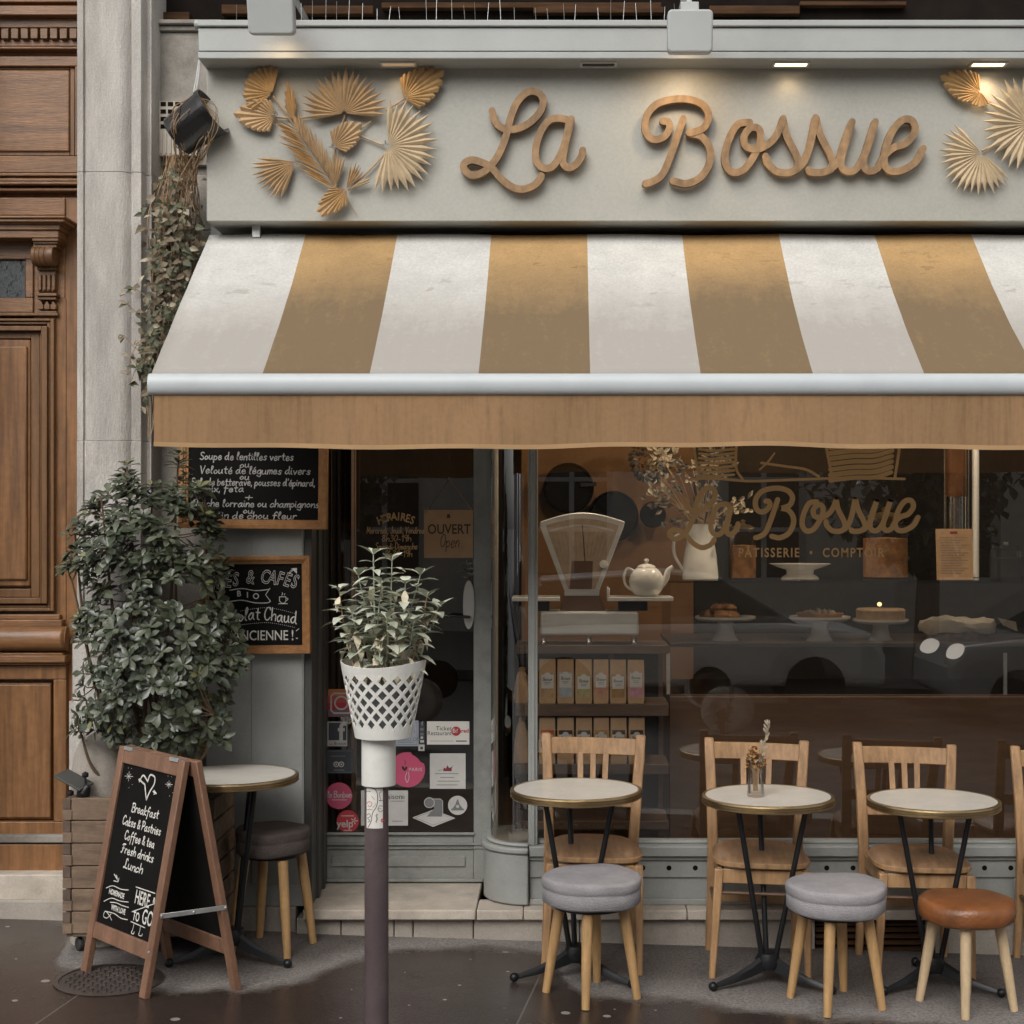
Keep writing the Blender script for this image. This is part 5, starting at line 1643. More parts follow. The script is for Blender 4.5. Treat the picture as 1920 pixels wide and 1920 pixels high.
mb.lathe([(0, -0.014), (0.012, -0.008), (0.014, 0), (0.012, 0.008), (0, 0.014)], P(132, 1487, 5.94), 12)
mb.build('stake', BLACKMETAL, so_)

sh = thing('evergreen_shrub', 'big dark evergreen shrub growing from the plank planter', 'shrub', (X_(280, 6.08), 6.1, zt))
rr = random.Random(21)
SIL = [(185, 922), (215, 900), (240, 858), (262, 900), (300, 885), (338, 838), (378, 878), (400, 950), (424, 1010), (432, 1080), (428, 1120), (470, 1215), (455, 1270), (430, 1330), (428, 1400), (330, 1418), (220, 1408), (125, 1378), (135, 1310), (150, 1240), (118, 1180), (150, 1130), (112, 1092), (116, 990), (150, 945)]
def inside(x, y, poly):
    c = False
    for i in range(len(poly)):
        (xa, ya), (xb, yb) = poly[i], poly[i - 1]
        if (ya > y) != (yb > y) and x < (xb - xa) * (y - ya) / (yb - ya) + xa: c = not c
    return c
def edge_dist(x, y, poly):
    m = 1e9
    for i in range(len(poly)):
        a, b_ = Vector(poly[i]), Vector(poly[i - 1])
        p = Vector((x, y))
        t = max(0, min(1, (p - a).dot(b_ - a) / (b_ - a).length_squared))
        m = min(m, (p - (a + (b_ - a) * t)).length)
    return m
tops = [(190, 935), (238, 875), (285, 915), (335, 855), (392, 965), (420, 1060), (140, 1000), (135, 1090), (440, 1210), (150, 1370), (240, 1050), (330, 1050), (200, 1180), (360, 1200), (290, 1300), (400, 1340), (230, 1370)]
mw, ml = MB(), MB()
axes = []
base = Vector((X_(290, 6.1), 6.1, zt - 0.04))
for (tx, ty) in tops:
    yo = 6.04 + rr.uniform(-0.12, 0.1)
    top = P(tx, ty, yo)
    s0 = base + Vector((rr.uniform(-0.1, 0.1), rr.uniform(-0.04, 0.04), 0))
    midp = s0.lerp(top, 0.5) + Vector(((top.x - s0.x) * 0.25, rr.uniform(-0.05, 0.05), -0.02))
    q = catmull([s0, midp, top], 9)
    mw.tube(q, [0.009 * (1 - 0.75 * i / (len(q) - 1)) + 0.0015 for i in range(len(q))], 6)
    axes.append(q)
def rosette(c, axis, size, n, young):
    axis = axis.normalized()
    u = axis.orthogonal().normalized()
    w = axis.cross(u)
    ph = rr.uniform(0, 6.28)
    for i in range(n):
        a = ph + i * 2.4
        out = u * math.cos(a) + w * math.sin(a)
        el = 0.15 + 0.65 * (i / n) + rr.uniform(-0.15, 0.15)
        d = out * math.cos(el) + axis * math.sin(el)
        L = size * (1.05 - 0.35 * i / n) * rr.uniform(0.7, 1.15)
        mi = 2 if (young and i > n * 0.6) else (0 if rr.random() < 0.6 else 1)
        ml.leaf(c - axis * 0.012 * (1 - i / n), d, axis, L, L * rr.uniform(0.42, 0.52), mi, 0.28, rr.uniform(0.05, 0.35), 0.66)
cnt = 0
GAPS = [(345, 1000, 30), (360, 1110, 26), (250, 1330, 20), (310, 1240, 18), (190, 1010, 14), (260, 1020, 14), (390, 1280, 20), (210, 1085, 20), (225, 1130, 12), (345, 985, 20), (330, 1110, 28), (290, 960, 10), (165, 1215, 14), (350, 1030, 14)]
while cnt < 600:
    px, py = rr.uniform(100, 475), rr.uniform(835, 1420)
    if not inside(px, py, SIL): continue
    ed = edge_dist(px, py, SIL)
    if ed < 8: continue
    if any((px - gx) ** 2 + (py - gy) ** 2 < gr * gr for gx, gy, gr in GAPS): continue
    half = min(0.22, 0.05 + 0.0022 * ed)
    yo = 6.03 + half * rr.choice((-1, -1, -0.7, -0.9, 0.3, -0.2, 0.8)) * rr.uniform(0.7, 1.0)
    c = P(px, py, yo)
    cen = P(285, 1180, 6.05)
    ax = (c - cen)
    ax.z *= 0.5
    ax = ax.normalized() * 0.8 + Vector((0, -0.35, 0.75)) + Vector((rr.uniform(-.4, .4), rr.uniform(-.4, .3), rr.uniform(-.4, .3)))
    near = min((q for a in axes for q in a), key=lambda q: (q - c).length_squared)
    if (near - c).length < 0.35: mw.tube([near, near.lerp(c, 0.6) - Vector((0, 0, 0.01)), c], [0.003, 0.0022, 0.0018], 5)
    rosette(c, ax, rr.uniform(0.040, 0.070), rr.choice((5, 6, 7, 8, 9)), rr.random() < 0.10)
    cnt += 1
for tx, ty in tops[:6]:
    c = P(tx, ty - 6, 6.0)
    rosette(c, Vector((0, -0.2, 1)), 0.06, 10, True)
    rosette(c - Vector((0, 0, 0.04)), Vector((0.1, -0.2, 1)), 0.065, 9, False)
mw.build('branch', TWIG, sh)
ml.build('foliage', [LEAF_A, LEAF_B, LEAF_C], sh, smooth=True, ang=60)

# ------------------------------------------------------------------ A-frame sign
def gpt(x, y, dz=0.0): return Vector((x, y, zg(x) + dz))
FL_, FR_, RL_, RR_ = gpt(-1.861, 5.70), gpt(-1.536, 5.39), gpt(-1.578, 5.885), gpt(-1.203, 5.53)
TL_, TR_ = Vector((-1.72, 5.79, 0.925)), Vector((-1.372, 5.462, 0.925))
af = thing('sandwich_board', 'red brown A-frame chalkboard listing breakfast and drinks on the pavement', 'A-frame sign', (FL_ + RR_) / 2)
def leaf_panel(A, B, TA, TB, flip, top_gap):
    U = (B - A).normalized()
    V = ((TA + TB) / 2 - (A + B) / 2)
    Ln = V.length
    w = ((B - A).length + (TB - TA).length) / 2
    mid = (A + B) / 2
    O = mid - U * w / 2
    return Frame(O, U, V), w, Ln
OFF = (((FL_ + FR_) - (RL_ + RR_)) * Vector((1, 1, 0))).normalized() * 0.027
frF, wF, LF = leaf_panel(FL_, FR_, TL_ + OFF, TR_ + OFF, 1, 0)
frB, wB, LB = leaf_panel(RR_, RL_, TR_ - OFF, TL_ - OFF, 1, 0)
sw = 0.040
for fr, w, Ln, front in ((frF, wF, LF, True), (frB, wB, LB, False)):
    for u0 in (0, w - sw):
        mb = MB()
        mb.prism([(u0, 0), (u0 + sw, 0), (u0 + sw, Ln), (u0, Ln)], fr, -0.026, 0.0)
        mb.build('leg', REDWOOD, af, bevel=0.004)
    mb = MB()
    mb.prism([(sw + .001, 0.135), (w - sw - .001, 0.135), (w - sw - .001, 0.195), (sw + .001, 0.195)], fr, -0.024, -0.002)
    mb.build('rail', REDWOOD, af, bevel=0.003)
    mb = MB()
    mb.prism([(sw + .001, Ln - 0.062), (w - sw - .001, Ln - 0.062), (w - sw - .001, Ln - .002), (sw + .001, Ln - .002)], fr, -0.024, -0.002)
    mb.build('rail', REDWOOD, af, bevel=0.003)
    mb = MB()
    mb.prism([(sw + .001, 0.196), (w - sw - .001, 0.196), (w - sw - .001, Ln - 0.063), (sw + .001, Ln - 0.063)], fr, -0.018, -0.010)
    sl_ = mb.build('slate', SLATE, af, smooth=False)
    if front: slate_front = sl_
mb = MB()
hp0, hp1 = frF.at(wF + 0.003, 0.30, -0.012), frB.at(-0.003, 0.32, -0.012)
mb.beam(hp0 - (hp1 - hp0) * 0.02, hp1 + (hp1 - hp0) * 0.02, 0.004, 0.018)
for t_ in (0, 0.5, 1): mb.lathe([(0, -0.006), (0.005, -0.006), (0.005, 0.006), (0, 0.006)], hp0.lerp(hp1, t_), 10, axis=frF.U)
mb.build('stay_bar', ZINC, af, bevel=0.001)
for fr, w, Ln, us in ((frF, wF, LF, (0.07, wF - 0.07)),):
    for u in us:
        mb = MB()
        mb.prism([(u - 0.03, Ln - 0.012), (u + 0.03, Ln - 0.012), (u + 0.03, Ln + 0.003), (u - 0.03, Ln + 0.003)], fr, -0.034, 0.002)
        mb.build('hinge', ZINC, af, bevel=0.001)
mb = MB()
mb.lathe([(0.006, 0), (0.005, 0.003), (0, 0.004)], frF.at(wF - sw / 2, 0.165, 0), 10, axis=frF.N)
mb.lathe([(0.006, 0), (0.005, 0.003), (0, 0.004)], frB.at(sw / 2, 0.165, 0), 10, axis=frB.N)
mb.build('bolt', ZINC, af)
def ap(zx, zy):
    """photo detail pixel -> place on the front board (where the sight line meets it)"""
    px, py = 80 + zx / 3.4904, 1350 + zy / 3.4904
    d = Vector(((px - CX) / F, 1.0, (CY - py) / F))
    o = Vector((0, 0, HC))
    O = frF.O - frF.N * 0.0095
    s = (O - o).dot(frF.N) / d.dot(frF.N)
    q = o + d * s - frF.O
    c = frF.U.dot(frF.V)
    a, b = q.dot(frF.U), q.dot(frF.V)
    xl_, xr_ = 545 - 225 * (zy - 250) / 1100, 955 - 265 * (zy - 345) / 1145      # the board's own edges in the photo
    return sw + (zx - xl_) / (xr_ - xl_) * (wF - 2 * sw), (b - c * a) / (1 - c * c)
DB = -0.0094
mb = MB()
for s_, a, b_, hh in (('Breakfast', (597, 607), (790, 652), 0.0041), ('Cakes & Pastries', (525, 690), (803, 757), 0.0041), ('Coffee & tea', (540, 785), (755, 842), 0.0041), ('Fresh drinks', (515, 867), (743, 938), 0.0041), ('Lunch', (530, 972), (663, 1007), 0.0044)):
    (u0, v0), (u1, v1) = ap(*a), ap(*b_)
    hand(mb, s_, frF, u0, u1, (v0 + v1) / 2, hh, 0.0046, DB)
def ast(pts, w_=0.0035, smooth=True, closed=False): mb.stroke([ap(*p) for p in pts], w_, frF, DB + 0.00005, smooth=smooth, closed=closed)
ast([(700, 430), (668, 400), (690, 370), (712, 395), (722, 412)], 0.0065); ast([(722, 412), (742, 370), (775, 385), (770, 430), (735, 480), (710, 530)], 0.0065); ast([(700, 430), (705, 490), (710, 530)], 0.0065)
ast([(655, 395), (690, 425)], 0.005, False); ast([(655, 395), (668, 392)], 0.004, False); ast([(655, 395), (660, 412)], 0.004, False); ast([(760, 478), (785, 492)], 0.005, False); ast([(768, 470), (785, 492), (765, 496)], 0.004, False)
for (x, y, r) in ((578, 372, 32), (878, 435, 26)):
    for k in range(4):
        a = k * math.pi / 4 + 0.1
        rr_ = r * (1.0 if k % 2 == 0 else 0.7)
        ast([(x - rr_ * math.cos(a), y - rr_ * math.sin(a)), (x + rr_ * math.cos(a), y + rr_ * math.sin(a))], 0.0017, False)
    for dx, dy in ((-5, -55), (20, -50), (0, 75), (25, 55)): ast([(x + dx, y + dy), (x + dx + 2, y + dy)], 0.002, False)
ast([(463, 1008), (485, 1040)], 0.005, False); ast([(480, 1015), (490, 1058), (460, 1050)], 0.004, False); ast([(490, 1058), (497, 1035)], 0.004, False)
ast([(402, 1094), (450, 1082), (510, 1106), (565, 1114)], 0.003); ast([(385, 1180), (440, 1162), (500, 1182), (562, 1192)], 0.003)
ast([(430, 1188), (475, 1194), (515, 1212), (562, 1226)], 0.003); ast([(440, 1305), (420, 1270), (395, 1245), (380, 1275), (405, 1290), (435, 1265)], 0.0028); ast([(400, 1246), (460, 1264), (505, 1294), (552, 1306)], 0.003)
for s_, a, h_, sx in (('HOMEMADE', (478, 1136), 0.0205, 0.72), ('WITH LOVE', (488, 1240), 0.0205, 0.68), ('HERE', (660, 1178), 0.052, 0.62), ('&', (741, 1185), 0.020, 0.8), ('TO', (612, 1290), 0.034, 0.7), ('GO', (690, 1302), 0.056, 0.62)):
    u, v = ap(*a)
    mb.text(s_, h_ * 1.36, frF, u, v, DB, bold=0.0008, sx=sx)
ast([(618, 1095), (750, 1140)], 0.0036, False); ast([(585, 1255), (745, 1205)], 0.0034, False); ast([(575, 1318), (670, 1360)], 0.0034, False)
ast([(596, 1335), (585, 1372), (575, 1390), (590, 1398), (596, 1385)], 0.003); ast([(640, 1350), (634, 1380), (625, 1405), (645, 1412), (650, 1400)], 0.003)
mb.build('chalk_writing', CHALK, slate_front, smooth=False)

# ------------------------------------------------------------------ bistro tables
def make_table(label, px_c, Y, rot, leg_rot):
    x = X_(px_c, Y)
    t = thing('bistro_table', label, 'café table', (x, Y, zg(x)), 'round bistro tables', local=True)
    mb = MB()
    mb.lathe([(0.0, 0.7015), (0.242, 0.7015), (0.243, 0.7285), (0.2425, 0.7295), (0.0, 0.7295)], n=64)
    mb.build('top', LAMINATE, t)
    mb = MB()
    mb.lathe([(0.2435, 0.700), (0.254, 0.700), (0.2575, 0.703), (0.2575, 0.708), (0.2520, 0.7092), (0.2520, 0.7122), (0.2575, 0.7135), (0.2575, 0.7175), (0.2520, 0.7187), (0.2520, 0.7217), (0.2575, 0.723), (0.256, 0.729), (0.252, 0.7305), (0.2437, 0.7305), (0.2435, 0.700)], n=72)
    mb.build('rim', BRASS, t)
    for k in range(3):
        a = R(leg_rot + 120 * k)
        mb = MB()
        mb.tube([(0.155 * math.cos(a), 0.155 * math.sin(a), 0.700), (0.03 * math.cos(a), 0.03 * math.sin(a), 0.10)], 0.0108, 12)
        mb.build('leg', BLACKMETAL, t)
    mb = MB()
    mb.lathe([(0.155, 0.694), (0.165, 0.694), (0.165, 0.699), (0.155, 0.699)], n=40)
    mb.build('ring', BLACKMETAL, t)
    mb = MB()
    mb.lathe([(0, 0.055), (0.042, 0.058), (0.048, 0.075), (0.045, 0.10), (0.040, 0.118), (0.0, 0.12)], n=24)
    mb.build('hub', BLACKMETAL, t)
    for k in range(3):
        a = R(rot + 120 * k)
        d = Vector((math.cos(a), math.sin(a), 0))
        s_ = Vector((-math.sin(a), math.cos(a), 0))
        mb = MB()
        rows = []
        for r_, w_, zt_, zb_ in ((0.028, 0.040, 0.112, 0.052), (0.09, 0.034, 0.080, 0.036), (0.17, 0.025, 0.050, 0.020), (0.255, 0.016, 0.028, 0.010)):
            zl = zg(x + d.x * r_) - zg(x)
            c_ = d * r_
            rows.append([c_ - s_ * w_ / 2 + Vector((0, 0, zb_ + zl)), c_ - s_ * w_ / 2 * 0.8 + Vector((0, 0, zt_ - 0.012 + zl)), c_ + Vector((0, 0, zt_ + zl)), c_ + s_ * w_ / 2 * 0.8 + Vector((0, 0, zt_ - 0.012 + zl)), c_ + s_ * w_ / 2 + Vector((0, 0, zb_ + zl))])
        v = [p for r_ in rows for p in r_]
        fc = []
        for i in range(3):
            for j in range(5): fc.append((i * 5 + j, (i + 1) * 5 + j, (i + 1) * 5 + (j + 1) % 5, i * 5 + (j + 1) % 5))
        fc += [(0, 1, 2, 3, 4), (19, 18, 17, 16, 15)]
        mb.add(v, fc)
        e = d * 0.262
        zl = zg(x + e.x) - zg(x)
        mb.lathe([(0, -0.018)] + [(0.018 * math.cos(R(q)), 0.018 * math.sin(R(q))) for q in range(-60, 90, 30)] + [(0, 0.018)], (e.x, e.y, 0.018 + zl), 14)
        mb.build('foot', BLACKMETAL, t, bevel=0.002, recalc=True)
    return t, x
_, xt1 = make_table('round cream bistro table before the kraft bag shelf, grey stool in front of it', 1080, 5.84, 205, 100)
_, xt2 = make_table('round cream bistro table carrying the small glass of dried flowers', 1440, 5.82, 210, 95)
_, xt3 = make_table('round cream bistro table behind the tan leather stool', 1750, 5.84, 212, 80)
_, xt0 = make_table('round cream bistro table half hidden by the A-frame sign', 437, 5.93, 215, 75)

vs_ = thing('flower_glass', 'small ribbed glass of dried flowers standing on a bistro table', 'vase', (X_(1417, 5.79), 5.79, zg(xt2) + 0.7305))
vx, vy, vz = X_(1417, 5.79), 5.79, zg(xt2) + 0.731
mb = MB()
mb.lathe([(0, 0), (0.032, 0), (0.034, 0.006), (0.031, 0.05), (0.027, 0.085), (0.029, 0.105), (0.027, 0.105), (0.025, 0.085), (0.029, 0.05), (0.031, 0.012), (0, 0.010)], (vx, vy, vz), 24)
mb.build('glass', VASEGLASS, vs_)
mb, mc = MB(), MB()
rr = random.Random(2)
for k in range(24):
    a, r_ = rr.uniform(0, 6.28), rr.uniform(0.0, 0.04)
    tip = Vector((vx + r_ * math.cos(a) - 0.006, vy + r_ * math.sin(a) * 0.7, vz + rr.uniform(0.115, 0.185)))
    mb.tube([(vx + rr.uniform(-.01, .01), vy, vz + 0.02), ((vx + tip.x) / 2, (vy + tip.y) / 2, vz + 0.10), tip], 0.0012, 5, 2)
    for j in range(6): mb.leaf(tip, (rr.uniform(-1, 1), rr.uniform(-1, 1), rr.uniform(-.3, 1)), (0, 0, 1), 0.022, 0.014, 0 if rr.random() < 0.75 else 1, 0.3, 0.3)
st0 = [Vector((vx, vy, vz + 0.05)), Vector((vx + 0.02, vy, vz + 0.15)), Vector((vx + 0.05, vy, vz + 0.27))]
q = catmull(st0, 8)
mb.tube(q, 0.0015, 5, 2)
for p in q[6:]:
    for j in range(3): mb.leaf(p, (rr.uniform(-.7, 1), rr.uniform(-.6, .6), 0.9), (0, -1, 0), 0.03, 0.009, 1, 0.3, 0.2)
mb.build('dried_flowers', [M('ochre_petal', (0.40, 0.20, 0.06), 0.8, var=0.3, vscale=30), DRY_C, ROOT], vs_, smooth=False)

# ------------------------------------------------------------------ chairs
def chair_parts(t, cushion):
    def post(side):
        mb = MB()
        pts = [(side * 0.178, 0.205, 0.0), (side * 0.176, 0.185, 0.25), (side * 0.176, 0.180, 0.45), (side * 0.186, 0.205, 0.66), (side * 0.200, 0.255, 0.885)]
        sz = [(0.030, 0.026), (0.036, 0.032), (0.042, 0.034), (0.042, 0.032), (0.040, 0.026)]
        rows = []
        for (x, y, z), (w_, d_) in zip(pts, sz):
            rows += [(x - w_ / 2, y - d_ / 2, z), (x + w_ / 2, y - d_ / 2, z), (x + w_ / 2, y + d_ / 2, z), (x - w_ / 2, y + d_ / 2, z)]
        fc = [(3, 2, 1, 0), (16, 17, 18, 19)]
        for i in range(4):
            for j in range(4): fc.append((i * 4 + j, i * 4 + (j + 1) % 4, (i + 1) * 4 + (j + 1) % 4, (i + 1) * 4 + j))
        mb.add(rows, fc)
        return mb
    for s_ in (-1, 1): post(s_).build('rear_post', BEECH, t, bevel=0.006)
    for s_ in (-1, 1):
        mb = MB()
        mb.beam((s_ * 0.172, -0.165, 0.43), (s_ * 0.188, -0.185, 0.0), 0.036, 0.036, up=(0, 1, 0), w2=0.026, h2=0.026)
        mb.build('front_leg', BEECH, t, bevel=0.006)
    def curved(z0, z1, yb, bow, x_half, th, mat, name, lean=0.0):
        mb = MB()
        n = 10
        v = []
        for k in range(n + 1):
            x = -x_half + 2 * x_half * k / n
            y = yb + bow * (1 - (x / x_half) ** 2)
            v += [(x, y, z0), (x, y + lean, z1), (x, y + th + lean, z1), (x, y + th, z0)]
        fc = [(0, 1, 2, 3), (n * 4 + 3, n * 4 + 2, n * 4 + 1, n * 4)]
        for k in range(n):
            for j in range(4): fc.append((k * 4 + j, (k + 1) * 4 + j, (k + 1) * 4 + (j + 1) % 4, k * 4 + (j + 1) % 4))
        mb.add(v, fc)
        return mb.build(name, mat, t, bevel=0.004, recalc=True)
    curved(0.800, 0.868, 0.232, 0.016, 0.180, 0.018, BEECH, 'top_rail', 0.014)
    curved(0.590, 0.640, 0.186, 0.008, 0.166, 0.018, BEECH, 'lower_rail', 0.008)
    for k in (-1, 0, 1):
        mb = MB()
        mb.beam((k * 0.050, 0.204, 0.635), (k * 0.054, 0.250, 0.805), 0.024, 0.010, up=(0, 1, 0.2))
        mb.build('back_slat', BEECH, t, bevel=0.002)
    # seat: rounded, wider at the front, slightly domed
    mb = MB()
    out = []
    n = 40
    for k in range(n):
        a = 2 * math.pi * k / n
        c_, s2 = math.cos(a), math.sin(a)
        x = 0.202 * abs(c_) ** 0.55 * (1 if c_ > 0 else -1)
        y = 0.195 * abs(s2) ** 0.6 * (1 if s2 > 0 else -1)
        x *= 1.0 - 0.10 * (y + 0.195) / 0.39
        out.append((x, y - 0.012))
    rings = [(0.985, 0.440), (1.0, 0.444), (1.0, 0.458), (0.985, 0.462), (0.975, 0.4635), (0.93, 0.472), (0.82, 0.480), (0.6, 0.486), (0.3, 0.488)]
    v = [(x * k, (y + 0.012) * k - 0.012, z + cushion * max(0, 1 - k) * 0.02) for k, z in rings for x, y in out]
    fc = [tuple(range(n))[::-1], tuple((len(rings) - 1) * n + k for k in range(n))]
    for i in range(len(rings) - 1):
        for k in range(n): fc.append((i * n + k, i * n + (k + 1) % n, (i + 1) * n + (k + 1) % n, (i + 1) * n + k))
    mb.add(v, fc)
    mb.m = [1 if (2 <= i < 2 + 3 * n or i == 0) else 0 for i in range(len(mb.f))]
    mb.build('seat', [SEATPLY, BEECH], t, ang=28)
    mb = MB()
    mb.box(-0.155, 0.155, -0.178, -0.160, 0.375, 0.431)
    mb.box(-0.175, -0.158, -0.15, 0.165, 0.375, 0.431)
    mb.box(0.158, 0.175, -0.15, 0.165, 0.375, 0.431)
    mb.box(-0.155, 0.155, 0.168, 0.182, 0.375, 0.431)
    mb.build('seat_frame', BEECH, t, bevel=0.003)
    for s_ in (-1, 1):
        mb = MB()
        mb.tube([(s_ * 0.180, -0.165, 0.27), (s_ * 0.176, 0.18, 0.27)], 0.0085, 8)
        mb.build('side_stretcher', BEECH_DARK, t)
    mb = MB()
    mb.beam((-0.16, 0.188, 0.232), (0.16, 0.188, 0.232), 0.016, 0.034)
    mb.build('rear_stretcher', BEECH, t, bevel=0.003)
    mb = MB()
    mb.tube([(-0.165, -0.166, 0.335), (0.165, -0.166, 0.335)], 0.0075, 8)
    mb.build('front_stretcher', BEECH_DARK, t)
chair0 = thing('bistro_chair', 'blond wood slat-back chair in front of the shelf of kraft bags', 'chair', (0, 0, 0), 'wooden chairs along the window', local=True)
chair_parts(chair0, 1)
for i, (px, Y, rz, lab) in enumerate(((1106, 6.05, 1.5, None), (1417, 6.04, -2.0, 'blond wood slat-back chair behind the table with dried flowers'), (1712, 6.05, 1.0, 'blond wood slat-back chair behind the table next to the tan leather stool'), (2013, 6.06, -3, 'blond wood chair cut off by the right edge of the picture'))):
    c_ = chair0 if i == 0 else copy_tree(chair0)
    x = X_(px, Y)
    c_.location = (x, Y, zg(x) - 0.004)
    c_.rotation_euler = (0, R(1.7), R(rz))
    if lab: c_['label'] = lab

# ------------------------------------------------------------------ stools
def make_stool(label, px, Y, rot, fabric, wood, r=0.187, h=0.455, th=0.102, n_leg=4):
    x = X_(px, Y)
    t = thing('round_stool', label, 'stool', (x, Y, zg(x)), 'low round stools', local=True)
    mb = MB()
    zb = h - th
    prof = [(0, zb), (r * 0.93, zb), (r * 0.985, zb + 0.008), (r * 0.985, zb + th * 0.52), (r * 0.974, zb + th * 0.56), (r * 0.985, zb + th * 0.60), (r * 1.0, zb + th * 0.66), (r * 1.005, zb + th * 0.86), (r * 0.985, zb + th * 0.95), (r * 0.92, zb + th * 0.99), (r * 0.6, zb + th * 1.01), (0, zb + th * 1.0)]
    if fabric is LEATHER:
        prof = [(0, zb), (r * 0.95, zb), (r * 0.985, zb + 0.006), (r * 1.0, zb + th * 0.35), (r * 1.0, zb + th * 0.55), (r * 0.97, zb + th * 0.78), (r * 0.9, zb + th * 0.9), (r * 0.72, zb + th * 0.97), (r * 0.4, zb + th * 0.985), (0, zb + th * 0.98)]
    mb.lathe(prof, n=56)
    rr = random.Random(int(px))
    p1, p2 = rr.uniform(0, 6), rr.uniform(0, 6)
    vv = []
    for (a, b_, c_) in mb.v:
        th_ = math.atan2(b_, a)
        k = 1 + 0.008 * math.sin(3 * th_ + p1) + 0.005 * math.sin(7 * th_ + p2)
        vv.append((a * k, b_ * k, c_ + (0.003 * math.sin(2 * th_ + p2) + 0.002 * math.sin(5 * th_ + p1)) * (a * a + b_ * b_) ** 0.5 / r))
    mb.v = vv
    mb.build('seat', fabric, t, ang=60)
    mb = MB()
    mb.lathe([(0, zb - 0.014), (r * 0.78, zb - 0.014), (r * 0.78, zb - 0.0005), (0, zb - 0.0005)], n=32)
    mb.build('base_plate', BLACKMETAL if fabric is not LEATHER else wood, t)
    for k in range(n_leg):
        a = R(rot + 360 / n_leg * k)
        ca, sa = math.cos(a), math.sin(a)
        ex = 0.172 * ca
        mb = MB()
        mb.tube([(0.118 * ca, 0.118 * sa, zb - 0.015), (0.145 * ca, 0.145 * sa, zb * 0.5), (0.172 * ca, 0.172 * sa, zg(x + ex) - zg(x) + 0.001)], [0.021, 0.0195, 0.015], 14)
        mb.build('leg', wood, t, ang=50)
    return t
make_stool('grey felt stool before the table at the kraft bag shelf', 1109, 5.59, 262, FELT, PINE)
make_stool('grey felt stool between the dried flower table and the tan leather stool', 1567, 5.58, 250, FELT, PINE)
make_stool('tan leather stool with pale legs', 1812, 5.60, 254, LEATHER, PINE_PALE, r=0.18, h=0.415, th=0.082)
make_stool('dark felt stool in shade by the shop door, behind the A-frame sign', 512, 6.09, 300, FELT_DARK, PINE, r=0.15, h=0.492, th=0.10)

# ------------------------------------------------------------------ bollard with basket and plant
YBO = 4.17
xb = X_(706, YBO)
bo = thing('bollard', 'plum brown steel post with a drawn-on paper notice, carrying a plant basket', 'bollard', (xb, YBO, zg(xb)))
mb = MB()
mb.lathe([(0.0335, zg(xb) - 0.02), (0.0335, Z_(1380, YBO)), (0.025, Z_(1375, YBO)), (0, Z_(1372, YBO))], (xb, YBO, 0), 40)
mb.lathe([(0.05, zg(xb) - 0.01), (0.05, zg(xb) + 0.02), (0.0337, zg(xb) + 0.035)], (xb, YBO, 0), 32)
post = mb.build('post', BOLLARD, bo)
mb = MB()
z0, z1 = Z_(1549, YBO), Z_(1470, YBO)
rn = 0.0343
NA = 14
a0, a1 = 224, 308
v = [(xb + rn * math.cos(R(a0 + (a1 - a0) * k / NA)), YBO + rn * math.sin(R(a0 + (a1 - a0) * k / NA)), z) for z in (z0, z1) for k in range(NA + 1)]
mb.add(v, [(k, k + 1, NA + 2 + k, NA + 1 + k) for k in range(NA)])
def pn(px, py):
    u = (px - 706) / 671.0
    u = max(-0.033, min(0.033, u))
    return u, Z_(py, YBO)
def wrap(pts, w_, mi):
    q = catmull([(a, b_, 0) for a, b_ in [pn(*p) for p in pts]], 6) if len(pts) > 2 else [Vector((*pn(*p), 0)) for p in pts]
    tb = []
    for p in q: tb.append(Vector((xb + p.x, YBO - math.sqrt(max(1e-6, (rn + 0.0006) ** 2 - p.x ** 2)), p.y)))
    for i in range(len(tb) - 1):
        d = (tb[i + 1] - tb[i])
        if d.length < 1e-6: continue
        s_ = Vector((-d.z, 0, d.x)).normalized() * w_ / 2
        mb.add([tb[i] - s_, tb[i] + s_, tb[i + 1] + s_, tb[i + 1] - s_], [(0, 1, 2, 3)], mi)
def zn(x, y): return 600 + x / 6.0, 1270 + y / 6.0
for pts, w_, mi in (([(515, 1240), (560, 1218), (630, 1230), (665, 1300), (655, 1420), (610, 1500), (590, 1600), (555, 1665)], 0.0018, 1), ([(520, 1285), (545, 1262), (590, 1262)], 0.0012, 1), ([(595, 1310), (630, 1350)], 0.001, 1),
                    ([(705, 1265), (685, 1280), (690, 1320), (700, 1355), (680, 1365), (725, 1365)], 0.0012, 1), ([(720, 1430), (690, 1420), (670, 1455), (690, 1490), (720, 1475)], 0.0012, 1), ([(665, 1455), (705, 1455)], 0.001, 1),
                    ([(670, 1515), (645, 1530), (665, 1560), (650, 1590), (640, 1600)], 0.0012, 1), ([(658, 1505), (652, 1610)], 0.001, 1), ([(540, 1530), (570, 1510), (585, 1540), (550, 1560), (580, 1590), (555, 1605)], 0.0014, 1),
                    ([(525, 1440), (540, 1470), (580, 1460), (610, 1465)], 0.0010, 1), ([(540, 1400), (570, 1375), (600, 1390), (590, 1425), (555, 1425)], 0.0014, 2), ([(610, 1440), (640, 1410), (635, 1390)], 0.001, 2), ([(515, 1642), (740, 1640)], 0.0014, 2), ([(700, 1590), (720, 1570), (735, 1600), (705, 1600)], 0.003, 2)):
    wrap([zn(*p) for p in pts], w_, mi)
mb.build('notice', [PAPER, INK, RED], post, smooth=True)

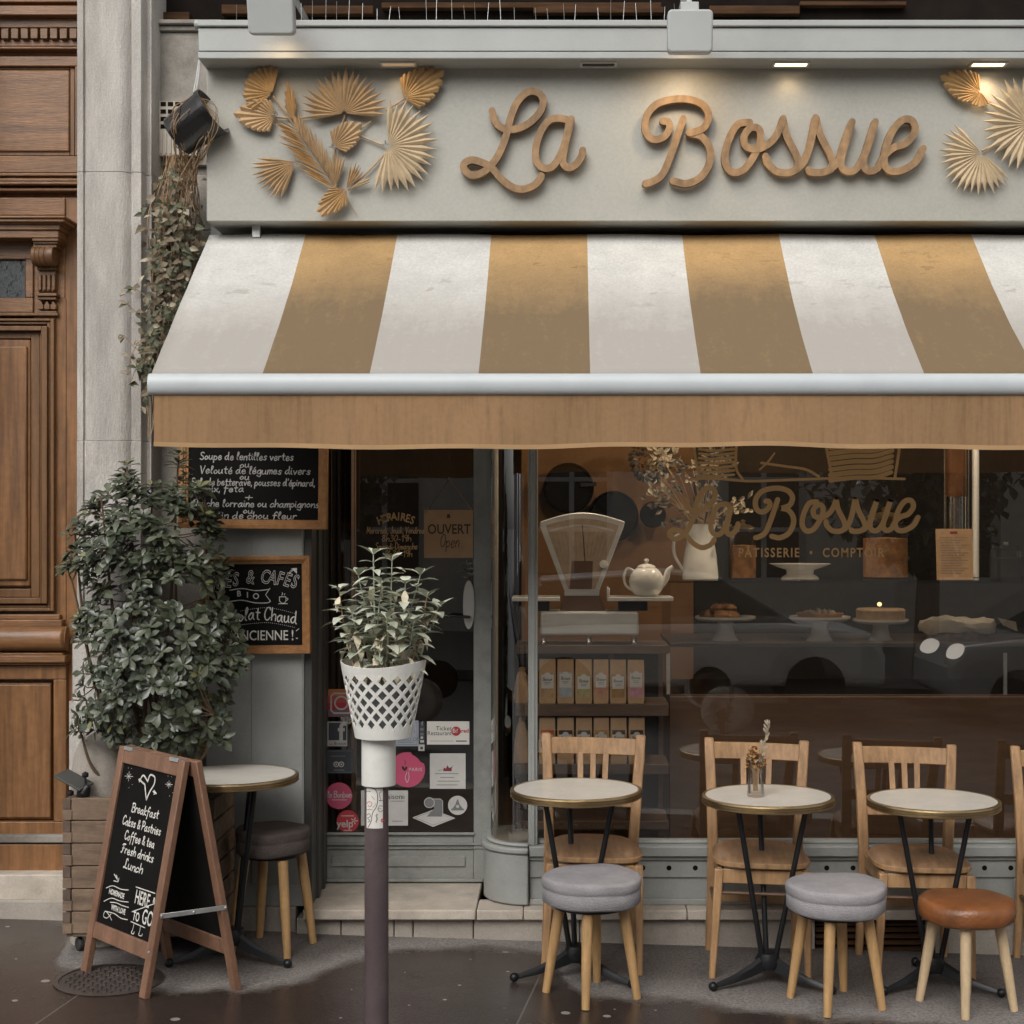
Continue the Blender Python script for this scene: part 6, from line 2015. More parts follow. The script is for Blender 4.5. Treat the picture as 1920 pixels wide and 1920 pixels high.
bk = thing('plant_basket', 'white lattice plastic basket fixed on top of the bollard', 'planter', (xb, YBO, Z_(1471, YBO)))
xk = X_(710, YBO)
mb = MB()
mb.lathe([(0.047, Z_(1471, YBO)), (0.0475, Z_(1469, YBO)), (0.0475, Z_(1372, YBO)), (0.03, Z_(1371.5, YBO))], (xk, YBO, 0), 40)
mb.lathe([(0.0470, Z_(1471, YBO)), (0.0345, Z_(1470.5, YBO))], (xk, YBO, 0), 40)
mb.build('sleeve', POTPLASTIC, bk)
xk = X_(719, YBO)
zb, zt = Z_(1381, YBO), Z_(1243, YBO)
r0, r1 = 0.079, 0.119
N, ROWS = 17, 7
band_b, band_t = 0.024, 0.020
hz = (zt - zb - band_b - band_t) / (ROWS + 1) * 2     # height of one rhombus
def bp(th, z, top=False):
    r_ = r0 + (r1 - r0) * (z - zb) / (zt - zb)
    if z > zt - 0.001: z = z + 0.007 * math.cos(2 * th + 0.5) + 0.002
    return (xk + r_ * math.cos(th), YBO + r_ * math.sin(th), z)
mb = MB()
dth = 2 * math.pi / N
for j in range(ROWS):
    zc = zb + band_b + hz / 2 * (j + 1)
    for i in range(N):
        tc_ = (i + 0.5 * (j % 2)) * dth
        k = 0.68
        o_ = [(tc_ - dth / 2, zc), (tc_, zc - hz / 2), (tc_ + dth / 2, zc), (tc_, zc + hz / 2)]
        n_ = [(tc_ - dth / 2 * k, zc), (tc_, zc - hz / 2 * k), (tc_ + dth / 2 * k, zc), (tc_, zc + hz / 2 * k)]
        mb.add([bp(*p) for p in o_] + [bp(*p) for p in n_], [(0, 1, 5, 4), (1, 2, 6, 5), (2, 3, 7, 6), (3, 0, 4, 7)])
for i in range(N):      # the zig-zag edges run into plain bands
    tc_ = i * dth
    z_ = zb + band_b
    mb.add([bp(tc_ - dth / 2, z_), bp(tc_, z_), bp(tc_ + dth / 2, z_), bp(tc_ + dth / 2, z_ + hz / 2), bp(tc_ - dth / 2, z_ + hz / 2)], [(0, 1, 4), (1, 2, 3)])
    jt = 0.5 * ((ROWS - 1) % 2)
    tc_ = (i + jt) * dth
    z_ = zb + band_b + hz / 2 * (ROWS + 1)
    mb.add([bp(tc_ - dth / 2, z_), bp(tc_, z_), bp(tc_ + dth / 2, z_), bp(tc_ + dth / 2, z_ - hz / 2), bp(tc_ - dth / 2, z_ - hz / 2)], [(1, 0, 4), (2, 1, 3)])
NB = N * 4
for za, zc in ((zb, zb + band_b), (zb + band_b + hz / 2 * (ROWS + 1), zt - 0.0005), ):
    v = [bp(2 * math.pi * k / NB, z) for z in (za, zc) for k in range(NB)]
    if zc > zt - 0.01: v = v[:NB] + [bp(2 * math.pi * k / NB, zt) for k in range(NB)]
    mb.add(v, [(k, (k + 1) % NB, NB + (k + 1) % NB, NB + k) for k in range(NB)])
o = mb.build('lattice', POTPLASTIC, bk, smooth=False)
so2 = o.modifiers.new('thick', 'SOLIDIFY')
so2.thickness = 0.0028
mb = MB()
mb.lathe([(0, zb + 0.001), (r0 - 0.003, zb + 0.001), (r0 - 0.003, zb + 0.004), (0, zb + 0.004)], (xk, YBO, 0), 40)
mb.build('floor_disc', POTPLASTIC, bk)
mb = MB()
mb.lathe([(0, zb + 0.005), (0.066, zb + 0.005), (0.066, zb + 0.012), (0.092, zb + 0.155), (0.094, zb + 0.155), (0.086, zb + 0.15), (0, zb + 0.15)], (xk, YBO, 0), 32)
mb.build('inner_pot', GREYP, bk)

bp_ = thing('potted_plant', 'silvery green leafy plant, partly withered, in the white bollard basket', 'plant', (xk, YBO, zb + 0.15))
rr = random.Random(9)
ms, ml = MB(), MB()
stems = [(700, 1040, 0), (735, 1052, 0.02), (636, 1108, 0.03), (660, 1150, -0.05), (788, 1078, 0), (822, 1140, 0.02), (760, 1095, -0.05), (715, 1095, -0.07), (690, 1130, 0.07), (742, 1120, 0.06), (800, 1120, -0.03), (650, 1185, -0.06), (775, 1170, -0.08), (725, 1160, -0.09), (705, 1190, -0.08), (672, 1080, 0.04)]
for (tx, ty, dy) in stems:
    top = P(tx, ty, YBO + dy)
    b0 = Vector((xk + (top.x - xk) * 0.45 + rr.uniform(-.01, .01), YBO + dy * 0.5, zb + 0.14))
    mid = b0.lerp(top, 0.5) + Vector((rr.uniform(-.015, .015), 0, 0.01))
    q = catmull([b0, mid, top], 8)
    ms.tube(q, [0.003 * (1 - 0.5 * i / len(q)) for i in range(len(q))], 6, 0 if rr.random() < 0.7 else 1)
    ph = rr.uniform(0, 6)
    for i in range(3, len(q)):
        t = i / (len(q) - 1)
        dryness = 0.55 if t < 0.45 else (0.16 if t < 0.8 else 0.04)
        if tx in (742, 760): dryness += 0.35
        for j in range((2 if t > 0.5 or i % 2 else 1) if i < len(q) - 1 else 4):
            a = ph + i * 1.57 + j * (3.14 if i < len(q) - 1 else 1.57)
            dry_ = rr.random() < dryness
            d = Vector((math.cos(a), math.sin(a), rr.uniform(-0.15, 0.35) + 0.25 * t if not dry_ else -0.6))
            L = rr.uniform(0.042, 0.066) * (0.85 if dry_ else 1)
            if i == len(q) - 1: d.z = 0.9; L *= 0.9
            ml.leaf(q[i], d, (0, 0, 1), L, L * rr.uniform(0.44, 0.58), 2 if dry_ else (0 if rr.random() < 0.62 else 1), 0.3, rr.uniform(0.15, 0.6) + (0.35 if dry_ else 0), 0.5)
ms.build('stem', [SILVER_B, ROOT], bp_)
ml.build('leaves', [SILVER_A, SILVER_B, SILVER_C], bp_, smooth=True, ang=60)

# ------------------------------------------------------------------ manhole cover
mc_ = thing('manhole_cover', 'round iron inspection cover in the wet pavement under the A-frame sign', 'manhole cover', (X_(205, 5.62), 5.62, zg(-1.73)))
xm, ym = X_(205, 5.6), 5.60
mb = MB()
def tz(x, z): return zg(x) + z
for (ra, rb, za, zc) in ((0.0, 0.182, 0.002, 0.002), (0.182, 0.20, 0.006, 0.004)):
    n = 48
    v = [(xm + r_ * math.cos(2 * math.pi * k / n), ym + r_ * math.sin(2 * math.pi * k / n), tz(xm + r_ * math.cos(2 * math.pi * k / n), z)) for r_, z in ((max(ra, 0.0005), za), (rb, zc)) for k in range(n)]
    mb.add(v, [(k, (k + 1) % n, n + (k + 1) % n, n + k) for k in range(n)])
for i in range(-7, 8):
    for j in range(-7, 8):
        cx_, cy_ = i * 0.025, j * 0.025
        if cx_ * cx_ + cy_ * cy_ > 0.165 ** 2: continue
        w_, h_ = (0.010, 0.004) if (i + j) % 2 else (0.004, 0.010)
        x0, x1, y0, y1 = xm + cx_ - w_, xm + cx_ + w_, ym + cy_ - h_, ym + cy_ + h_
        v = [(x0, y0, tz(x0, .002)), (x1, y0, tz(x1, .002)), (x1, y1, tz(x1, .002)), (x0, y1, tz(x0, .002)), (x0, y0, tz(x0, .006)), (x1, y0, tz(x1, .006)), (x1, y1, tz(x1, .006)), (x0, y1, tz(x0, .006))]
        mb.add(v, [(4, 5, 6, 7), (0, 1, 5, 4), (1, 2, 6, 5), (2, 3, 7, 6), (3, 0, 4, 7)])
mb.build('cover', M('wet_iron', (0.075, 0.060, 0.054), 0.45, metal=0.1, var=0.3), mc_, smooth=False)

# ------------------------------------------------------------------ inside the window: shelf, bags, scale
ZI = 0.166
rk = thing('display_shelf', 'brown wooden shelf unit inside the window holding kraft bags and the old scale', 'shelf', P(1110, 1580, 6.85))
ya, yb = 6.66, 6.94
xa, xb_ = X_(966, ya), X_(1254, ya)
mb = MB()
for py0, py1, e in ((1210, 1226, 0), (1320, 1343, 0), (1433, 1452, 0), (1540, 1556, 0)):
    mb.box(xa, xb_, ya, yb, Z_(py1, ya), Z_(py0, ya))
mb.build('board', SHELFWOOD, rk, bevel=0.003)
mb = MB()
for x in (xa + 0.02, X_(1145, ya), xb_ - 0.03):
    mb.box(x, x + 0.022, yb + 0.001, yb + 0.02, ZI, Z_(1212, ya))
for x in (xa + 0.02, xb_ - 0.05):
    mb.box(x, x + 0.022, ya + 0.03, ya + 0.05, Z_(1540, ya) , Z_(1556, ya) + 0.0)
mb.build('upright', SHELFWOOD, rk, bevel=0.002)
mb = MB()
mb.box(xa + 0.01, xb_ - 0.01, yb + 0.022, yb + 0.03, ZI, Z_(1215, ya))
mb.build('back_panel', INTDARK, rk)
BAGC = {'grey': (0.30, 0.34, 0.37), 'olive': (0.33, 0.30, 0.15), 'pink': (0.45, 0.22, 0.27), 'coral': (0.45, 0.23, 0.15), 'tan': (0.36, 0.24, 0.13), 'black': (0.03, 0.027, 0.026), 'red': (0.36, 0.07, 0.035), 'green': (0.07, 0.085, 0.075), 'ochre': (0.30, 0.17, 0.06)}
BAGM = {k: M('print_' + k, v, 0.8, var=0.25, vscale=40) for k, v in BAGC.items()}
def kraft_bag(label, px0, px1, py0, py1, col, lab_y0, lab_y1, top_band=False, Y=6.672):
    a, b_ = P(px0 + 0.8, py1, Y), P(px1 - 0.8, py0, Y)
    t = thing('kraft_bag', label, 'paper bag', ((a.x + b_.x) / 2, Y + 0.03, a.z), 'kraft paper bags on the shelf')
    w, h, d = b_.x - a.x, b_.z - a.z, 0.075
    mb = MB()
    v = []
    for z, ins, dd, dy in ((0, 0.002, d, 0.0), (0.08 * h, 0, d, 0), (0.62 * h, 0, d * 0.9, 0.002), (0.9 * h, 0.001, 0.02, 0.010), (h, 0.001, 0.006, 0.012)):
        x0, x1 = a.x + ins, b_.x - ins
        v += [(x0, Y + dy, a.z + z), (x1, Y + dy, a.z + z), (x1, Y + dy + dd, a.z + z), (x0, Y + dy + dd, a.z + z)]
    fc = [(3, 2, 1, 0), (16, 17, 18, 19)]
    for i in range(4):
        for j in range(4): fc.append((i * 4 + j, i * 4 + (j + 1) % 4, (i + 1) * 4 + (j + 1) % 4, (i + 1) * 4 + j))
    mb.add(v, fc)
    bag_ = mb.build('bag', KRAFT, t, bevel=0.0015, ang=25)
    fr = Frame((0, Y - 0.0015, 0), (1, 0, 0), (0, 0, 1))
    def r4(x0, x1, y0, y1, dd, mi): mb.flat([(X_(x0, Y), Z_(y1, Y)), (X_(x1, Y), Z_(y1, Y)), (X_(x1, Y), Z_(y0, Y)), (X_(x0, Y), Z_(y0, Y))], fr, dd, mi)
    mb = MB()
    m_ = (lab_y0 + lab_y1) / 2
    if top_band:
        r4(px0 + 4, px1 - 4, lab_y0, lab_y1, 0, 1)
        r4(px0 + 4, px1 - 5, lab_y0 + 8, lab_y1 - 12, 0.0006, 0)
        mb.flat([(X_((px0 + px1) / 2 + 6 * math.cos(R(q)), Y), Z_(lab_y0 + 8 - 5 * math.sin(R(q)), Y)) for q in range(0, 181, 20)], fr, 0.0009, 0)
    else:
        r4(px0 + 4, px1 - 4, lab_y0, lab_y1, 0, 1)
        r4(px0 + 5, px1 - 5, lab_y0 + 3, lab_y0 + (lab_y1 - lab_y0) * 0.62, 0.0006, 0)
        mb.flat([(X_((px0 + px1) / 2 + 6 * math.cos(R(q)), Y), Z_(lab_y0 + 4 - 5 * math.sin(R(q)), Y)) for q in range(0, 181, 20)], fr, 0.0009, 0)
    cx_ = (px0 + px1) / 2
    ly = lab_y0 + (14 if not top_band else 17)
    hand(mb, 'Bossue', fr, X_(cx_ - 8, Y), X_(cx_ + 8, Y), Z_(ly, Y), 0.0017, 0.0016, 0.0012, 2)
    for k in range(2): r4(cx_ - 6 + k, cx_ + 6 - k, ly + 3 + k * 3, ly + 4 + k * 3, 0.0012, 3)
    mb.build('label_print', [LIGHTP, BAGM[col], INK, GREYP], bag_, smooth=False)
up = [(1010, 1043, 'tan', 1262, 1308, 'plain tan print'), (1044, 1077, 'grey', 1260, 1307, 'blue grey print'), (1078, 1111, 'olive', 1265, 1308, 'olive print'), (1112, 1142, 'coral', 1262, 1306, 'coral orange print'), (1143, 1175, 'ochre', 1265, 1308, 'spotted ochre print'), (1176, 1209, 'pink', 1259, 1307, 'tall pink flowered label')]
for x0, x1, c_, l0, l1, d_ in up:
    kraft_bag('kraft paper bag on the upper shelf with ' + d_, x0, x1, 1236 + (x0 - 1010) * 0.01, 1319.5, c_, l0, l1)
lo = [(1010, 1042, 'red', 'red'), (1044, 1077, 'black', 'black'), (1079, 1111, 'green', 'dark green'), (1112, 1143, 'ochre', 'ochre'), (1144, 1176, 'black', 'black'), (1178, 1210, 'black', 'black')]
for i, (x0, x1, c_, d_) in enumerate(lo):
    ex = {1: ' beside the red one', 4: ' beside the ochre one', 5: ', last in its row'}.get(i, '')
    kraft_bag('kraft bag on the lower shelf, ' + d_ + ' banded label' + ex, x0, x1, 1346, 1432.5, c_, 1369, 1402, True)
for k, (p0, p1, lab) in enumerate(((1250, 1319, 'crumpled kraft bag at the left end of the upper shelf, behind the window post'), (1342, 1432, 'twisted kraft bag at the left end of the lower shelf, behind the window post'))):
    t = thing('crumpled_bag', lab, 'paper bag', P(979, p1, 6.72))
    mb = MB()
    c_ = P(979, p1, 6.72)
    h = (p1 - p0) * 6.72 / F
    prof = [(0, 0), (0.034, 0), (0.037, h * 0.15), (0.034, h * 0.5), (0.024, h * 0.75), (0.013, h * 0.88), (0.016, h * 0.97), (0.005, h)]
    mb.lathe(prof, c_, 14)
    rr = random.Random(k)
    mb.v = [(x + rr.uniform(-.004, .004), y + rr.uniform(-.004, .004), z) for x, y, z in mb.v]
    mb.build('bag', KRAFT, t, ang=20)

sc_ = thing('kitchen_scale', 'old fan dial shop scale standing on the shelf in the window', 'scale', P(1106, 1205, 6.74))
ysc = 6.70
def q_(px, py, Y=ysc): return (X_(px, Y), Z_(py, Y))
fr = pf(ysc)
mb = MB()
a, b_ = P(1013, 1192, ysc), P(1198, 1146, ysc)
mb.box(a.x, b_.x, ysc, ysc + 0.17, a.z, b_.z)
mb.build('base', ALU, sc_, bevel=0.012, seg=3)
mb = MB()
for px in (1020, 1105, 1190): mb.lathe([(0.018, 0), (0.012, 0.012), (0.012, 0.03), (0, 0.03)], (X_(px, ysc), ysc + 0.05, Z_(1209, ysc)), 14)
mb.build('foot', CHROME, sc_)
arc = [(1013 + (1172 - 1013) * k / 14, 978 - 17 * math.sin(math.pi * k / 14)) for k in range(15)]
outer = arc + [(1170, 988), (1124, 1108), (1124, 1118), (1058, 1118), (1058, 1108), (1012, 988)]
mb = MB()
mb.prism([q_(*p) for p in outer][::-1], fr, -0.10, -0.03)
mb.build('dial_case', ALU, sc_, bevel=0.004, recalc=True)
inner = [(1024 + (1160 - 1024) * k / 14, 985 - 13 * math.sin(math.pi * k / 14)) for k in range(15)] + [(1158, 994), (1116, 1105), (1066, 1105), (1026, 994)]
mb = MB()
mb.flat([q_(*p) for p in inner][::-1], fr, -0.0285)
for k in range(14):
    x0, x1 = 1034 + 116 * k / 13, 1064 + 52 * k / 13
    mb.stroke([q_(x0, 1000 - 8 * math.sin(math.pi * k / 13)), q_(x0 + (x1 - x0) * 0.5, 1046)], 0.0012, fr, -0.0275, smooth=False, mi=1)
mb.stroke([q_(1032 + 118 * k / 10, 995 - 10 * math.sin(math.pi * k / 10)) for k in range(11)], 0.008, fr, -0.0278, mi=2)
mb.flat([q_(*p) for p in ((1072, 1052), (1112, 1052), (1110, 1105), (1068, 1105))][::-1], fr, -0.0276, 3)
mb.stroke([q_(1092, 985), q_(1097, 1052)], 0.004, fr, -0.0270, smooth=False, mi=4)
mb.build('dial', [DIAL, GREYP, LIGHTP, MAROONBOX, INK], sc_, smooth=False)
mb = MB()
mb.prism([q_(*p) for p in ((1058, 1108), (1124, 1108), (1136, 1146), (1050, 1146))][::-1], fr, -0.11, -0.035)
mb.build('pedestal', MAROONBOX, sc_, bevel=0.003, recalc=True)
mb = MB()
mb.box(X_(1138, ysc), X_(1262, ysc), ysc - 0.02, ysc + 0.15, Z_(1127, ysc), Z_(1119, ysc))
mb.box(X_(1138, ysc), X_(1143, ysc), ysc - 0.02, ysc + 0.15, Z_(1118.7, ysc), Z_(1102, ysc))
mb.box(X_(960, ysc), X_(1050, ysc), ysc - 0.02, ysc + 0.15, Z_(1127, ysc), Z_(1119, ysc))
mb.build('tray', PORCELAIN, sc_, bevel=0.003)
mb = MB()
mb.box(X_(1160, ysc), X_(1215, ysc), ysc + 0.03, ysc + 0.1, Z_(1146, ysc), Z_(1127.3, ysc))
mb.box(X_(1005, ysc), X_(1030, ysc), ysc + 0.03, ysc + 0.1, Z_(1146, ysc), Z_(1127.3, ysc))
mb.build('tray_post', BLACKMETAL, sc_, bevel=0.003)
mb = MB()
c_ = P(1132, 1058, ysc + 0.02)
mb.lathe([(0, -0.03), (0.018, -0.028), (0.021, -0.01), (0.018, 0.0), (0, 0.004)], c_, 18, axis=(0, -1, 0.1))
mb.build('lamp_knob', PORCELAIN, sc_)

tp = thing('teapot', 'white round teapot standing on the right tray of the old scale', 'teapot', P(1212, 1118, ysc + 0.06))
c_ = P(1212, 1118.6, ysc + 0.06)
mb = MB()
k = ysc / F
mb.lathe([(0, 0), (17 * k, 0), (24 * k, 5 * k), (31 * k, 15 * k), (33.5 * k, 28 * k), (31 * k, 40 * k), (24 * k, 50 * k), (17 * k, 55 * k), (0, 57 * k)], c_, 36)
mb.build('body', PORCELAIN, tp)
mb = MB()
mb.lathe([(18 * k, 55.5 * k), (15 * k, 59 * k), (8 * k, 61.5 * k), (3 * k, 62.5 * k), (3 * k, 65 * k), (5 * k, 68 * k), (4 * k, 71 * k), (0, 72 * k)], c_, 24)
mb.build('lid', PORCELAIN, tp)
mb = MB()
mb.tube(catmull([P(1236, 1098, ysc + 0.06), P(1248, 1085, ysc + 0.06), P(1253, 1070, ysc + 0.06), P(1262, 1062, ysc + 0.06)], 6), [0.021 * (1 - 0.6 * i / 18) for i in range(19)], 12)
mb.build('spout', PORCELAIN, tp)
mb = MB()
mb.tube(catmull([P(1188, 1070, ysc + 0.06), P(1176, 1066, ysc + 0.06), P(1170, 1082, ysc + 0.06), P(1174, 1098, ysc + 0.06), P(1186, 1107, ysc + 0.06)], 6), 0.006, 10)
mb.build('handle', PORCELAIN, tp)

# ------------------------------------------------------------------ counter with glass case
YK = 7.0
ct = thing('glass_counter', 'wooden pastry counter with a glass case on top inside the window', 'counter', P(1600, 1640, YK))
mb = MB()
mb.box(X_(1255, YK), 4.2, YK, YK + 0.75, ZI, Z_(1306, YK))
mb.build('cabinet', COUNTER, ct, bevel=0.004)
mb = MB()
mb.box(X_(1256, YK), 4.2, YK + 0.01, YK + 0.74, Z_(1306, YK) + 0.001, Z_(1303, YK))
mb.box(X_(1256, YK), 4.2, YK + 0.04, YK + 0.70, Z_(1213, YK + .04), Z_(1206, YK + .04))
mb.build('shelf', SHELFWOOD, ct, bevel=0.002)
mb = MB()
zt_ = Z_(1088, YK)
mb.box(X_(1250, YK), 4.2, YK - 0.01, YK + 0.75, zt_ - 0.012, zt_)
mb.build('top_slab', CLEARGLASS, ct, bevel=0.001)
mb = MB()
x0 = X_(1258, YK)
mb.add([(x0, YK + 0.015, Z_(1303, YK)), (4.2, YK + 0.015, Z_(1303, YK)), (4.2, YK + 0.015, zt_ - 0.013), (x0, YK + 0.015, zt_ - 0.013)], [(0, 1, 2, 3)])
mb.add([(x0, YK + 0.016, Z_(1303, YK)), (x0, YK + 0.7, Z_(1303, YK)), (x0, YK + 0.7, zt_ - 0.013), (x0, YK + 0.016, zt_ - 0.013)], [(0, 1, 2, 3)])
mb.build('glass', CLEARGLASS, ct, smooth=False)
mb = MB()
for px in (1250, 1884):
    mb.box(X_(px, YK), X_(px + 7, YK), YK + 0.02, YK + 0.03, Z_(1303, YK), Z_(1225, YK))
mb.build('price_rail', ALU, ct, bevel=0.001)

def cake_stand(label, pxc, py_top, py_bot, half, Y, cake):
    k = Y / F
    c_ = P(pxc, py_bot, Y)
    h = (py_bot - py_top) * k
    t = thing('cake_stand', label, 'cake stand', c_, 'white pedestal stands in the counter')
    mb = MB()
    w = half * k
    mb.lathe([(0, 0), (27 * k, 0), (26 * k, 3 * k), (18 * k, h * 0.28), (14 * k, h * 0.6), (15 * k, h - 9 * k), (w * 0.9, h - 8 * k), (w, h - 4 * k), (w, h), (w * 0.97, h), (w * 0.95, h - 3 * k), (0, h - 3 * k)], c_, 40)
    mb.build('pedestal', PORCELAIN, t)
    top = c_ + Vector((0, 0, h - 3 * k))
    rr = random.Random(pxc)
    if cake == 'buns':
        ck = thing('pastries', 'heap of browned pastries piled on the leftmost white stand', 'pastry', top)
        for i in range(16):
            a, r_ = rr.uniform(0, 6.28), rr.uniform(0, w * 0.65)
            lvl = 0 if i < 10 else 1
            mb = MB()
            s_ = rr.uniform(0.028, 0.042)
            mb.lathe([(0, 0), (s_, 0.004), (s_ * 1.1, s_ * 0.45), (s_ * 0.7, s_ * 0.95), (0, s_ * 1.1)], top + Vector((r_ * math.cos(a) * (1 - 0.4 * lvl), r_ * math.sin(a) * (1 - 0.4 * lvl), lvl * 0.036)), 14)
            mb.build('bun', CAKE, ck)
    elif cake == 'slices':
        ck = thing('tart', 'cut tart with pale crumbs on the middle white stand', 'tart', top)
        mb = MB()
        mb.lathe([(0, 0), (w * 0.7, 0), (w * 0.78, 0.022), (w * 0.74, 0.024), (w * 0.70, 0.016), (0, 0.018)], top, 30)
        mb.build('crust', CAKE, ck)
        mb = MB()
        for i in range(30):
            p = top + Vector((rr.uniform(-w * .5, w * .5), rr.uniform(-w * .5, w * .5), 0.016))
            mb.lathe([(0.016, 0), (0.014, 0.012), (0, rr.uniform(0.014, 0.03))], p, 8)
        mb.build('topping', DRY_C, ck)
    else:
        ck = thing('cake', 'round pale cake on the rightmost of the three white stands', 'cake', top)
        mb = MB()
        mb.lathe([(0, 0), (w * 0.86, 0), (w * 0.88, 0.05), (w * 0.82, 0.058), (0, 0.06)], top, 40)
        mb.build('sponge', M('pale_cake', (0.42, 0.28, 0.15), 0.8, var=0.25, vscale=30, bump=0.4), ck)
cake_stand('white cake stand, leftmost of three in the glass counter, with piled pastries', 1360, 1155, 1203, 57, 7.22, 'buns')
cake_stand('white cake stand in the glass counter, middle of three, with a tart', 1537, 1155, 1204, 57, 7.2, 'slices')
cake_stand('white cake stand in the glass counter, rightmost of three, with a round cake', 1651, 1160, 1205, 52, 7.24, 'cake')
bl = thing('small_lamp', 'tiny glowing warm bulb behind the glass above the round cake', 'lamp', P(1649, 1133, 7.5))
mb = MB()
mb.lathe([(0, -0.012), (0.010, -0.006), (0.012, 0), (0.010, 0.006), (0, 0.012)], P(1649, 1133, 7.5), 14)
mb.build('bulb', BULB, bl)
mb = MB()
mb.tube([P(1649, 1137, 7.5), P(1649, 1203, 7.5)], 0.004, 8)
mb.build('stem', BRASS, bl)
pdl = thing('pedestal_dish', 'wide white footed dish standing on the counter top left of centre', 'dish', P(1500, 1086, 7.25))
k = 7.2 / F
mb = MB()
mb.lathe([(0, 0), (36 * k, 0), (33 * k, 4 * k), (25 * k, 9 * k), (26 * k, 16 * k), (52 * k, 25 * k), (58 * k, 28 * k), (56 * k, 28 * k), (0, 22 * k)], (X_(1500, 7.2), 7.2, zt_ + 0.001), 40)
mb.build('dish', PORCELAIN, pdl)
jg = thing('milk_jug', 'white enamel jug of dried flowers on the left end of the counter', 'jug', P(1313, 1086, 7.16))
jc = Vector((X_(1313, 7.16), 7.16, zt_ + 0.001))
mb = MB()
mb.lathe([(0, 0), (33 * k, 0), (34 * k, 4 * k), (31 * k, 40 * k), (26 * k, 70 * k), (27 * k, 92 * k), (30 * k, 102 * k), (28 * k, 102 * k), (24 * k, 70 * k), (0, 60 * k)], jc, 32)
mb.build('body', PORCELAIN, jg)
mb = MB()
mb.tube(catmull([jc + Vector((-0.07, 0, 0.22)), jc + Vector((-0.12, 0, 0.20)), jc + Vector((-0.125, 0, 0.12)), jc + Vector((-0.082, 0, 0.04))], 6), 0.008, 8)
mb.build('handle', PORCELAIN, jg)
mb, mc = MB(), MB()
rr = random.Random(17)
for i in range(34):
    tip = P(rr.uniform(1215, 1395), rr.uniform(840, 975), 7.16 + rr.uniform(-0.15, 0.2))
    b0 = jc + Vector((rr.uniform(-.03, .03), rr.uniform(-.03, .03), 0.2))
    q = catmull([b0, b0.lerp(tip, 0.55) + Vector((0, 0, 0.03)), tip], 6)
    mb.tube(q, 0.0024, 5)
    kind = rr.random()
    for j in range(9):
        p = tip + Vector((rr.uniform(-.04, .04), rr.uniform(-.03, .03), rr.uniform(-.05, .03)))
        mc.leaf(p, (rr.uniform(-1, 1), rr.uniform(-1, .4), rr.uniform(-.5, 1)), (0, -1, 0), rr.uniform(.025, .05), .02, 0 if kind < 0.45 else (1 if kind < 0.75 else 2), .4, .3)
mb.build('stem', ROOT, jg)
mc.build('dried_flowers', [DRY_A, DRY_C, DARKPAINT_SHADE], jg, smooth=False)
def jar(label, pxc, py0, half, Y, fill, lid):
    k = Y / F
    z0 = zt_ + 0.001
    c_ = Vector((X_(pxc, Y), Y, z0))
    h = Z_(py0, Y) - z0
    t = thing('storage_jar', label, 'jar', c_)
    mb = MB()
    mb.lathe([(0, 0), (half * k, 0), (half * k, h * 0.8), (half * k * 0.75, h * 0.9)], c_, 28)
    mb.build('glass', VASEGLASS, t)
    mb = MB()
    mb.lathe([(0, 0.006), (half * k * 0.93, 0.006), (half * k * 0.93, h * 0.6), (0, h * 0.62)], c_, 24)
    mb.build('filling', fill, t)
    mb = MB()
    mb.lathe([(half * k * 0.8, h * 0.9), (half * k * 0.85, h * 0.93), (half * k * 0.5, h * 0.98), (half * k * 0.15, h), (half * k * 0.2, h * 1.06), (0, h * 1.08)], c_, 24)
    mb.build('lid', lid, t)
jar('glass jar of brown biscuits with a brass lid beside the white jug', 1393, 982, 26, 7.2, CAKE, BRASS)
jar('wide glass jar at the right end of the counter beside the chrome column', 1886, 1020, 30, 7.2, INTDARK, CHROME)
jar('big glass jar with brass lid in the middle of the counter top', 1660, 960, 44, 7.3, CAKE, BRASS)
mn = thing('menu_card', 'upright kraft menu card standing on the counter before the chrome column', 'menu card', P(1790, 1088, 7.05))
frm = Frame((X_(1757, 7.05), 7.05, zt_ + 0.001), (1, 0, 0.0), (0, 0.12, 1))
mb = MB()
w, h = 68 * 7.05 / F, 96 * 7.05 / F
mb.prism([(0, 0), (w, 0), (w, h), (0, h)], frm, -0.003, 0.0, 0)
mb.build('card', KRAFT_D, mn, smooth=False)
mb = MB()
for i in range(15):
    mb.flat([(w * .12, h * (0.82 - i * .05)), (w * (.88 - .1 * ((i * 7) % 3)), h * (0.82 - i * .05)), (w * (.88 - .1 * ((i * 7) % 3)), h * (0.832 - i * .05)), (w * .12, h * (0.832 - i * .05))], frm, 0.0005, 0)
mb.flat([(w * .4, h * .9), (w * .6, h * .9), (w * .6, h * .95), (w * .4, h * .95)], frm, 0.0005, 1)
mb.build('print', [GREYP, MAROON], mn, smooth=False)
cm = thing('chrome_column', 'tall polished chrome and amber tea column on the counter', 'drink dispenser', P(1808, 1088, 7.4))
mb = MB()
for px, r_, z1 in ((1815, 0.006, 2.4), (1772, 0.008, 2.5)):
    mb.lathe([(r_, zt_ + 0.002), (r_, z1), (0, z1)], (X_(px, 7.4), 7.4, 0), 18)
mb.lathe([(0.075, zt_ + 0.002), (0.075, zt_ + 0.02), (0.06, zt_ + 0.03)], (X_(1796, 7.4), 7.4, 0), 28)
mb.lathe([(0.052, zt_ + 0.03), (0.052, zt_ + 0.40)], (X_(1792, 7.4), 7.4, 0), 28)
mb.build('pipe', CHROME, cm)
mb = MB()
mb.lathe([(0.018, zt_ + 0.002), (0.018, 2.6), (0, 2.6)], (X_(1829, 7.4), 7.4, 0), 18)
mb.build('white_pipe', PORCELAIN, cm)
mb = MB()
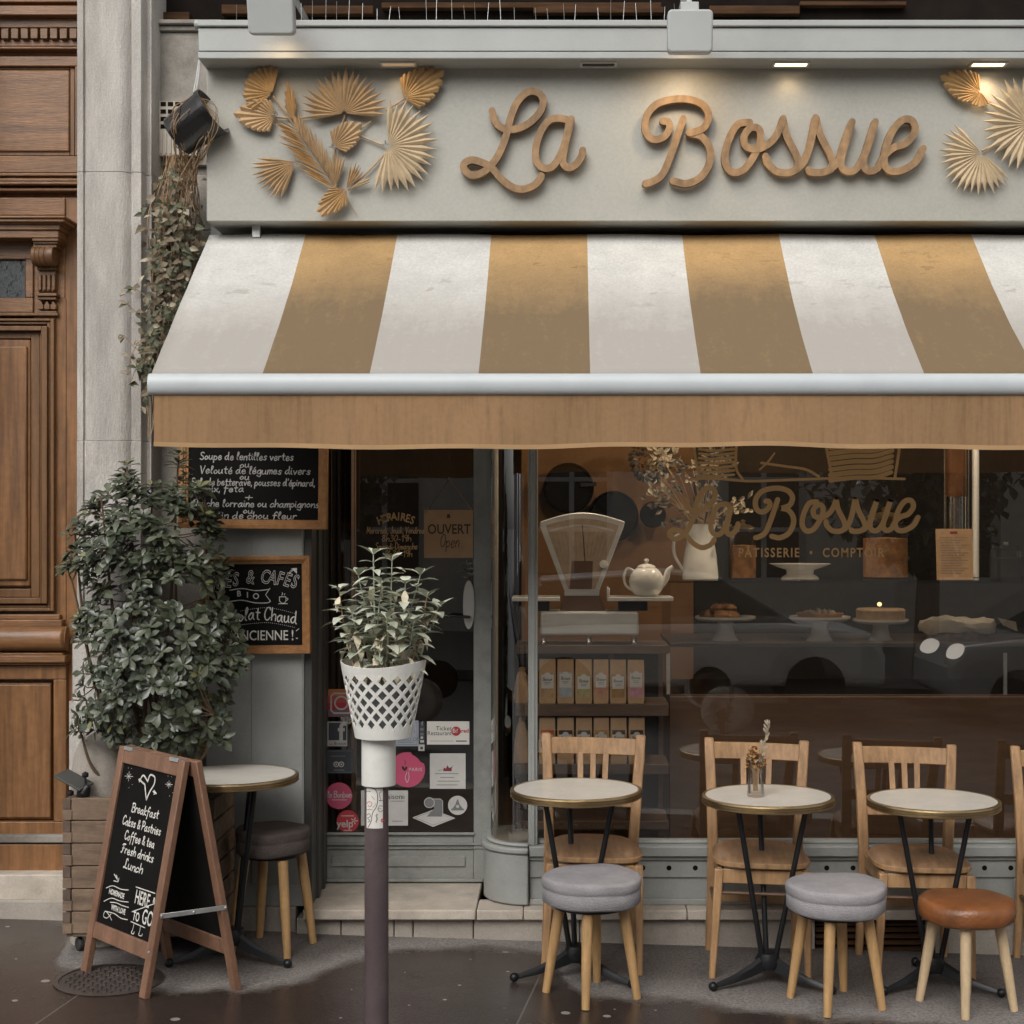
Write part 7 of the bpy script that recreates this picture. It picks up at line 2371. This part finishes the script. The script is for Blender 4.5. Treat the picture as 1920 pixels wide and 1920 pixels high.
mb.lathe([(0.054, zt_ + 0.401), (0.054, zt_ + 0.75), (0, zt_ + 0.76)], (X_(1792, 7.4), 7.4, 0), 28)
mb.build('amber_tube', M('amber', (0.09, 0.04, 0.018), 0.2, var=0.4), cm)
bs = thing('bread_basket', 'wicker basket lined with linen at the right end of the glass counter', 'basket', P(1800, 1200, 7.22))
k = 7.2 / F
c_ = Vector((X_(1797, 7.22), 7.25, Z_(1206, YK + .04) + 0.001))
mb = MB()
mb.lathe([(0, 0), (48 * k, 0), (54 * k, 14 * k), (58 * k, 30 * k), (55 * k, 30 * k), (50 * k, 8 * k), (0, 5 * k)], c_, 40)
mb.v = [(c_.x + (x - c_.x) * 1.15, y, z) for x, y, z in mb.v]
mb.build('basket', WICKER, bs)
mb = MB()
v = []
rr = random.Random(8)
n = 36
for i, (r_, z_) in enumerate(((61, 16), (63, 26), (60, 36), (45, 40), (20, 36), (1, 38))):
    for j in range(n):
        a = 2 * math.pi * j / n
        v.append((c_.x + 1.15 * r_ * k * math.cos(a), c_.y + r_ * k * math.sin(a), c_.z + (z_ + 3 * math.sin(3 * a + i) + 2 * math.sin(8 * a + i * 2)) * k))
mb.add(v, [(i * n + j, i * n + (j + 1) % n, (i + 1) * n + (j + 1) % n, (i + 1) * n + j) for i in range(5) for j in range(n)])
mb.add([P(1870, 1158, 7.08), P(1905, 1166, 7.1), P(1908, 1184, 7.1), P(1880, 1172, 7.08)], [(0, 1, 2, 3)])
mb.build('linen', LINEN, bs)
for i, (px, py, rz) in enumerate(((1743, 1211, 20), (1791, 1221, 32))):
    c_ = P(px, py, 6.414)
    t = thing('window_tag', 'white leaf-shaped tag stuck on the window glass, ' + ('left one' if i == 0 else 'right and lower one'), 'tag', c_, 'blank white tags on the window')
    fr = Frame(c_, (math.cos(R(rz)), 0, math.sin(R(rz))), (-math.sin(R(rz)), 0, math.cos(R(rz))))
    mb = MB()
    mb.prism([(0.044 * math.cos(R(q)), 0.031 * math.sin(R(q)) * (1 - 0.25 * abs(math.cos(R(q))) ** 3)) for q in range(0, 360, 15)], fr, 0, 0.002)
    mb.build('card', PAPER, t)
# black pans and a dark wreath against the warm wall, and a dark hanging bouquet
CAST = M('black_cast', (0.008, 0.007, 0.007), 0.85, var=0.3, spec=0.1)
def wall_round(name, label, cat, px, py, rpx, Y, hole=0.0, mat=None):
    k = Y / F
    c_ = P(px, py, Y)
    t = thing(name, label, cat, c_)
    mb = MB()
    r_ = rpx * k
    prof = [(r_ * hole, -0.02), (r_, -0.02), (r_ * 1.03, 0.01), (r_ * 0.97, 0.03), (r_ * (hole if hole else 0.9), 0.012)] + ([(0, 0.008)] if not hole else [(r_ * hole, -0.02)])
    mb.lathe(prof, c_, 40, axis=(0, -1, 0))
    mb.build('plate' if hole else 'pan', mat or CAST, t)
    return t, c_, k
t, c_, k = wall_round('frying_pan', 'black frying pan with a long handle hung on the warm board wall', 'pan', 1066, 915, 46, 8.7)
mb = MB()
mb.beam(P(1088, 909, 8.66), P(1118, 908, 8.66), 0.012, 0.022)
mb.build('handle', BLACKMETAL, t, bevel=0.003)
wall_round('cake_tin', 'black ring cake tin hung on the warm board wall', 'cake tin', 1224, 965, 24, 8.7, 0.24)
t, c_, k = wall_round('casserole_lid', 'broad black pan lid behind the old scale', 'pan lid', 1150, 968, 46, 8.68)
db = thing('dark_bouquet', 'dark hanging bunch of dried flowers with pale specks inside the window', 'dried flowers', P(1222, 870, 8.3))
mb = MB()
rr = random.Random(4)
for i in range(260):
    a, b_ = rr.uniform(0, 6.28), rr.uniform(-1, 1)
    r_ = 0.1 * math.sqrt(1 - b_ * b_)
    p = P(1222, 862, 8.3) + Vector((r_ * math.cos(a), r_ * math.sin(a), 0.13 * b_ + 0.02))
    mb.leaf(p, (math.cos(a), math.sin(a), b_), (0, -1, 0.3), 0.035, 0.022, 1 if rr.random() < 0.16 else 0, 0.4, 0.3)
mb.build('flowers', [DARKPAINT_SHADE, DRY_C], db, smooth=False)
# behind the shop door
os_ = thing('open_sign', 'kraft card sign on a string reading ouvert, hung on the door glass', 'sign', P(842, 1000, 6.738))
fr = pf(6.738)
def oq(px, py): return (X_(px, 6.738), Z_(py, 6.738))
mb = MB()
mb.prism([oq(795, 1046), oq(887, 1046), oq(887, 956), oq(795, 956)], fr, -0.003, 0)
mb.build('card', KRAFT_D, os_, smooth=False)
mb = MB()
u, v = oq(842, 993)
mb.text('OUVERT', 0.062, fr, u, v, 0.0006, bold=0.0008, sx=0.82)
hand(mb, 'Open', fr, oq(826, 0)[0], oq(860, 0)[0], oq(0, 1026)[1], 0.0072, 0.0035, 0.0006)
u, v = oq(841, 968)
mb.flat([oq(837, 971), oq(845, 971), oq(843, 964), oq(839, 964)], fr, 0.0006)
mb.build('lettering', M('faded_ink', (0.06, 0.04, 0.028), 0.8), os_, smooth=False)
mb = MB()
mb.tube([P(795, 964, 6.738), P(842, 898, 6.736), P(886, 958, 6.738)], 0.0022, 6)
mb.lathe([(0, -0.008), (0.008, 0), (0, 0.008)], P(842, 897, 6.736), 10)
mb.build('string', ROOT, os_)
cu = thing('curtain', 'brown pleated curtain hanging behind the left edge of the door glass', 'curtain', P(640, 1560, 6.9))
mb = MB()
n = 60
x0, x1 = X_(602, 6.92), X_(668, 6.92)
v = []
for z in (0.25, 3.0):
    for i in range(n + 1):
        t_ = i / n
        v.append((x0 + (x1 - x0) * t_, 6.92 + 0.02 * math.sin(t_ * 34) + 0.008 * math.sin(t_ * 77), z))
mb.add(v, [(i, i + 1, n + 2 + i, n + 1 + i) for i in range(n)])
mb.build('cloth', M('brown_curtain', (0.15, 0.105, 0.08), 0.9, var=0.25), cu)

# added lamps, hidden above the valance edge, to brighten the window display
for i, (lx, ly, lz, pw_, lab) in enumerate(((0.12, 6.80, 2.62, 24, 'added warm lamp, unseen inside the window over the old scale'), (1.05, 6.86, 2.66, 36, 'added warm lamp, unseen inside the window over the jug and cake stands'), (2.0, 6.86, 2.66, 30, 'added warm lamp, unseen inside the window over the bread basket'))):
    lp = thing('added_lamp', lab, 'lamp', (lx, ly, lz), 'added lamps inside the window')
    mb = MB()
    mb.lathe([(0.11, 0), (0.10, 0.05), (0.04, 0.10), (0.012, 0.12)], (lx, ly, lz), 28)
    mb.build('lamp_shade', BLACKMETAL, lp)
    mb = MB()
    mb.tube([(lx, ly, lz + 0.118), (lx, ly, 3.03)], 0.004, 6)
    mb.build('cord', BLACKMETAL, lp)
    ld = bpy.data.lights.new('fill_light', 'POINT')
    ld.energy = pw_
    ld.color = (1.0, 0.80, 0.58)
    ld.shadow_soft_size = 0.05
    lo_ = bpy.data.objects.new('fill_light', ld)
    COL.objects.link(lo_)
    lo_.location = (lx, ly, lz - 0.01)
    lo_.parent = lp
    lo_.matrix_parent_inverse = Matrix.Translation(-lp.location)

# ------------------------------------------------------------------ across the street (seen only as reflections)
ob = thing('opposite_building', 'pale stone building with tall windows across the street, mirrored in the glass', 'building', (2, -11, 0))
mb = MB()
yo = -11.0
cols = [(-13 + 3.1 * i) for i in range(10)]
zrows = [(0.9, 3.4), (4.6, 6.8)]
xs = [-18] + [v for c_ in cols for v in (c_, c_ + 1.3)] + [22]
zs_ = [-0.3] + [v for r_ in zrows for v in r_] + [8.0]
for i in range(len(xs) - 1):
    for j in range(len(zs_) - 1):
        hole = (i % 2 == 1) and (j % 2 == 1)
        y0 = yo - 0.35 if hole else yo
        if hole: continue
        mb.box(xs[i], xs[i + 1], yo - 0.4, yo, zs_[j], zs_[j + 1])
mb.build('wall', M('far_stone', (0.60, 0.57, 0.52), 0.85, var=0.1), ob, smooth=False)
wf = M('far_white_frame', (0.6, 0.6, 0.58), 0.5)
for c_ in cols[2:8]:
    for r_ in zrows[:2]:
        mb = MB()
        mb.box(c_, c_ + 1.3, yo - 0.36, yo - 0.30, r_[0], r_[1])
        for x_ in (c_, c_ + 0.61, c_ + 1.22): mb.box(x_, x_ + 0.08, yo - 0.299, yo - 0.22, r_[0], r_[1])
        for k in range(4):
            z = r_[0] + (r_[1] - r_[0] - 0.07) * k / 3
            mb.box(c_ + 0.081, c_ + 0.609, yo - 0.299, yo - 0.23, z, z + 0.07)
            mb.box(c_ + 0.691, c_ + 1.219, yo - 0.299, yo - 0.23, z, z + 0.07)
        mb.m = [1] * 6 + [0] * (len(mb.m) - 6)
        mb.build('window', [wf, DARKGLASS], ob, smooth=False)
def make_car(x, y, label, paint, flip=1):
    t = thing('parked_car', label, 'car', (x, y, -0.13 + zg(x)), 'cars parked across the road', local=True)
    side = Frame((0, 0, 0), (flip, 0, 0), (0, 0, 1))
    def sec(pts, hw, name, mat, bev):
        mb = MB()
        n = len(pts)
        v = [(flip * a, -hw * k, z) for a, z, k in pts] + [(flip * a, hw * k, z) for a, z, k in pts]
        fc = [tuple(range(n)), tuple(range(n, 2 * n))[::-1]] + [(i, n + i, n + (i + 1) % n, (i + 1) % n) for i in range(n)]
        mb.add(v, fc)
        return mb.build(name, mat, t, bevel=bev, seg=3, recalc=True)
    sec([(-2.0, .30, 1), (-1.98, .62, 1), (-1.9, .86, 1), (-1.1, .93, 1), (1.0, .95, 1), (1.85, .85, 1), (2.02, .62, .96), (2.02, .30, .96)], .84, 'body', paint, .06)
    sec([(-1.85, .90, .97), (-1.45, 1.38, .8), (-.2, 1.46, .78), (.35, 1.40, .78), (1.15, .93, .95)], .80, 'cabin', DARKGLASS, .04)
    sec([(-1.50, 1.385, .79), (-.2, 1.475, .77), (.38, 1.41, .77), (.38, 1.38, .78), (-.2, 1.44, .79), (-1.48, 1.36, .8)], .80, 'roof', paint, .01)
    for sx in (-1.25, 1.3):
        for sy in (-1, 1):
            mb = MB()
            mb.lathe([(0, -.10), (.2, -.10), (.3, -.09), (.31, 0), (.3, .09), (.2, .10), (0, .08)], (flip * sx, sy * .76, .31), 24, axis=(0, 1, 0))
            w = mb.build('wheel', RUBBER, t)
            mb = MB()
            mb.lathe([(.19, .101), (.17, .108), (.05, .104), (0, .108)], (flip * sx, sy * .76, .31), 20, axis=(0, sy, 0))
            mb.build('rim', ALU, w)
    for sy in (-1, 1):
        mb = MB()
        mb.box(min(flip * 1.93, flip * 2.0), max(flip * 1.93, flip * 2.0), sy * .62 - .14, sy * .62 + .14, .64, .76)
        mb.build('headlight', PORCELAIN, t, bevel=.02)
CARP = M('silver_paint', (0.55, 0.55, 0.54), 0.25, metal=0.2, var=0.03)
CARW = M('white_paint', (0.75, 0.75, 0.73), 0.25, var=0.03)
make_car(1.2, -3.1, 'white hatchback parked across the road, mirrored in the window', CARW)
make_car(5.9, -3.2, 'silver hatchback parked across the road, mirrored at the right of the window', CARP, -1)
make_car(-3.6, -3.15, 'silver hatchback parked across the road opposite the wooden entrance door', CARP)
def tree(x, y, label, h, cr, seed):
    rr = random.Random(seed)
    t = thing('street_tree', label, 'tree', (x, y, zg(x)), 'street trees across the road')
    mb = MB()
    mb.tube([(x, y, zg(x) - 0.05), (x + 0.05, y, h * 0.3), (x, y + 0.1, h * 0.62)], [0.17, 0.13, 0.07], 10)
    for k in range(7):
        a = k * 2.4
        mb.tube([(x, y, h * (0.3 + 0.04 * k)), (x + cr * 0.5 * math.cos(a), y + cr * 0.5 * math.sin(a), h * (0.5 + 0.04 * k))], [0.06, 0.02], 6)
    mb.build('trunk', TWIG, t)
    mb = MB()
    for k in range(2600):
        a, b_ = rr.uniform(0, 6.28), rr.uniform(-1, 1)
        r_ = cr * rr.random() ** 0.4 * (0.75 + 0.35 * math.sin(a * 3 + b_ * 4))
        s_ = math.sqrt(1 - b_ * b_)
        p = Vector((x + r_ * s_ * math.cos(a), y + r_ * s_ * math.sin(a), h * 0.62 + h * 0.34 * b_))
        mb.leaf(p, (rr.uniform(-1, 1), rr.uniform(-1, 1), rr.uniform(-1, .6)), (0, 0, 1), 0.2, 0.13, 0 if rr.random() < .5 else 1, .3, .3)
    mb.build('crown', [LEAF_A, LEAF_B], t, smooth=False)
tree(4.4, -5.6, 'bushy green street tree across the road, mirrored in the right of the window', 4.6, 1.5, 3)
tree(-3.2, -6.2, 'slim green street tree across the road, mirrored in the door glass', 6.0, 1.3, 5)
